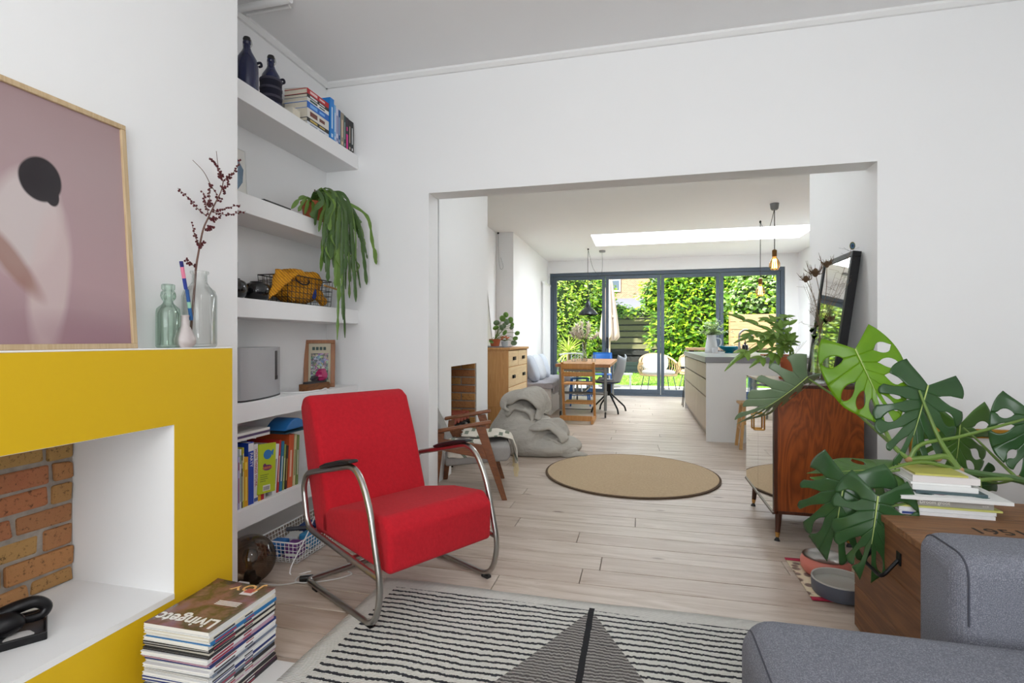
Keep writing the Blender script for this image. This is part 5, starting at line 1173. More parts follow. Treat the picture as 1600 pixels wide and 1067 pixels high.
for k, ((u, v), t_) in enumerate(fr_ends):
    e = P(u, v, T=t_); mid = (c0 + e) / 2 + Vector((0, 0, .06 + .03 * (k % 3))); path = smooth_path([c0 + Vector((rr.uniform(-.02, .02), rr.uniform(-.02, .02), 0)), c0 + Vector((rr.uniform(-.02, .0), rr.uniform(-.02, .02), .07)), mid, e], 7)
    m = MB(); m.tube(path, [.0025 - .0015 * i / len(path) for i in range(len(path))], 6)
    n0 = len(path)
    for j in range(int(n0 * .45), n0 - 1, 3):
        for sd in (-1, 1):
            d = (path[min(j + 1, n0 - 1)] - path[j - 1]).normalized(); s = d.cross(Vector((0, -.5, 1))).normalized(); ln = .07 * (1 - .4 * abs((j / n0) - .7))
            blade(m, path[j], path[j] + d * ln * .75 + s * sd * ln * .75 + Vector((0, 0, rr.uniform(-.01, .012))), .0165, (0, -.6, 1), .15, 7)
    blade(m, path[-4], e + (e - path[-5]) * .4, .013 if k else .018, (0, -.6, 1), .1)
    if k in (0, 1, 2, 5, 8): blade(m, path[int(n0 * .55)], e, .016, (0, -.7, 1), .02, 9)
    m.build('frond', FERN, fe, smooth=True, angle=180, solid=.0008)
for k in range(4): MB().tube([c0, c0 + Vector((.03 + .02 * k, .01 * k, .08 + .01 * k))], .0007, 4).build('bare_stem', DRY, fe)

# ================================================================== middle room
# ---- wooden lounge chair half hidden by the opening
TEAK = wood('teak', rgb(140, 84, 46), rgb(104, 58, 32), 0, .4, ring=6); GREYC = fabric('grey_linen', rgb(152, 148, 144), scale=600)
lf_, lw_ = Vector((.96, .28, 0)), Vector((-.28, .96, 0)); L0 = Vector((-1.00, 3.42, 0))
def lc(x, y, z): return L0 + lf_ * x + lw_ * y + Vector((0, 0, z))
lcg = thing('lounge_chair', 'teak lounge chair with grey cushion half hidden by the wall opening', 'armchair', lc(-.1, .28, 0))
for y in (0.0, .56):
    MB().obb(lc(-.165, y, .502), lf_ * .18 + Vector((0, 0, .030)), lw_ * .026, Vector((-.15, -.04, .95)).normalized() * .012).build('armrest', TEAK, lcg, bevel=.008, seg=3)
    MB().prism([lc(-.09, y - .014, .50), lc(-.025, y - .014, .505), lc(.125, y - .014, 0), lc(.09, y - .014, 0)], lw_ * .028).build('leg', TEAK, lcg, bevel=.003)
    MB().prism([lc(-.35 + y * .06, y - .014, .46), lc(-.30 + y * .06, y - .014, .46), lc(-.355 + y * .06, y - .014, 0), lc(-.39 + y * .06, y - .014, 0)], lw_ * .028).build('leg', TEAK, lcg, bevel=.003)
    MB().prism([lc(-.31, y - .011, .42), lc(-.31, y - .011, .34), lc(.03, y - .011, .27), lc(-.005, y - .011, .37)], lw_ * .022).build('side_rail', TEAK, lcg, bevel=.003)
MB().prism([lc(-.30, .03, .22), lc(.13, .03, .255), lc(.155, .03, .30), lc(.14, .03, .36), lc(-.30, .03, .33)], lw_ * .50).build('seat_cushion', GREYC, lcg, bevel=.02, seg=4, smooth=True, angle=180)
MB().prism([lc(-.34, .03, .33), lc(-.25, .03, .34), lc(-.42, .03, .68), lc(-.47, .03, .67)], lw_ * .30).build('back_cushion', GREYC, lcg, bevel=.02, seg=4, smooth=True, angle=180)
t = NT('striped_throw'); v = t.coord('Object', (1, 1, 1)); sx = t.n('ShaderNodeSeparateXYZ'); t.s(sx.inputs[0], v)
w_ = t.math('ADD', t.math('MULTIPLY', sx.outputs[0], .9), t.math('MULTIPLY', sx.outputs[2], .8))
st = t.math('LESS_THAN', t.math('FRACT', t.math('DIVIDE', w_, .11)), .2); t.set(t.mix(st, t.mix(t.noise(v, 40, 3), rgb(206, 198, 184), rgb(228, 222, 210)), rgb(120, 128, 112)), .95)
th = thing('fringed_throw', 'cream throw with grey-green stripes and fringe over the lounge chair', 'throw', lc(.1, .3, .36))
def thr(a, b):
    y = .20 + .34 * b
    pts = [lc(-.20, y, .40), lc(-.05, y, .385), lc(.08, y, .392), lc(.165, y, .37), lc(.195, y, .30), lc(.20, y, .20)]
    k = a * 5; i = min(4, int(k)); f = k - i; p = pts[i] * (1 - f) + pts[i + 1] * f
    return p + Vector((0, 0, .006 * math.sin(14 * b + 3 * a))) + lf_ * (.008 * math.sin(17 * b + 2 * a))
MB().grid(thr, 24, 18).build('cloth', t.m, th, smooth=True, angle=180, solid=.006)
def thr2(a, b):
    x = -.28 + .27 * b; pts = [lc(x, .09, .40), lc(x, .035, .39), lc(x, .018, .33), lc(x, .016, .285)]
    k = a * 3; i = min(2, int(k)); f = k - i; p = pts[i] * (1 - f) + pts[i + 1] * f; return p + Vector((0, 0, .004 * math.sin(15 * b)))
MB().grid(thr2, 14, 14).build('cloth_side', t.m, th, smooth=True, angle=180, solid=.006)
m = MB(); rr = random.Random(2)
for i in range(34):
    p = thr(1, i / 33); m.tube([p, p + Vector((rr.uniform(-.01, .01), rr.uniform(-.01, .01), -.05)), p + Vector((rr.uniform(-.015, .015), rr.uniform(-.015, .015), -.095))], .0028, 4)
m.build('fringe', plain('fringe_cream', rgb(214, 196, 156), .95), th)['kind'] = 'stuff'

# ---- log rack in the brick fireplace
lr = thing('fireplace_rack', 'low black rack of ribbed red tiles in the brick fireplace', 'rack', (-1.68, 4.36, 0))
for k in range(7): MB().tube([(-1.82, 4.08 + k * .085, .40), (-1.54, 4.08 + k * .085, .40)], .038, 12).build('tile', plain('faded_red_clay', rgb(150, 72, 52), .8, var=.2, scale=20), lr, smooth=True)
for x in (-1.80, -1.56): MB().bar((x, 4.05, .34), (x, 4.66, .34), .02, .03).build('rail', BLACKM, lr)
for x in (-1.80, -1.56):
    for y in (4.07, 4.63): MB().bar((x, y, 0), (x, y, .33), .02, .02, (1, 0, 0)).build('leg', BLACKM, lr)
for k in range(8): MB().tube([(-1.54, 4.08 + k * .075, .02), (-1.54, 4.08 + k * .075, .34)], .014, 8).build('spindle', BLACKM if k % 2 else STEEL, lr)

# ---- bean bag
def star(c, ells, nu, nv, fn=None):
    """one closed surface around the union of soft ellipsoids, seen from inside point c"""
    c = Vector(c); m = MB(); vs = []; fs = []
    for j in range(nv + 1):
        th_ = -PI / 2 + PI * j / nv
        for i in range(nu):
            a = 2 * PI * i / nu; d = Vector((math.cos(th_) * math.cos(a), math.cos(th_) * math.sin(a), math.sin(th_))); best = []
            for (q, r) in ells:
                o = c - Vector(q); A = sum((d[k] / r[k]) ** 2 for k in range(3)); B = sum(2 * o[k] * d[k] / r[k] ** 2 for k in range(3)); Cc = sum((o[k] / r[k]) ** 2 for k in range(3)) - 1
                D = B * B - 4 * A * Cc
                if D > 0:
                    x = (-B + math.sqrt(D)) / (2 * A)
                    if x > 0: best.append(x)
            K = 22.0; mx = max(best); R = mx + math.log(sum(math.exp(K * (x - mx)) for x in best)) / K
            if fn: R *= 1 + fn(d, c + d * R)
            p = c + d * R; p.z = max(p.z, .002 if p.z > -.02 else .0); vs.append(p)
    for j in range(nv):
        for i in range(nu): k = (i + 1) % nu; fs.append((j * nu + i, j * nu + k, (j + 1) * nu + k, (j + 1) * nu + i))
    return m.add(vs, fs)
def wrinkle(d, p):
    crease = 0.0
    for (ax, az, k, amp, w) in ((-1.27, .20, 1.05, .035, .05), (-1.14, .22, .75, .03, .06), (-.98, .20, -.35, .03, .05)):      # long soft tension folds on the front
        e = (p.x - ax) * math.sin(k) - (p.z - az) * math.cos(k); crease -= amp * math.exp(-(e / w) ** 2) * (1 if p.y < 5.1 else .3) * math.exp(-((p.x - ax) ** 2 + (p.z - az) ** 2) / .03)
    return .025 * noise.noise(p * 2.2) + .012 * noise.noise(p * 6) + crease
t = NT('warm_grey_canvas'); v = t.coord(); w1 = t.noise(v, 5, 3, .5, 2.5); w2 = t.noise(t.coord('Object', (1.0, 1.0, 2.2), (0, .6, 0)), 9, 2, .5, 1.5)
t.set(t.mix(w1, rgb(168, 163, 154), rgb(184, 179, 170)), .92); t.bump(t.math('ADD', w1, t.math('MULTIPLY', w2, .5)), .35, .05); BEAN = t.m
bb = thing('bean_bag', 'slumped warm grey canvas bean bag on the floorboards', 'bean bag', (-1.02, 5.08, 0))
BB = Vector((.06, -.03, 0))
def bstar(c, ells, nu, nv, fn, nm): star(Vector(c) + BB, [(Vector(q) + BB, r) for q, r in ells], nu, nv, fn).build(nm, BEAN, bb, smooth=True, angle=180)
bstar((-1.10, 5.10, .2), [((-1.18, 5.12, .14), (.36, .36, .25)), ((-1.22, 5.14, .32), (.20, .24, .20)), ((-.94, 5.06, .07), (.34, .30, .115)), ((-1.30, 5.14, .08), (.18, .28, .14))], 120, 80, wrinkle, 'body')
def sheet(nm, sec, y0, y1, wob, seed, thick=.035, crown=.05):
    path = smooth_path([(x, 0, z_) for x, z_ in sec], 7); n_ = len(path)
    def fn(a, b):
        k = a * (n_ - 1); i_ = min(n_ - 2, int(k)); p = path[i_] * (1 - (k - i_)) + path[i_ + 1] * (k - i_); e_ = (2 * b - 1)
        c_ = sum((Vector((x, 0, z_)) for x, z_ in sec), Vector()) / len(sec); p = c_ + (p - c_) * (1 - crown * 5 * e_ ** 4)
        return Vector((p.x + wob * noise.noise(Vector((a * 3, b * 2.5, seed))), y0 + (y1 - y0) * b + wob * noise.noise(Vector((a * 3, b * 2, seed + 5))), p.z - crown * e_ ** 2 + wob * noise.noise(Vector((a * 4, b * 3, seed + 9)))))
    MB().grid(fn, 44, 22).build(nm, BEAN, bb, smooth=True, angle=180, solid=thick, subsurf=1)
sheet('hood_fold', [(-1.20, .46), (-1.285, .475), (-1.27, .545), (-1.16, .605), (-1.0, .59), (-.91, .50), (-.89, .43), (-.93, .36)], 4.86, 5.26, .07, 1, .03)
sheet('neck_fold', [(-1.29, .40), (-1.24, .47), (-1.12, .48), (-1.02, .45), (-.98, .36), (-1.02, .30)], 4.86, 5.20, .04, 3)
sheet('side_flap', [(-1.06, .30), (-.98, .33), (-.86, .315), (-.76, .30), (-.69, .245), (-.69, .185), (-.76, .16), (-.84, .17)], 4.80, 5.14, .06, 6, .03)
sheet('lower_fold', [(-.98, .10), (-.86, .20), (-.74, .17), (-.66, .09), (-.65, .03)], 4.82, 5.05, .03, 8, .03, .03)
bstar((-.70, 4.94, .05), [((-.78, 4.95, .05), (.15, .12, .07)), ((-.64, 4.92, .02), (.11, .045, .025))], 44, 26, lambda d, p: .04 * noise.noise(p * 8), 'corner')

# ---- pine chest of drawers
PINE = wood('waxed_pine', rgb(206, 156, 98), rgb(180, 124, 68), 2, .45, ring=6); PINEY = wood('waxed_pine_drawer', rgb(238, 214, 172), rgb(222, 188, 142), 1, .45, ring=5)
dx0, dx1, dy0, dy1, dz = -2.05, -1.50, 5.94, 7.0, 1.0
ch = thing('pine_chest_of_drawers', 'tall pine chest of drawers with dark bow knobs in the alcove', 'drawers', (-1.78, 6.47, 0))
for a, b in ((dy0, dy0 + .02), (dy1 - .02, dy1)): MB().box(dx0, dx1, a, b, .06, dz - .03).build('side_panel', PINE, ch)
for k in range(2): MB().box(dx0 + .04 + k * .26, dx0 + .26 + k * .24, dy0 - .008, dy0, .30, dz - .06).build('raised_panel', PINE, ch, bevel=.004)
MB().box(dx0, dx1 + .02, dy0 - .02, dy1 + .02, dz - .03, dz).build('top', PINE, ch, bevel=.006, seg=3)
MB().box(dx0, dx1 + .01, dy0 - .012, dy1 + .012, 0, .08).build('plinth', PINE, ch, bevel=.005); MB().box(dx0, dx0 + .01, dy0 + .02, dy1 - .02, .08, dz - .03).build('back_panel', PINE, ch)
MB().box(dx0 + .01, dx1 - .02, dy0 + .02, dy1 - .02, .08, .1).build('bottom_panel', PINE, ch)
rowsz = [(.77, .96), (.53, .76), (.30, .52), (.09, .29)]
for i, (a, b) in enumerate(rowsz):
    spans = [(dy0 + .03, (dy0 + dy1) / 2 - .008), ((dy0 + dy1) / 2 + .008, dy1 - .03)] if i == 0 else [(dy0 + .03, dy1 - .03)]
    for (p, q) in spans:
        d = MB().box(dx1 - .03, dx1, p, q, a, b).build('drawer', PINEY, ch, bevel=.004)
        for yk in ([(p + q) / 2] if i == 0 else [p + (q - p) * .22, p + (q - p) * .78]):
            zk = (a + b) / 2; MB().prism([(dx1, yk - .045, zk - .022), (dx1, yk - .045, zk + .022), (dx1, yk, zk + .010), (dx1, yk + .045, zk + .022), (dx1, yk + .045, zk - .022), (dx1, yk, zk - .010)], (.022, 0, 0)).build('bow_knob', BLACKM, d, bevel=.004)
    if i: MB().box(dx1 - .03, dx1 - .004, dy0 + .02, dy1 - .02, b, b + .01).build('divider_rail', PINE, ch)
# on the chest
sb = thing('slate_board', 'grey slate board under the plants on the pine chest', 'board', (-1.75, 6.15, dz)); MB().box(-1.97, -1.55, 5.95, 6.32, dz, dz + .012).build('slab', plain('slate_board_grey', rgb(128, 130, 136), .5, var=.15), sb, bevel=.003); MB().box(-1.96, -1.56, 5.96, 6.31, dz + .012, dz + .013).build('worn_top', plain('slate_worn', rgb(146, 148, 152), .5, var=.2, scale=20), sb)
pl = thing('potted_pilea', 'round-leaved pilea in a small terracotta pot on the pine chest', 'plant', (-1.70, 6.08, dz + .013))
MB().lathe([(.001, 0), (.05, 0), (.066, .07), (.072, .07), (.072, .088), (.062, .088), (.06, .08), (.001, .078)], n=20).build('pot', TERRA, pl, world=False, smooth=True); MB().lathe([(.061, .078), (.001, .082)], n=16).build('soil', SOIL, pl, world=False)
PIL = leafm('pilea_green', rgb(96, 140, 62), rgb(140, 176, 92), .35, trans=.3)
rr = random.Random(6)
for k, (u, v) in enumerate([(776, 505), (785, 498), (790, 492), (799, 511), (800, 507), (788, 519), (787, 509), (775, 513), (808, 520), (803, 535), (768, 533), (797, 500), (791, 503), (805, 528), (777, 524), (783, 512)]):
    e = P(u, v, T=6.22); b0 = Vector((-1.70, 6.08, dz + .09)); path = smooth_path([b0, (b0 + e) / 2 + Vector((0, 0, .04)), e], 5); MB().tube(path, .0025, 5).build('stalk', STEM, pl, smooth=True)
    r_ = rr.uniform(.026, .042); f, s, n = frame_of((e - b0).normalized() + Vector((0, 0, -.3)), (.5, -1, .6)); m = MB()
    m.grid(lambda a, b: e + (f * math.cos(2 * PI * a) + s * math.sin(2 * PI * a)) * r_ * b - n * .25 * r_ * b * b, 14, 4, True); m.build('leaf', PIL if k % 3 else M_PALE, pl, smooth=True, angle=180, solid=.001)
ko = thing('orange_kalanchoe', 'small orange flowering plant beside the pilea on the pine chest', 'plant', (-1.60, 6.16, dz + .013))
MB().lathe([(.001, 0), (.035, 0), (.045, .06), (.04, .062), (.001, .055)], n=18).build('pot', plain('pale_pot', rgb(190, 196, 200), .5), ko, world=False, smooth=True)
for k in range(16): MB().ball((rr.uniform(-.045, .045), rr.uniform(-.045, .045), .10 + rr.uniform(-.015, .025)), .014, .014, .01, 8, 6).build('blossom', plain('coral_petal', rgb(226, 128, 92), .6), ko, world=False, smooth=True)
m = MB()
for k in range(10): a = 2 * PI * k / 10; blade(m, (0, 0, .06), (.07 * math.cos(a), .07 * math.sin(a), .085), .016)
m.build('foliage', M_MID, ko, world=False, smooth=True, solid=.001)
lp = thing('leaning_print', 'pale framed print leaning on the alcove wall above the pine chest', 'picture', (-1.945, 6.50, dz + .002), rot=(0, -.10, 0))
for (a, b, c0, c1) in ((-.36, .36, 0, .02), (-.36, .36, .76, .78), (-.36, -.34, .02, .76), (.34, .36, .02, .76)): MB().box(-.02, 0, a, b, c0, c1).build('frame_rail', plain('pale_grey_frame', rgb(170, 168, 162), .5), lp, world=False)
MB().box(-.014, -.006, -.34, .34, .02, .76).build('print', plain('washed_print', rgb(206, 204, 198), .4, var=.25, scale=4), lp, world=False)
ck = thing('milk_churn', 'grey metal milk churn standing beside the pine chest', 'churn', (-1.80, 5.62, 0))
GALV = plain('galvanised', rgb(150, 154, 158), .4, .7, var=.12, scale=14)
MB().lathe([(.001, 0), (.135, 0), (.14, .02), (.14, .36), (.12, .42), (.08, .47), (.078, .53), (.10, .55), (.10, .565), (.001, .565)], n=28).build('body', GALV, ck, world=False, smooth=True)
MB().lathe([(.001, .565), (.105, .566), (.105, .59), (.001, .60)], n=24).build('lid', GALV, ck, world=False, smooth=True)
for s in (-1, 1): MB().tube(arc((0, s * .12, .44), (0, s * .035, 0), (0, 0, .035), -PI / 2, PI / 2, 8), .006, 6).build('handle', GALV, ck, world=False)
cp2 = thing('wall_cable', 'thin grey cable loop hanging from the middle room ceiling corner', 'cable', (-2.05, 7.3, 2.3)); MB().tube(smooth_path([(-2.02, 7.40, 2.66), (-2.02, 7.42, 2.35), (-2.0, 7.42, 2.16), (-1.97, 7.42, 2.13), (-1.95, 7.42, 2.17), (-1.985, 7.42, 2.30)], 6), .0028, 6).build('cord', plain('cord_grey', rgb(160, 160, 162), .6), cp2); MB().ball((-2.02, 7.40, 2.655), .016, .016, .014, 8, 6).build('hook', BLACKM, cp2)

# ================================================================== dining corner
WP = plain('white_bench_paint', rgb(228, 228, 228), .5, var=.02)
bn = thing('corner_bench', 'white boxed bench with folded blanket along the kitchen wall', 'bench', (-1.53, 8.5, 0))
MB().box(-1.80, -1.25, 7.50, 9.45, 0, .39).build('box', WP, bn, bevel=.004); MB().box(-1.80, -1.235, 7.485, 9.46, .39, .42).build('seat_lid', plain('grey_lid', rgb(150, 146, 142), .6), bn, bevel=.006)
MB().box(-1.249, -1.243, 7.56, 8.44, .05, .35).build('panel', WP, bn, bevel=.003); MB().box(-1.249, -1.243, 8.5, 9.40, .05, .35).build('panel', WP, bn, bevel=.003)
bl = thing('bench_blanket', 'lavender grey shaggy blanket laid over the bench seat', 'blanket', (-1.5, 8.3, .42))
SHAG = fabric('lavender_shag', rgb(170, 168, 176), rgb(196, 194, 200), scale=200, mixscale=40, bump=.8)
def bk_(a, b):
    y = 7.46 + 1.9 * b; xs_ = [-1.79, -1.6, -1.4, -1.25, -1.21, -1.205]; zs_ = [.445, .445, .445, .445, .40, .31]; k = a * 5; i = min(4, int(k)); f = k - i
    return Vector((xs_[i] + (xs_[i + 1] - xs_[i]) * f, y, zs_[i] + (zs_[i + 1] - zs_[i]) * f + .012 * noise.noise(Vector((a * 6, b * 9, 0))) + .01 * noise.noise(Vector((a * 16, b * 26, 3)))))
MB().grid(bk_, 26, 60).build('cloth', SHAG, bl, smooth=True, angle=180, solid=.03)
MB().grid(lambda a, b: Vector((-1.78 + .56 * a, 7.455 - .012 * b, .455 - .07 * b + .008 * noise.noise(Vector((a * 14, b * 3, 1))))), 30, 6).build('front_fold', SHAG, bl, smooth=True, angle=180, solid=.025)
for k, (y, rzk, c, lab) in enumerate(((7.80, .1, (178, 184, 194), 'pale blue-grey cushion nearest the chest on the bench'), (8.28, -.05, (206, 210, 216), 'lighter grey cushion further along the bench'), (8.75, .05, (190, 196, 206), 'furthest blue-grey cushion on the bench'))):
    cu = thing('bench_cushion', lab, 'cushion', (-1.53, y, .455), rot=(0, -.32, rzk), group='cushions on the bench'); F_ = fabric('cushion_%d' % k, rgb(*c), scale=500, mixscale=10, bump=.15)
    MB().ball((0, 0, .205), .085, .24, .21, 32, 20, .7).build('pad', F_, cu, world=False, smooth=True, angle=180)
    MB().tube([(.012 * math.sin(4 * a), .235 * math.copysign(abs(math.cos(a)) ** .6, math.cos(a)), .19 + .205 * math.copysign(abs(math.sin(a)) ** .6, math.sin(a))) for a in [2 * PI * i / 40 for i in range(40)]], .004, 6, True).build('piping', F_, cu, world=False, smooth=True)

# ---- table
TT = wood('scrubbed_pine_top', rgb(178, 128, 84), rgb(142, 94, 58), 1, .5, ring=6); PIPE = plain('pipe_grey', rgb(138, 142, 142), .45, .6, var=.1)
tx0, tx1, ty0, ty1 = -1.17, -.40, 7.36, 9.55
tb2 = thing('dining_table', 'pine-topped dining table on grey pipe legs with castors', 'table', (-.785, 8.45, 0))
for i in range(5): MB().box(tx0 + i * .154 + .001, tx0 + (i + 1) * .154 - .001, ty0, ty1, .705, .75).build('top_plank', TT, tb2, bevel=.003)
for y in (ty0 + .05, ty1 - .1):
    for x in (tx0 + .07, tx1 - .07):
        l = MB().tube([(x, y, .10), (x, y, .705)], .021, 12).build('leg', PIPE, tb2, smooth=True)
        MB().tube([(x - .011, y, .04), (x + .011, y, .04)], .04, 14).build('castor', BLACK, l, smooth=True); MB().tube([(x, y, .04), (x, y, .11)], .010, 8).build('castor_stem', STEEL, l)
        for z_ in (.34, .66): MB().tube([(x, y, z_ - .03), (x, y, z_ + .03)], .030, 12).build('pipe_fitting', PIPE, l, smooth=True)
    MB().tube([(tx0 + .07, y, .34), (tx1 - .07, y, .34)], .018, 10).build('cross_pipe', PIPE, tb2, smooth=True); MB().tube([(tx0 + .07, y, .66), (tx1 - .07, y, .66)], .018, 10).build('cross_pipe', PIPE, tb2, smooth=True)
MB().tube([(-.785, ty0 + .05, .34), (-.785, ty1 - .1, .34)], .018, 10).build('long_pipe', PIPE, tb2, smooth=True)
# on the table
vz = thing('pampas_vase', 'tall clear vase of dried pampas grass on the dining table', 'vase', (-.86, 8.35, .75))
MB().lathe([(.001, .003), (.045, 0), (.05, .01), (.032, .12), (.028, .22), (.04, .30), (.036, .30), (.025, .22), (.029, .12), (.045, .014), (.001, .012)], n=24).build('body', glass('frosted_pink_glass', (.9, .88, .86, 1), (.6, .58, .56, 1), .15), vz, world=False, smooth=True)
pg = thing('pampas_grass', 'bunch of cream pampas plumes in the tall table vase', 'dried grass', (-.86, 8.35, .77)); rr = random.Random(14)
PAMP = plain('pampas_cream', rgb(240, 230, 216), .95, var=.1)
for k in range(9):
    a = rr.uniform(-1.0, 1.0); e = Vector((-.86 + .22 * a, 8.35 + rr.uniform(-.1, .1), 1.18 + .22 * (1 - abs(a)) + rr.uniform(-.03, .05))); b0 = Vector((-.86, 8.35, .78)); path = smooth_path([b0, Vector((-.86 + .02 * a, 8.35, 1.04)), (e + b0) / 2 + Vector((.06 * a, 0, .14)), e], 6)
    pm = MB().tube(path, .002, 5).build('stalk', DRY, pg); m = MB()
    for j in range(150):
        q = path[rr.randrange(int(len(path) * .5), len(path))]; d = Vector((rr.uniform(-1, 1), rr.uniform(-1, 1), rr.uniform(-.3, 1))).normalized() * rr.uniform(.035, .075); s = d.cross(Vector((0, 0, 1))).normalized() * .007; m.add([q - s, q + s, q + d + s * .3, q + d - s * .3], [(0, 1, 2, 3)])
    m.build('plume', PAMP, pm)
for k, (x, y) in enumerate(((-1.0, 8.1), (-.70, 8.2), (-.98, 8.6))):
    gw = thing('water_glass', ['water glass left of the pampas vase', 'water glass right of the pampas vase', 'water glass behind the pampas vase'][k], 'glass', (x, y, .75), group='glasses on the dining table'); MB().lathe([(.001, .004), (.028, 0), (.036, .11), (.033, .11), (.026, .008), (.001, .008)], n=20).build('tumbler', CLEAR, gw, world=False, smooth=True); MB().lathe([(.0285, .05), (.001, .05)], n=16, cap=False).build('water', MATS['bowl_water'], gw, world=False)
# ---- child's high chair, seen from behind
BEE = wood('honey_beech', rgb(204, 150, 88), rgb(178, 122, 64), 2, .45, ring=5); hx0, hx1 = -1.02, -.60
hc = thing('wooden_high_chair', 'honey beech childs high chair with slatted back at the table', 'high chair', (-.81, 7.0, 0))
for x in (hx0, hx1):
    MB().bar((x, 6.78, .03), (x, 7.28, .03), .032, .055).build('foot_rail', BEE, hc, bevel=.004); MB().prism([(x - .016, 7.24, .05), (x - .016, 7.18, .05), (x - .016, 6.98, .79), (x - .016, 7.03, .79)], (.032, 0, 0)).build('upright', BEE, hc, bevel=.004)
yu = lambda z_: 7.21 - (z_ - .05) * .28
for z_, h_ in ((.735, .075), (.63, .06)):
    MB().grid(lambda a, b: Vector((hx0 + (hx1 - hx0) * a, yu(z_) - .02 - .025 * math.sin(PI * a), z_ - h_ / 2 + h_ * b)), 10, 4).build('back_slat', BEE, hc, smooth=True, solid=.014)
for z_, d in ((.50, .30), (.235, .32)): MB().box(hx0 + .016, hx1 - .016, yu(z_) - .10, yu(z_) - .10 + d, z_ - .01, z_ + .012).build('seat_plate' if z_ > .4 else 'footplate', BEE, hc, bevel=.004)
MB().box(hx0, hx1, 6.81, 6.84, .035, .10).build('rear_stretcher', BEE, hc, bevel=.004)
for z_ in (.38, .14): MB().tube([(hx0, yu(z_), z_), (hx1, yu(z_), z_)], .005, 8).build('tie_rod', BLACKM, hc)
# ---- swivel shell chair
sw = thing('swivel_chair', 'grey shell swivel chair on dark splayed legs right of the table', 'chair', (-.46, 8.05, 0), 2.9)
SHELL = plain('grey_shell', rgb(150, 156, 162), .45)
def shell(a, b):
    y = (a - .5) * (.44 - .06 * b); k = b * 4; pts = [(.22, .46), (.02, .425), (-.16, .45), (-.23, .62), (-.26, .82)]; i = min(3, int(k)); f = k - i; x = pts[i][0] + (pts[i + 1][0] - pts[i][0]) * f; z_ = pts[i][1] + (pts[i + 1][1] - pts[i][1]) * f
    c = (2 * (a - .5)) ** 2; return Vector((x + .06 * c * (b > .5), y, z_ + .05 * c))
MB().grid(shell, 14, 18).build('shell', SHELL, sw, world=False, smooth=True, angle=180, solid=.012)
MB().ball((.02, 0, .455), .19, .19, .028, 24, 10, .8).build('seat_pad', fabric('navy_pad', rgb(72, 80, 98), scale=500), sw, world=False, smooth=True, angle=180)
MB().tube([(0, 0, .25), (0, 0, .42)], .035, 14).build('column', BLACKM, sw, world=False, smooth=True)
for k in range(4): a = PI / 4 + k * PI / 2; MB().tube(fillet([(.03 * math.cos(a), .03 * math.sin(a), .28), (.27 * math.cos(a), .27 * math.sin(a), .07), (.29 * math.cos(a), .29 * math.sin(a), 0)], .03, 4), [.016] * 8 if False else .013, 8).build('leg', BLACKM, sw, world=False, smooth=True)
# ---- blue metal chair and stool, white spindle chair
BLUE = plain('blue_enamel', rgb(32, 98, 176), .4, .2)
bc2 = thing('blue_metal_chair', 'bright blue metal chair at the far end of the dining table', 'chair', (-.70, 9.92, 0), 0)
MB().box(-.19, .19, -.19, .19, .44, .455).build('seat', BLUE, bc2, world=False, bevel=.01, seg=3); MB().grid(lambda a, b: Vector((-.17 + .34 * a, .19 + .05 * b - .03 * (2 * a - 1) ** 2, .68 + .17 * b)), 10, 4).build('backrest', BLUE, bc2, world=False, smooth=True, solid=.012)
for x in (-.18, .18):
    for y in (-.17, .18): MB().tube([(x, y, .45), (x * 1.15, y * 1.15, 0)], .012, 8).build('leg', BLUE, bc2, world=False)
    MB().tube([(x, .18, .45), (x * .95, .23, .84)], .011, 8).build('back_post', BLUE, bc2, world=False)
bs = thing('blue_metal_stool', 'bright blue metal stool tucked under the dining table', 'stool', (-.98, 8.75, 0), .2)
MB().box(-.15, .15, -.15, .15, .44, .46).build('seat', BLUE, bs, world=False, bevel=.012, seg=3)
for x in (-.13, .13):
    for y in (-.13, .13): MB().tube([(x, y, .44), (x * 1.25, y * 1.25, 0)], .012, 8).build('leg', BLUE, bs, world=False)
MB().tube([(-.15, -.15, .18), (.15, -.15, .18), (.15, .15, .18), (-.15, .15, .18)], .007, 6, True).build('footrest', BLUE, bs, world=False)
wc = thing('white_spindle_chair', 'white spindle-back chair behind the far left table corner', 'chair', (-1.30, 9.95, 0), -.35)
MB().lathe([(.001, .43), (.20, .43), (.21, .445), (.20, .46), (.001, .462)], n=28).build('seat', WP, wc, world=False, smooth=True)
for k in range(9): a = .25 + (PI - .5) * k / 8; MB().tube([(.18 * math.cos(a), .16 * math.sin(a), .45), (.24 * math.cos(a), .20 * math.sin(a) + .02, .80)], .006, 6).build('spindle', WP, wc, world=False)
MB().tube([(.245 * math.cos(a), .205 * math.sin(a) + .02, .80 + .03 * math.sin(a)) for a in [.1 + (PI - .2) * i / 16 for i in range(17)]], .014, 8).build('crest_rail', WP, wc, world=False, smooth=True)
for s in (-1, 1):
    for q in (-1, 1): MB().tube([(s * .13, q * .13, .43), (s * .19, q * .19, 0)], [.015, .011], 8).build('leg', WP, wc, world=False)

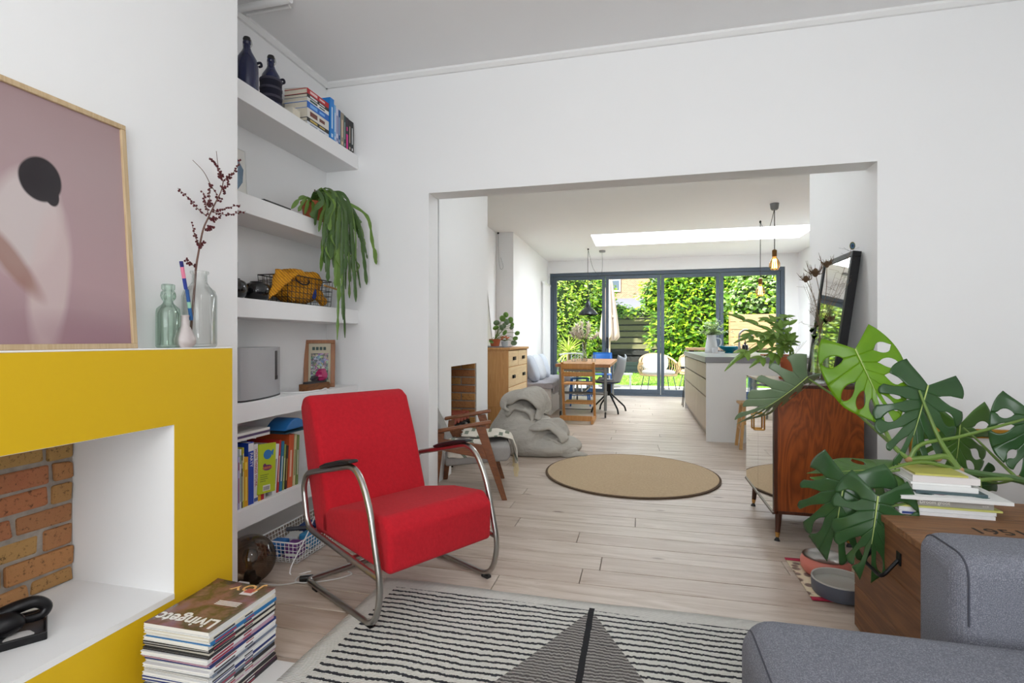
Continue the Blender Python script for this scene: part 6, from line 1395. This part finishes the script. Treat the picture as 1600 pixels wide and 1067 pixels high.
# ---- pendants
FLEX = plain('dark_flex', rgb(60, 58, 56), .7)
pd = thing('black_pendant_lamp', 'black enamel pendant lamp hanging over the dining table', 'pendant lamp', P(919, 492, T=9.03) - Vector((0, 0, 0)))
c = P(919, 492, T=9.03); DARK = plain('black_enamel', rgb(34, 38, 44), .22, .2)
MB().lathe([(.17, 0), (.172, .012), (.12, .075), (.075, .11), (.05, .13), (.045, .20), (.03, .225), (.028, .26), (.001, .262), (.001, .25), (.03, .12), (.06, .10), (.11, .07), (.162, .01)], c=c, n=32, cap=False).build('shade', DARK, pd, smooth=True)
hk = Vector((c.x, c.y, CEIL2)); MB().tube(smooth_path([c + Vector((0, 0, .26)), c + Vector((.006, 0, .5)), c + Vector((-.006, 0, .8)), hk - Vector((0, 0, .03))], 8), .005, 6).build('cord', FLEX, pd)
cn = P(941, 394, Z=CEIL2 - .03); cn.z = CEIL2 - .03
MB().tube(smooth_path([hk - Vector((0, 0, .03)), hk - Vector((-.08, -.1, .34)), cn + Vector((-.03, -.05, -.42)), cn + Vector((0, 0, -.3)), cn], 8), .003, 6).build('swag_cord', FLEX, pd)
MB().lathe([(.001, -.004), (.05, -.004), (.055, .01), (.055, .028), (.001, .029)], c=cn, n=20).build('ceiling_cup', plain('grey_cup', rgb(140, 140, 142), .4, .4), pd, smooth=True); MB().ball(hk - Vector((0, 0, .015)), .015, .015, .015, 8, 6).build('ceiling_hook', BLACKM, pd)
MB().ball(c + Vector((0, 0, .06)), .035, .035, .045, 12, 8).build('bulb', plain('opal_bulb', rgb(230, 228, 220), .3), pd, smooth=True)
def bulb(t, c, s=1.0):
    MB().lathe([(.001, -.055 * s), (.03 * s, -.05 * s), (.047 * s, -.02 * s), (.047 * s, .01 * s), (.03 * s, .045 * s), (.018 * s, .065 * s), (.018 * s, .075 * s)], c=c, n=24).build('glass_bulb', glass('amber_bulb_glass', (1, .80, .48, 1), (.85, .50, .18, 1), .12), t, smooth=True, angle=180)
    fl = MB()
    for k in range(6): a = 2 * PI * k / 6; fl.tube([c + Vector((.014 * s * math.cos(a), .014 * s * math.sin(a), .05 * s)), c + Vector((.022 * s * math.cos(a + .5), .022 * s * math.sin(a + .5), -.035 * s))], .0028, 5)
    fl.build('filament', emit('filament_glow', (1, .55, .16, 1), 30), t)
    MB().lathe([(.018 * s, .072 * s), (.021 * s, .078 * s), (.021 * s, .13 * s), (.008, .14 * s), (.001, .141 * s)], c=c, n=16).build('lamp_holder', plain('aged_brass', rgb(120, 86, 44), .4, .8), t, smooth=True)
c1 = Vector((1.514, 6.61, 1.965)); bp1 = thing('filament_pendant', 'glowing amber bulb hanging straight below the grey ceiling cup', 'pendant lamp', c1, group='bare bulb pendants over the island')
bulb(bp1, c1, 1.25); MB().tube([c1 + Vector((0, 0, .13)), Vector((c1.x, c1.y, CEIL2 - .07))], .0045, 6).build('cord', FLEX, bp1)
MB().lathe([(.001, -.075), (.03, -.075), (.042, -.06), (.05, 0), (.001, .0)], c=(c1.x, c1.y, CEIL2), n=20).build('ceiling_cup', plain('grey_cup2', rgb(130, 132, 134), .4, .4), bp1, smooth=True)
c2 = Vector((1.536, 7.45, 1.73)); bp2 = thing('filament_pendant', 'lower amber bulb on a cord swagged to a ceiling hook', 'pendant lamp', c2, group='bare bulb pendants over the island')
bulb(bp2, c2, 1.25); hk2 = Vector((c2.x, c2.y, CEIL2 - .03)); MB().tube([c2 + Vector((0, 0, .13)), hk2], .0045, 6).build('cord', FLEX, bp2); MB().ball(hk2, .014, .014, .02, 8, 6).build('ceiling_hook', BLACKM, bp2)
a_ = Vector((c1.x, c1.y, CEIL2 - .06)); MB().tube(smooth_path([hk2, (hk2 * .75 + a_ * .25) - Vector((0, 0, .13)), (hk2 * .5 + a_ * .5) - Vector((0, 0, .20)), (hk2 * .25 + a_ * .75) - Vector((0, 0, .14)), a_], 6), .0035, 6).build('swag_cord', FLEX, bp2)

# ================================================================== kitchen island
CONC = plain('polished_concrete', rgb(132, 132, 134), .3, var=.08, scale=6); PANEL = plain('pale_grey_panel', rgb(226, 225, 223), .5, var=.015)
OAKG = wood('limed_oak', rgb(192, 178, 158), rgb(164, 148, 128), 2, .5, ring=5)
ix0, ix1, iy0, iy1 = .69, 1.86, 5.94, 8.75
il = thing('kitchen_island', 'kitchen island with limed oak drawers and pale grey end panel', 'island', (1.27, 7.3, 0))
MB().box(ix0, ix1, iy0, iy0 + .03, 0, .845).build('end_panel', PANEL, il, bevel=.002); MB().box(ix0, ix1, iy1 - .03, iy1, 0, .845).build('end_panel', PANEL, il)
MB().box(ix0 + .03, ix1 - .02, iy0 + .03, iy1 - .03, .10, .845).build('carcass', plain('dark_carcass', rgb(70, 66, 62), .7), il); MB().box(ix0 + .05, ix1 - .05, iy0 + .03, iy1 - .03, 0, .10).build('plinth', plain('warm_plinth', rgb(170, 158, 146), .6), il)
yw = (iy1 - iy0 - .06) / 3
for i in range(3):
    for (a, b) in ((.668, .832), (.478, .652), (.105, .462)): MB().box(ix0 + .006, ix0 + .028, iy0 + .03 + i * yw + .002, iy0 + .03 + (i + 1) * yw - .002, a, b).build('drawer_front', OAKG, il, bevel=.0015, seg=1)
wkt = thing('worktop', 'polished grey concrete worktop on the kitchen island', 'worktop', (1.27, 7.3, .845)); MB().box(ix0 - .012, ix1 + .012, iy0 - .012, iy1 + .012, .8455, .9085).build('slab', CONC, wkt, bevel=.003); MB().box(1.2, 1.62, 7.0, 7.42, .9085, .9095).build('sink_drainer', STEEL, wkt)
zi = .909
lg = thing('timber_ledge', 'raised pale timber ledge at the far end of the island', 'ledge', (1.25, 8.6, zi)); MB().box(.70, 1.84, 8.45, 8.745, zi + .02, zi + .06).build('board', wood('pale_beech', rgb(206, 170, 132), rgb(180, 140, 104), 0, .5), lg, bevel=.003)
for x in (.78, 1.76): MB().box(x - .03, x + .03, 8.5, 8.7, zi, zi + .02).build('foot', BLACKM, lg)
pj = thing('white_jug', 'white ceramic jug of leafy stems on the island', 'jug', (.98, 7.85, zi))
MB().lathe([(.001, 0), (.085, 0), (.088, .01), (.08, .10), (.062, .20), (.06, .235), (.066, .25), (.058, .25), (.055, .2), (.001, .05)], n=28).build('body', plain('white_ceramic', rgb(220, 222, 224), .3), pj, world=False, smooth=True)
MB().tube(smooth_path([(.07, 0, .21), (.12, 0, .19), (.125, 0, .12), (.08, 0, .07)], 6), .009, 8).build('handle', MATS['white_ceramic'], pj, world=False, smooth=True)
fo = thing('variegated_foliage', 'pale variegated leafy stems in the white jug', 'foliage', (.98, 7.85, zi + .06)); rr = random.Random(17)
VAR = leafm('variegated_leaf', rgb(112, 134, 92), rgb(190, 200, 168), .5, trans=.25); c0 = Vector((.98, 7.85, zi + .22))
for k in range(24):
    a, el = rr.uniform(0, 2 * PI), rr.uniform(.15, 1.3); ln = rr.uniform(.17, .33); e = c0 + Vector((math.cos(a) * math.cos(el), math.sin(a) * math.cos(el), math.sin(el) * .9)) * ln; path = smooth_path([c0 - Vector((0, 0, .14)), c0, (c0 + e) / 2 + Vector((0, 0, .03)), e], 5); m = MB().tube(path, .002, 4)
    for j in range(16):
        q = path[rr.randrange(6, len(path))]; d = Vector((rr.uniform(-1, 1), rr.uniform(-1, 1), rr.uniform(-.4, .8))).normalized() * rr.uniform(.04, .065); blade(m, q, q + d, .011, (0, 0, 1), .1, 3)
    m.build('leafy_stem', VAR, fo)
cu_ = thing('small_white_cup', 'small white cup in front of the white jug', 'cup', (.99, 7.55, zi)); MB().lathe([(.001, 0), (.034, 0), (.042, .07), (.039, .07), (.03, .01), (.001, .01)], n=20).build('cup', MATS['white_ceramic'], cu_, world=False, smooth=True); MB().tube(arc((.042, 0, .038), (.022, 0, 0), (0, 0, .022), -PI / 2, PI / 2, 8), .004, 6).build('handle', MATS['white_ceramic'], cu_, world=False)
tq = thing('turquoise_bowl', 'shallow turquoise bowl on the island worktop', 'bowl', (1.20, 7.72, zi)); TQ = plain('turquoise_glaze', rgb(18, 128, 150), .2, var=.12)
MB().lathe([(.001, 0), (.06, 0), (.062, .012), (.05, .018), (.11, .055), (.15, .09), (.145, .092), (.09, .045), (.001, .03)], n=32).build('bowl', TQ, tq, world=False, smooth=True); MB().lathe([(.146, .088), (.152, .092), (.146, .096)], n=32, closed=True).build('rim', TQ, tq, world=False)
for k, (x, y) in enumerate(((1.17, 7.72), (1.24, 7.74))): o = MB().ball((x, y, zi + .085), .036, .036, .034, 14, 10); o = tag(o.build('yellow_fruit', plain('ripe_fruit', rgb(206, 178, 110), .5, var=.1), None, smooth=True), ['left fruit in the turquoise bowl', 'right fruit in the turquoise bowl'][k], 'fruit')
sbot = thing('black_soap_bottle', 'black bottle with pale band beside the sink on the island', 'bottle', (1.26, 6.95, zi)); MB().lathe([(.001, 0), (.036, 0), (.038, .005), (.038, .10), (.03, .12), (.014, .128), (.013, .15), (.001, .15)], n=20).build('body', GLZ, sbot, world=False, smooth=True); MB().lathe([(.0385, .03), (.039, .032), (.039, .055), (.0385, .057)], n=20).build('paper_band', PAPERW, sbot, world=False); MB().tube([(0, 0, .15), (0, 0, .18), (-.03, 0, .185)], .006, 6).build('pump', BLACK, sbot, world=False)
tp = thing('kitchen_tap', 'brushed steel swan-neck tap on the island', 'tap', (1.28, 7.46, zi)); MB().tube(smooth_path([(0, 0, 0), (0, 0, .2), (.01, 0, .27), (.06, 0, .31), (.12, 0, .30), (.15, 0, .25), (.15, 0, .21)], 6), .014, 10).build('spout', STEEL, tp, world=False, smooth=True); MB().lathe([(.001, 0), (.028, 0), (.028, .02), (.018, .03)], n=18).build('base', STEEL, tp, world=False, smooth=True); MB().tube([(0, -.02, .06), (0, -.08, .08)], .007, 8).build('lever', STEEL, tp, world=False)
cbd = thing('chopping_board', 'small orange-brown chopping board with blade on the island', 'board', (1.50, 6.5, zi)); MB().box(-.14, .14, -.1, .1, 0, .018).build('board', wood('cherry_board', rgb(186, 112, 62), rgb(150, 84, 44), 0), cbd, world=False, bevel=.003); MB().box(-.1, .1, -.01, .02, .018, .021).build('knife', STEEL, cbd, world=False)
# ---- stools
def stool(label, x, y, rz):
    t = thing('wooden_stool', label, 'stool', (x, y, 0), rz, group='beech stools at the island'); OK = wood('pale_oak_stool', rgb(206, 164, 106), rgb(180, 134, 80), 2, .45)
    MB().box(-.16, .16, -.12, .12, .44, .465).build('seat', OK, t, world=False, bevel=.005)
    for sx_ in (-1, 1):
        for sy_ in (-1, 1): MB().bar((sx_ * .12, sy_ * .085, .44), (sx_ * .16, sy_ * .12, 0), .028, .028, (1, 0, 0)).build('leg', OK, t, world=False)
        MB().bar((sx_ * .14, -.10, .20), (sx_ * .14, .10, .20), .02, .026).build('side_stretcher', OK, t, world=False)
    for sy_ in (-1, 1): MB().bar((-.135, sy_ * .10, .26), (.135, sy_ * .10, .26), .02, .026).build('long_stretcher', OK, t, world=False)
stool('pale oak stool standing against the island end panel', 1.13, 5.70, .0)
hb = thing('wire_stool', 'dark wire-legged bar stool behind the island', 'stool', (.80, 9.02, 0)); MB().lathe([(.001, .62), (.15, .62), (.16, .635), (.15, .65), (.001, .65)], n=24).build('seat', BLACKM, hb, world=False, smooth=True)
for k in range(4): a = PI / 4 + k * PI / 2; MB().tube([(.1 * math.cos(a), .1 * math.sin(a), .62), (.17 * math.cos(a), .17 * math.sin(a), 0)], .007, 6).build('leg', BLACKM, hb, world=False)

# ================================================================== the garden
PAVE = plain('pale_paving', rgb(206, 200, 192), .8, var=.08, scale=4)
gd = struct(MB().box(-9, 11, 10.62, 32, -.35, -.20).build('ground', plain('garden_soil', rgb(96, 82, 66), .95, var=.2)))
pt = struct(MB().box(-5, 7.6, 10.62, 13.45, -.20, -.065).build('patio', plain('patio_bed', rgb(150, 144, 136), .9)))
for i in range(14):
    for j in range(4):
        if -3.4 + i * .66 > -3.2: MB().box(-3.4 + i * .66 + .006, -3.4 + (i + 1) * .66 - .006, 10.63 + j * .70 + .006, 10.63 + (j + 1) * .70 - .006, -.065, -.05).build('paving_slab', PAVE, pt, bevel=.004, seg=1)
GRASS = plain('lawn_green', rgb(126, 168, 66), .95, var=.25, scale=5, bump=.5)
lw = MB().box(-5, 7.6, 13.45, 18.9, -.20, -.075).build('lawn', GRASS); lw['kind'] = 'structure'
rr = random.Random(40); m = MB()
for k in range(9000):
    x, y = rr.uniform(-3.5, 5.5), 13.45 + 5.4 * rr.random() ** 1.3; h = rr.uniform(.03, .06); a = rr.uniform(0, PI); d = Vector((math.cos(a) * .02, math.sin(a) * .02, 0)); p = Vector((x, y, -.076)); m.add([p - d, p + d, p + Vector((rr.uniform(-.02, .02), rr.uniform(-.02, .02), h))], [(0, 1, 2)])
gr = m.build('grass_blades', leafm('grass_blade', rgb(120, 164, 58), rgb(164, 196, 92), .6, trans=.3)); gr['kind'] = 'stuff'; gr['label'] = 'short bright green lawn grass in the garden'; gr['category'] = 'grass'
# raised bed of grey sleepers and a slatted fence
GREYW = plain('grey_stained_timber', rgb(92, 98, 104), .8, var=.12, scale=12)
rb = thing('raised_bed', 'grey sleeper raised bed across the end of the lawn', 'planter', (1.0, 19.0, -.1))
for i in range(3): MB().box(-4.95, 7.55, 18.9, 19.0, -.12 + i * .15, -.12 + (i + 1) * .15 - .008).build('sleeper', GREYW, rb, bevel=.006)
MB().box(-4.95, 7.55, 19.0, 20.4, -.12, .28).build('soil', SOIL, rb)
FEN = wood('weathered_fence', rgb(150, 148, 104), rgb(116, 116, 82), 0, .8, ring=4); FEND = plain('dark_fence_board', rgb(58, 60, 58), .85, var=.2)
fn = thing('slatted_fence', 'weathered horizontal slat fence at the end of the garden', 'fence', (1.0, 20.6, 0))
for i in range(8):
    z0 = .28 + i * .235; MB().box(-5, 7.6, 20.5, 20.54, z0, z0 + .175).build('slat', FEND if i < 2 else FEN, fn)
for x in (-4.8, -2.6, -.4, 1.8, 4.0, 6.2): MB().box(x, x + .1, 20.54, 20.64, -.1, 2.2).build('post', FEND, fn)
MB().box(-5, 7.6, 20.66, 20.68, .2, 2.1).build('backing', FEND, fn)
wf = thing('panel_fence', 'warm timber board fence panel on the right of the garden', 'fence', (4.0, 15.0, 0)); WF = wood('warm_cedar_fence', rgb(190, 152, 116), rgb(160, 122, 88), 0, .7, ring=4)
for i in range(9): MB().box(2.35, 5.6, 15.0 + .0, 15.03, -.06 + i * .205, -.06 + (i + 1) * .205 - .012).build('board', WF, wf)
for x in (2.33, 3.95, 5.5): MB().box(x, x + .09, 15.03, 15.12, -.1, 1.85).build('post', WF, wf)
# side boundaries
for s, x in (('left', -5.1), ('right', 7.6)): struct(MB().box(x, x + .1, 10.62, 21, -.2, 1.9).build('wall_garden_' + s, FEND))

# ---- shrubs and trees
def crown(name, label, blobs, n, ls, mats, trunk=None, seed=0, cat='shrub', group=None, lw_=.42):
    r = random.Random(seed); b0 = blobs[0][0]; t = thing(name, label, cat, (b0[0], b0[1], -.1), group=group); ms = [MB() for _ in mats]
    tot = sum(q[1][0] * q[1][2] for q in blobs)
    for (c, R) in blobs:
        for k in range(int(n * R[0] * R[2] / tot)):
            d = Vector((r.gauss(0, 1), r.gauss(0, 1) - .5, r.gauss(0, 1))).normalized(); q = r.uniform(.72, 1.05); p = Vector((c[0] + d.x * R[0] * q, c[1] + d.y * R[1] * q, c[2] + d.z * R[2] * q))
            if p.z < .0: continue
            f = Vector((r.gauss(0, 1) + d.x, r.gauss(0, 1) + d.y, r.gauss(0, .6) - .2)).normalized(); f, s, u = frame_of(f, d + Vector((0, 0, .5))); L = ls * r.uniform(.7, 1.3); W = L * lw_
            ms[r.randrange(len(ms))].add([p, p + f * L * .5 - s * W * .5 + u * L * .06, p + f * L - u * L * .1, p + f * L * .5 + s * W * .5 + u * L * .06], [(0, 1, 2, 3)])
    for mb_, mt_ in zip(ms, mats): o = mb_.build('foliage', mt_, t); o['kind'] = 'stuff'
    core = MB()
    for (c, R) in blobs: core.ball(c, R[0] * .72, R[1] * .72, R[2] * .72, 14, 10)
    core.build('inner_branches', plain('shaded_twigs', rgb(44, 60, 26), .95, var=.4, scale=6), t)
    MB().tube([(b0[0], b0[1], -.15), (b0[0], b0[1], b0[2])], [.09, .06], 8).build('stem', plain('garden_bark', rgb(96, 78, 60), .9), t)
    return t
LA = leafm('laurel_bright', rgb(150, 186, 40), rgb(196, 220, 70), .35, trans=.4); LB = leafm('laurel_mid', rgb(84, 134, 34), rgb(122, 166, 48), .35, trans=.3); LC = leafm('laurel_dark', rgb(44, 86, 34), rgb(74, 118, 44), .35, trans=.2); LY = leafm('yellow_green', rgb(190, 206, 70), rgb(222, 232, 120), .45, trans=.4); LI = leafm('ivy_pale', rgb(112, 146, 84), rgb(186, 204, 150), .45, trans=.25)
g7 = 'shrubs and trees at the end of the garden'
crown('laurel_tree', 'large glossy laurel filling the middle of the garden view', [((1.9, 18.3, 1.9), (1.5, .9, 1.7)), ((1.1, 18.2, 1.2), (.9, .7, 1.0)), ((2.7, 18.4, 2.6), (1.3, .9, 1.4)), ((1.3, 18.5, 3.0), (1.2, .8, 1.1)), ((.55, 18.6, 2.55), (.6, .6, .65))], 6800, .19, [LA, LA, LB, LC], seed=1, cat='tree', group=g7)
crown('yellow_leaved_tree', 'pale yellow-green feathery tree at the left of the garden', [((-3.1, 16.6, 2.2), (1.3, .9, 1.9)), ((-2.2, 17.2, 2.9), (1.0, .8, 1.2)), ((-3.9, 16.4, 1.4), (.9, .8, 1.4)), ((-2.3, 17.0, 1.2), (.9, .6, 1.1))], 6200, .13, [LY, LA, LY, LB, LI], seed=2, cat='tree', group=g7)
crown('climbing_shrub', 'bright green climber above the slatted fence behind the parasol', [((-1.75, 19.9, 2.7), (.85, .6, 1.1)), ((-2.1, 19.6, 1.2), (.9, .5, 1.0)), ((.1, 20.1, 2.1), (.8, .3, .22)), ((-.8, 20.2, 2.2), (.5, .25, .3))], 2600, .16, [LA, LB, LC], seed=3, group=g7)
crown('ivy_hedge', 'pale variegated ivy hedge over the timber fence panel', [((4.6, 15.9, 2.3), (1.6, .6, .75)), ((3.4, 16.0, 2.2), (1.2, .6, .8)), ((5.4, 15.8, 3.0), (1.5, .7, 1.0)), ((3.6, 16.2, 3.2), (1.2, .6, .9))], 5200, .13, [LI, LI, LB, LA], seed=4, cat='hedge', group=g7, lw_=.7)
crown('dark_plum_shrub', 'small bare purple-brown shrub above the ivy hedge', [((4.75, 15.3, 3.05), (.55, .3, .55))], 500, .12, [leafm('plum_leaf', rgb(110, 78, 70), rgb(150, 118, 104), .6), LI], seed=5, group=g7)
crown('low_fern_shrub', 'low dark green shrub at the foot of the laurel', [((1.5, 18.6, .55), (.7, .3, .4)), ((2.6, 18.65, .5), (.8, .3, .35))], 900, .13, [LB, LC, LI], seed=6, group=g7)
crown('far_tree', 'tall light green tree rising beyond the right hedge', [((7.2, 22.5, 4.2), (2.4, 1.2, 2.4)), ((3.4, 22.5, 4.6), (2.0, 1.2, 1.8))], 3600, .22, [LA, LB, LI], seed=7, cat='tree', group=g7)
crown('far_left_tree', 'tall yellow-green tree beyond the left garden boundary', [((-5.2, 21.5, 3.8), (2.4, 1.2, 2.6)), ((-3.2, 22, 4.6), (1.6, 1, 1.6))], 3600, .2, [LY, LA, LB], seed=8, cat='tree', group=g7)
# spiky yucca in a pot near the doors
yu_ = thing('potted_yucca', 'spiky yellow-green yucca in a grey pot outside the doors', 'plant', (-1.62, 12.1, -.05)); MB().lathe([(.001, 0), (.15, 0), (.19, .30), (.20, .33), (.17, .33), (.001, .28)], n=24).build('pot', plain('grey_planter', rgb(120, 124, 128), .7), yu_, world=False, smooth=True); rr = random.Random(19)
MB().tube([(0, 0, .28), (0, 0, .85)], [.04, .03], 8).build('stem', plain('yucca_bark', rgb(130, 106, 78), .9), yu_, world=False)
for k in range(46):
    a, el = rr.uniform(0, 2 * PI), rr.uniform(-.3, 1.4); d = Vector((math.cos(a) * math.cos(el), math.sin(a) * math.cos(el), math.sin(el))); m = MB(); b = Vector((0, 0, .85)); blade(m, b, b + d * rr.uniform(.34, .52), .018, (0, 0, 1), .3); m.build('leaf', leafm('yucca_leaf', rgb(150, 170, 50), rgb(206, 212, 110), .5, trans=.3), yu_, world=False)
# folded parasol
pr_ = thing('folded_parasol', 'closed beige garden parasol on a pale pole outside', 'parasol', (-.72, 12.9, -.05)); CANV = fabric('beige_canvas', rgb(206, 186, 168), scale=300, mixscale=8)
MB().tube([(0, 0, 0), (0, 0, 2.72)], .024, 10).build('pole', plain('pale_wood_pole', rgb(200, 180, 150), .6), pr_, world=False); MB().lathe([(.001, 0), (.26, 0), (.27, .05), (.06, .07), (.05, .3), (.03, .3)], n=28).build('base', plain('cast_base', rgb(110, 110, 112), .7), pr_, world=False, smooth=True)
MB().grid(lambda a, b: Vector(((.035 + .17 * b ** .8) * (1 + .22 * math.sin(16 * PI * a)) * math.cos(2 * PI * a), (.035 + .17 * b ** .8) * (1 + .22 * math.sin(16 * PI * a)) * math.sin(2 * PI * a), 2.68 - 1.52 * b + .05 * b * math.sin(16 * PI * a))), 96, 12, True).build('canopy', CANV, pr_, world=False, smooth=True, angle=180, solid=.004); MB().lathe([(.10, 1.70), (.165, 1.68), (.165, 1.73), (.10, 1.74)], n=24).build('tie_band', CANV, pr_, world=False)
# rattan tub chair, cushions, low white bench
RAT = plain('rattan_cane', rgb(206, 172, 124), .6, var=.15, scale=30); CUS = fabric('cream_outdoor', rgb(226, 222, 216), scale=300)
rt = thing('rattan_chair', 'rattan tub chair with cream cushions on the patio', 'garden chair', (.40, 12.15, -.05), .25)
def tub(a, z_): return Vector((.40 * math.cos(a) * (1 + .10 * (z_ - .38)), .36 * math.sin(a), z_))
for k in range(26): a = -.35 + (PI + .7) * k / 25; top_ = .62 + .20 * max(0, math.sin(a)) ** 1.2; MB().tube(smooth_path([tub(a, .36) * 1.0, tub(a, (.36 + top_) / 2) + Vector((.05 * math.cos(a), .05 * math.sin(a), 0)), tub(a, top_)], 4), .007, 6).build('cane', RAT, rt, world=False)
MB().tube([tub(a, .62 + .20 * max(0, math.sin(a)) ** 1.2) for a in [-.35 + (PI + .7) * k / 40 for k in range(41)]], .02, 8).build('top_rail', RAT, rt, world=False, smooth=True); MB().tube([tub(a, .36) for a in [2 * PI * k / 32 for k in range(32)]], .018, 8, True).build('seat_ring', RAT, rt, world=False, smooth=True)
MB().ball((0, 0, .42), .35, .31, .06, 28, 12, .7).build('seat_cushion', CUS, rt, world=False, smooth=True, angle=180); MB().ball((0, .24, .62), .30, .09, .19, 26, 14, .7).build('back_cushion', CUS, rt, world=False, smooth=True, angle=180)
for x in (-.26, .26):
    for y in (-.22, .22): MB().tube([(x, y, .36), (x * 1.25, y * 1.25, 0)], .010, 8).build('leg', plain('grey_steel_leg', rgb(110, 112, 116), .5, .6), rt, world=False)
rt2 = copy_tree(rt); rt2.location = (1.30, 12.75, -.05); rt2.rotation_euler = (0, 0, 2.6); rt2['label'] = 'second rattan tub chair partly behind the island outside'; rt['group'] = rt2['group'] = 'rattan chairs on the patio'
lb = thing('low_white_bench', 'low white-painted wooden bench on the patio', 'bench', (-.48, 12.0, -.05)); WB = plain('worn_white_wood', rgb(222, 218, 210), .7, var=.08)
for k in range(3): MB().box(-.32, .32, -.17 + k * .115, -.17 + k * .115 + .108, .36, .39).build('top_board', WB, lb, world=False, bevel=.003)
for x in (-.27, .27): MB().box(x - .02, x + .02, -.16, .16, 0, .36).build('leg_panel', WB, lb, world=False, bevel=.003)
MB().box(-.25, .25, -.14, .14, .10, .12).build('lower_shelf', WB, lb, world=False)
for k in range(2): o = thing('garden_planter', ['grey glazed planter at the foot of the laurel', 'taller grey planter beside the raised bed'][k], 'planter', (2.3 + k * .9, 18.2, -.07)); MB().lathe([(.001, 0), (.14, 0), (.2, .3 + .1 * k), (.21, .33 + .1 * k), (.18, .33 + .1 * k), (.001, .28)], n=20).build('pot', MATS['grey_planter'], o, world=False, smooth=True); MB().lathe([(.181, .3 + .1 * k), (.001, .31 + .1 * k)], n=16).build('soil', SOIL, o, world=False)

# ---- neighbouring brick house beyond the fence
hs = thing('brick_house', 'yellow-brown brick house seen beyond the garden', 'building', (-1.0, 31.0, 0)); t = NT('far_brick'); bt = t.n('ShaderNodeTexBrick', {'Vector': t.coord('Object', (1, 1, 1), (PI / 2, 0, 0)), 'Scale': 4.0}); bt.inputs['Color1'].default_value = rgb(176, 140, 104); bt.inputs['Color2'].default_value = rgb(150, 112, 82); bt.inputs['Mortar'].default_value = rgb(190, 176, 158); t.set(bt.outputs[0], .9)
MB().box(-8, 9, 31, 37, 0, 5.6).build('wall', t.m, hs)
MB().prism([(-8.3, 30.7, 5.6), (-8.3, 34, 8.2), (-8.3, 37.3, 5.6)], (17.6, 0, 0)).build('roof', plain('slate_roof', rgb(120, 104, 96), .8, var=.15), hs)
MB().box(-3.0, 1.2, 28.6, 31, 0, 2.75).build('extension', t.m, hs); MB().prism([(-3.2, 28.4, 2.75), (-3.2, 31, 3.5), (-3.2, 31, 2.75)], (4.6, 0, 0)).build('extension_roof', plain('grey_slates', rgb(110, 112, 122), .7, var=.15), hs)
for (x, z_) in ((-2.1, 3.9), (.6, 3.9), (3.4, 3.9), (-5, 3.9), (3.4, 1.0)):
    f = MB().box(x, x + 1.0, 30.93, 31, z_, z_ + 1.35).build('window', WGLOSS, hs); MB().box(x + .08, x + .92, 30.91, 30.93, z_ + .08, z_ + .64).build('pane', plain('dim_pane', rgb(90, 104, 116), .1), f); MB().box(x + .08, x + .92, 30.91, 30.93, z_ + .71, z_ + 1.27).build('pane', MATS['dim_pane'], f)
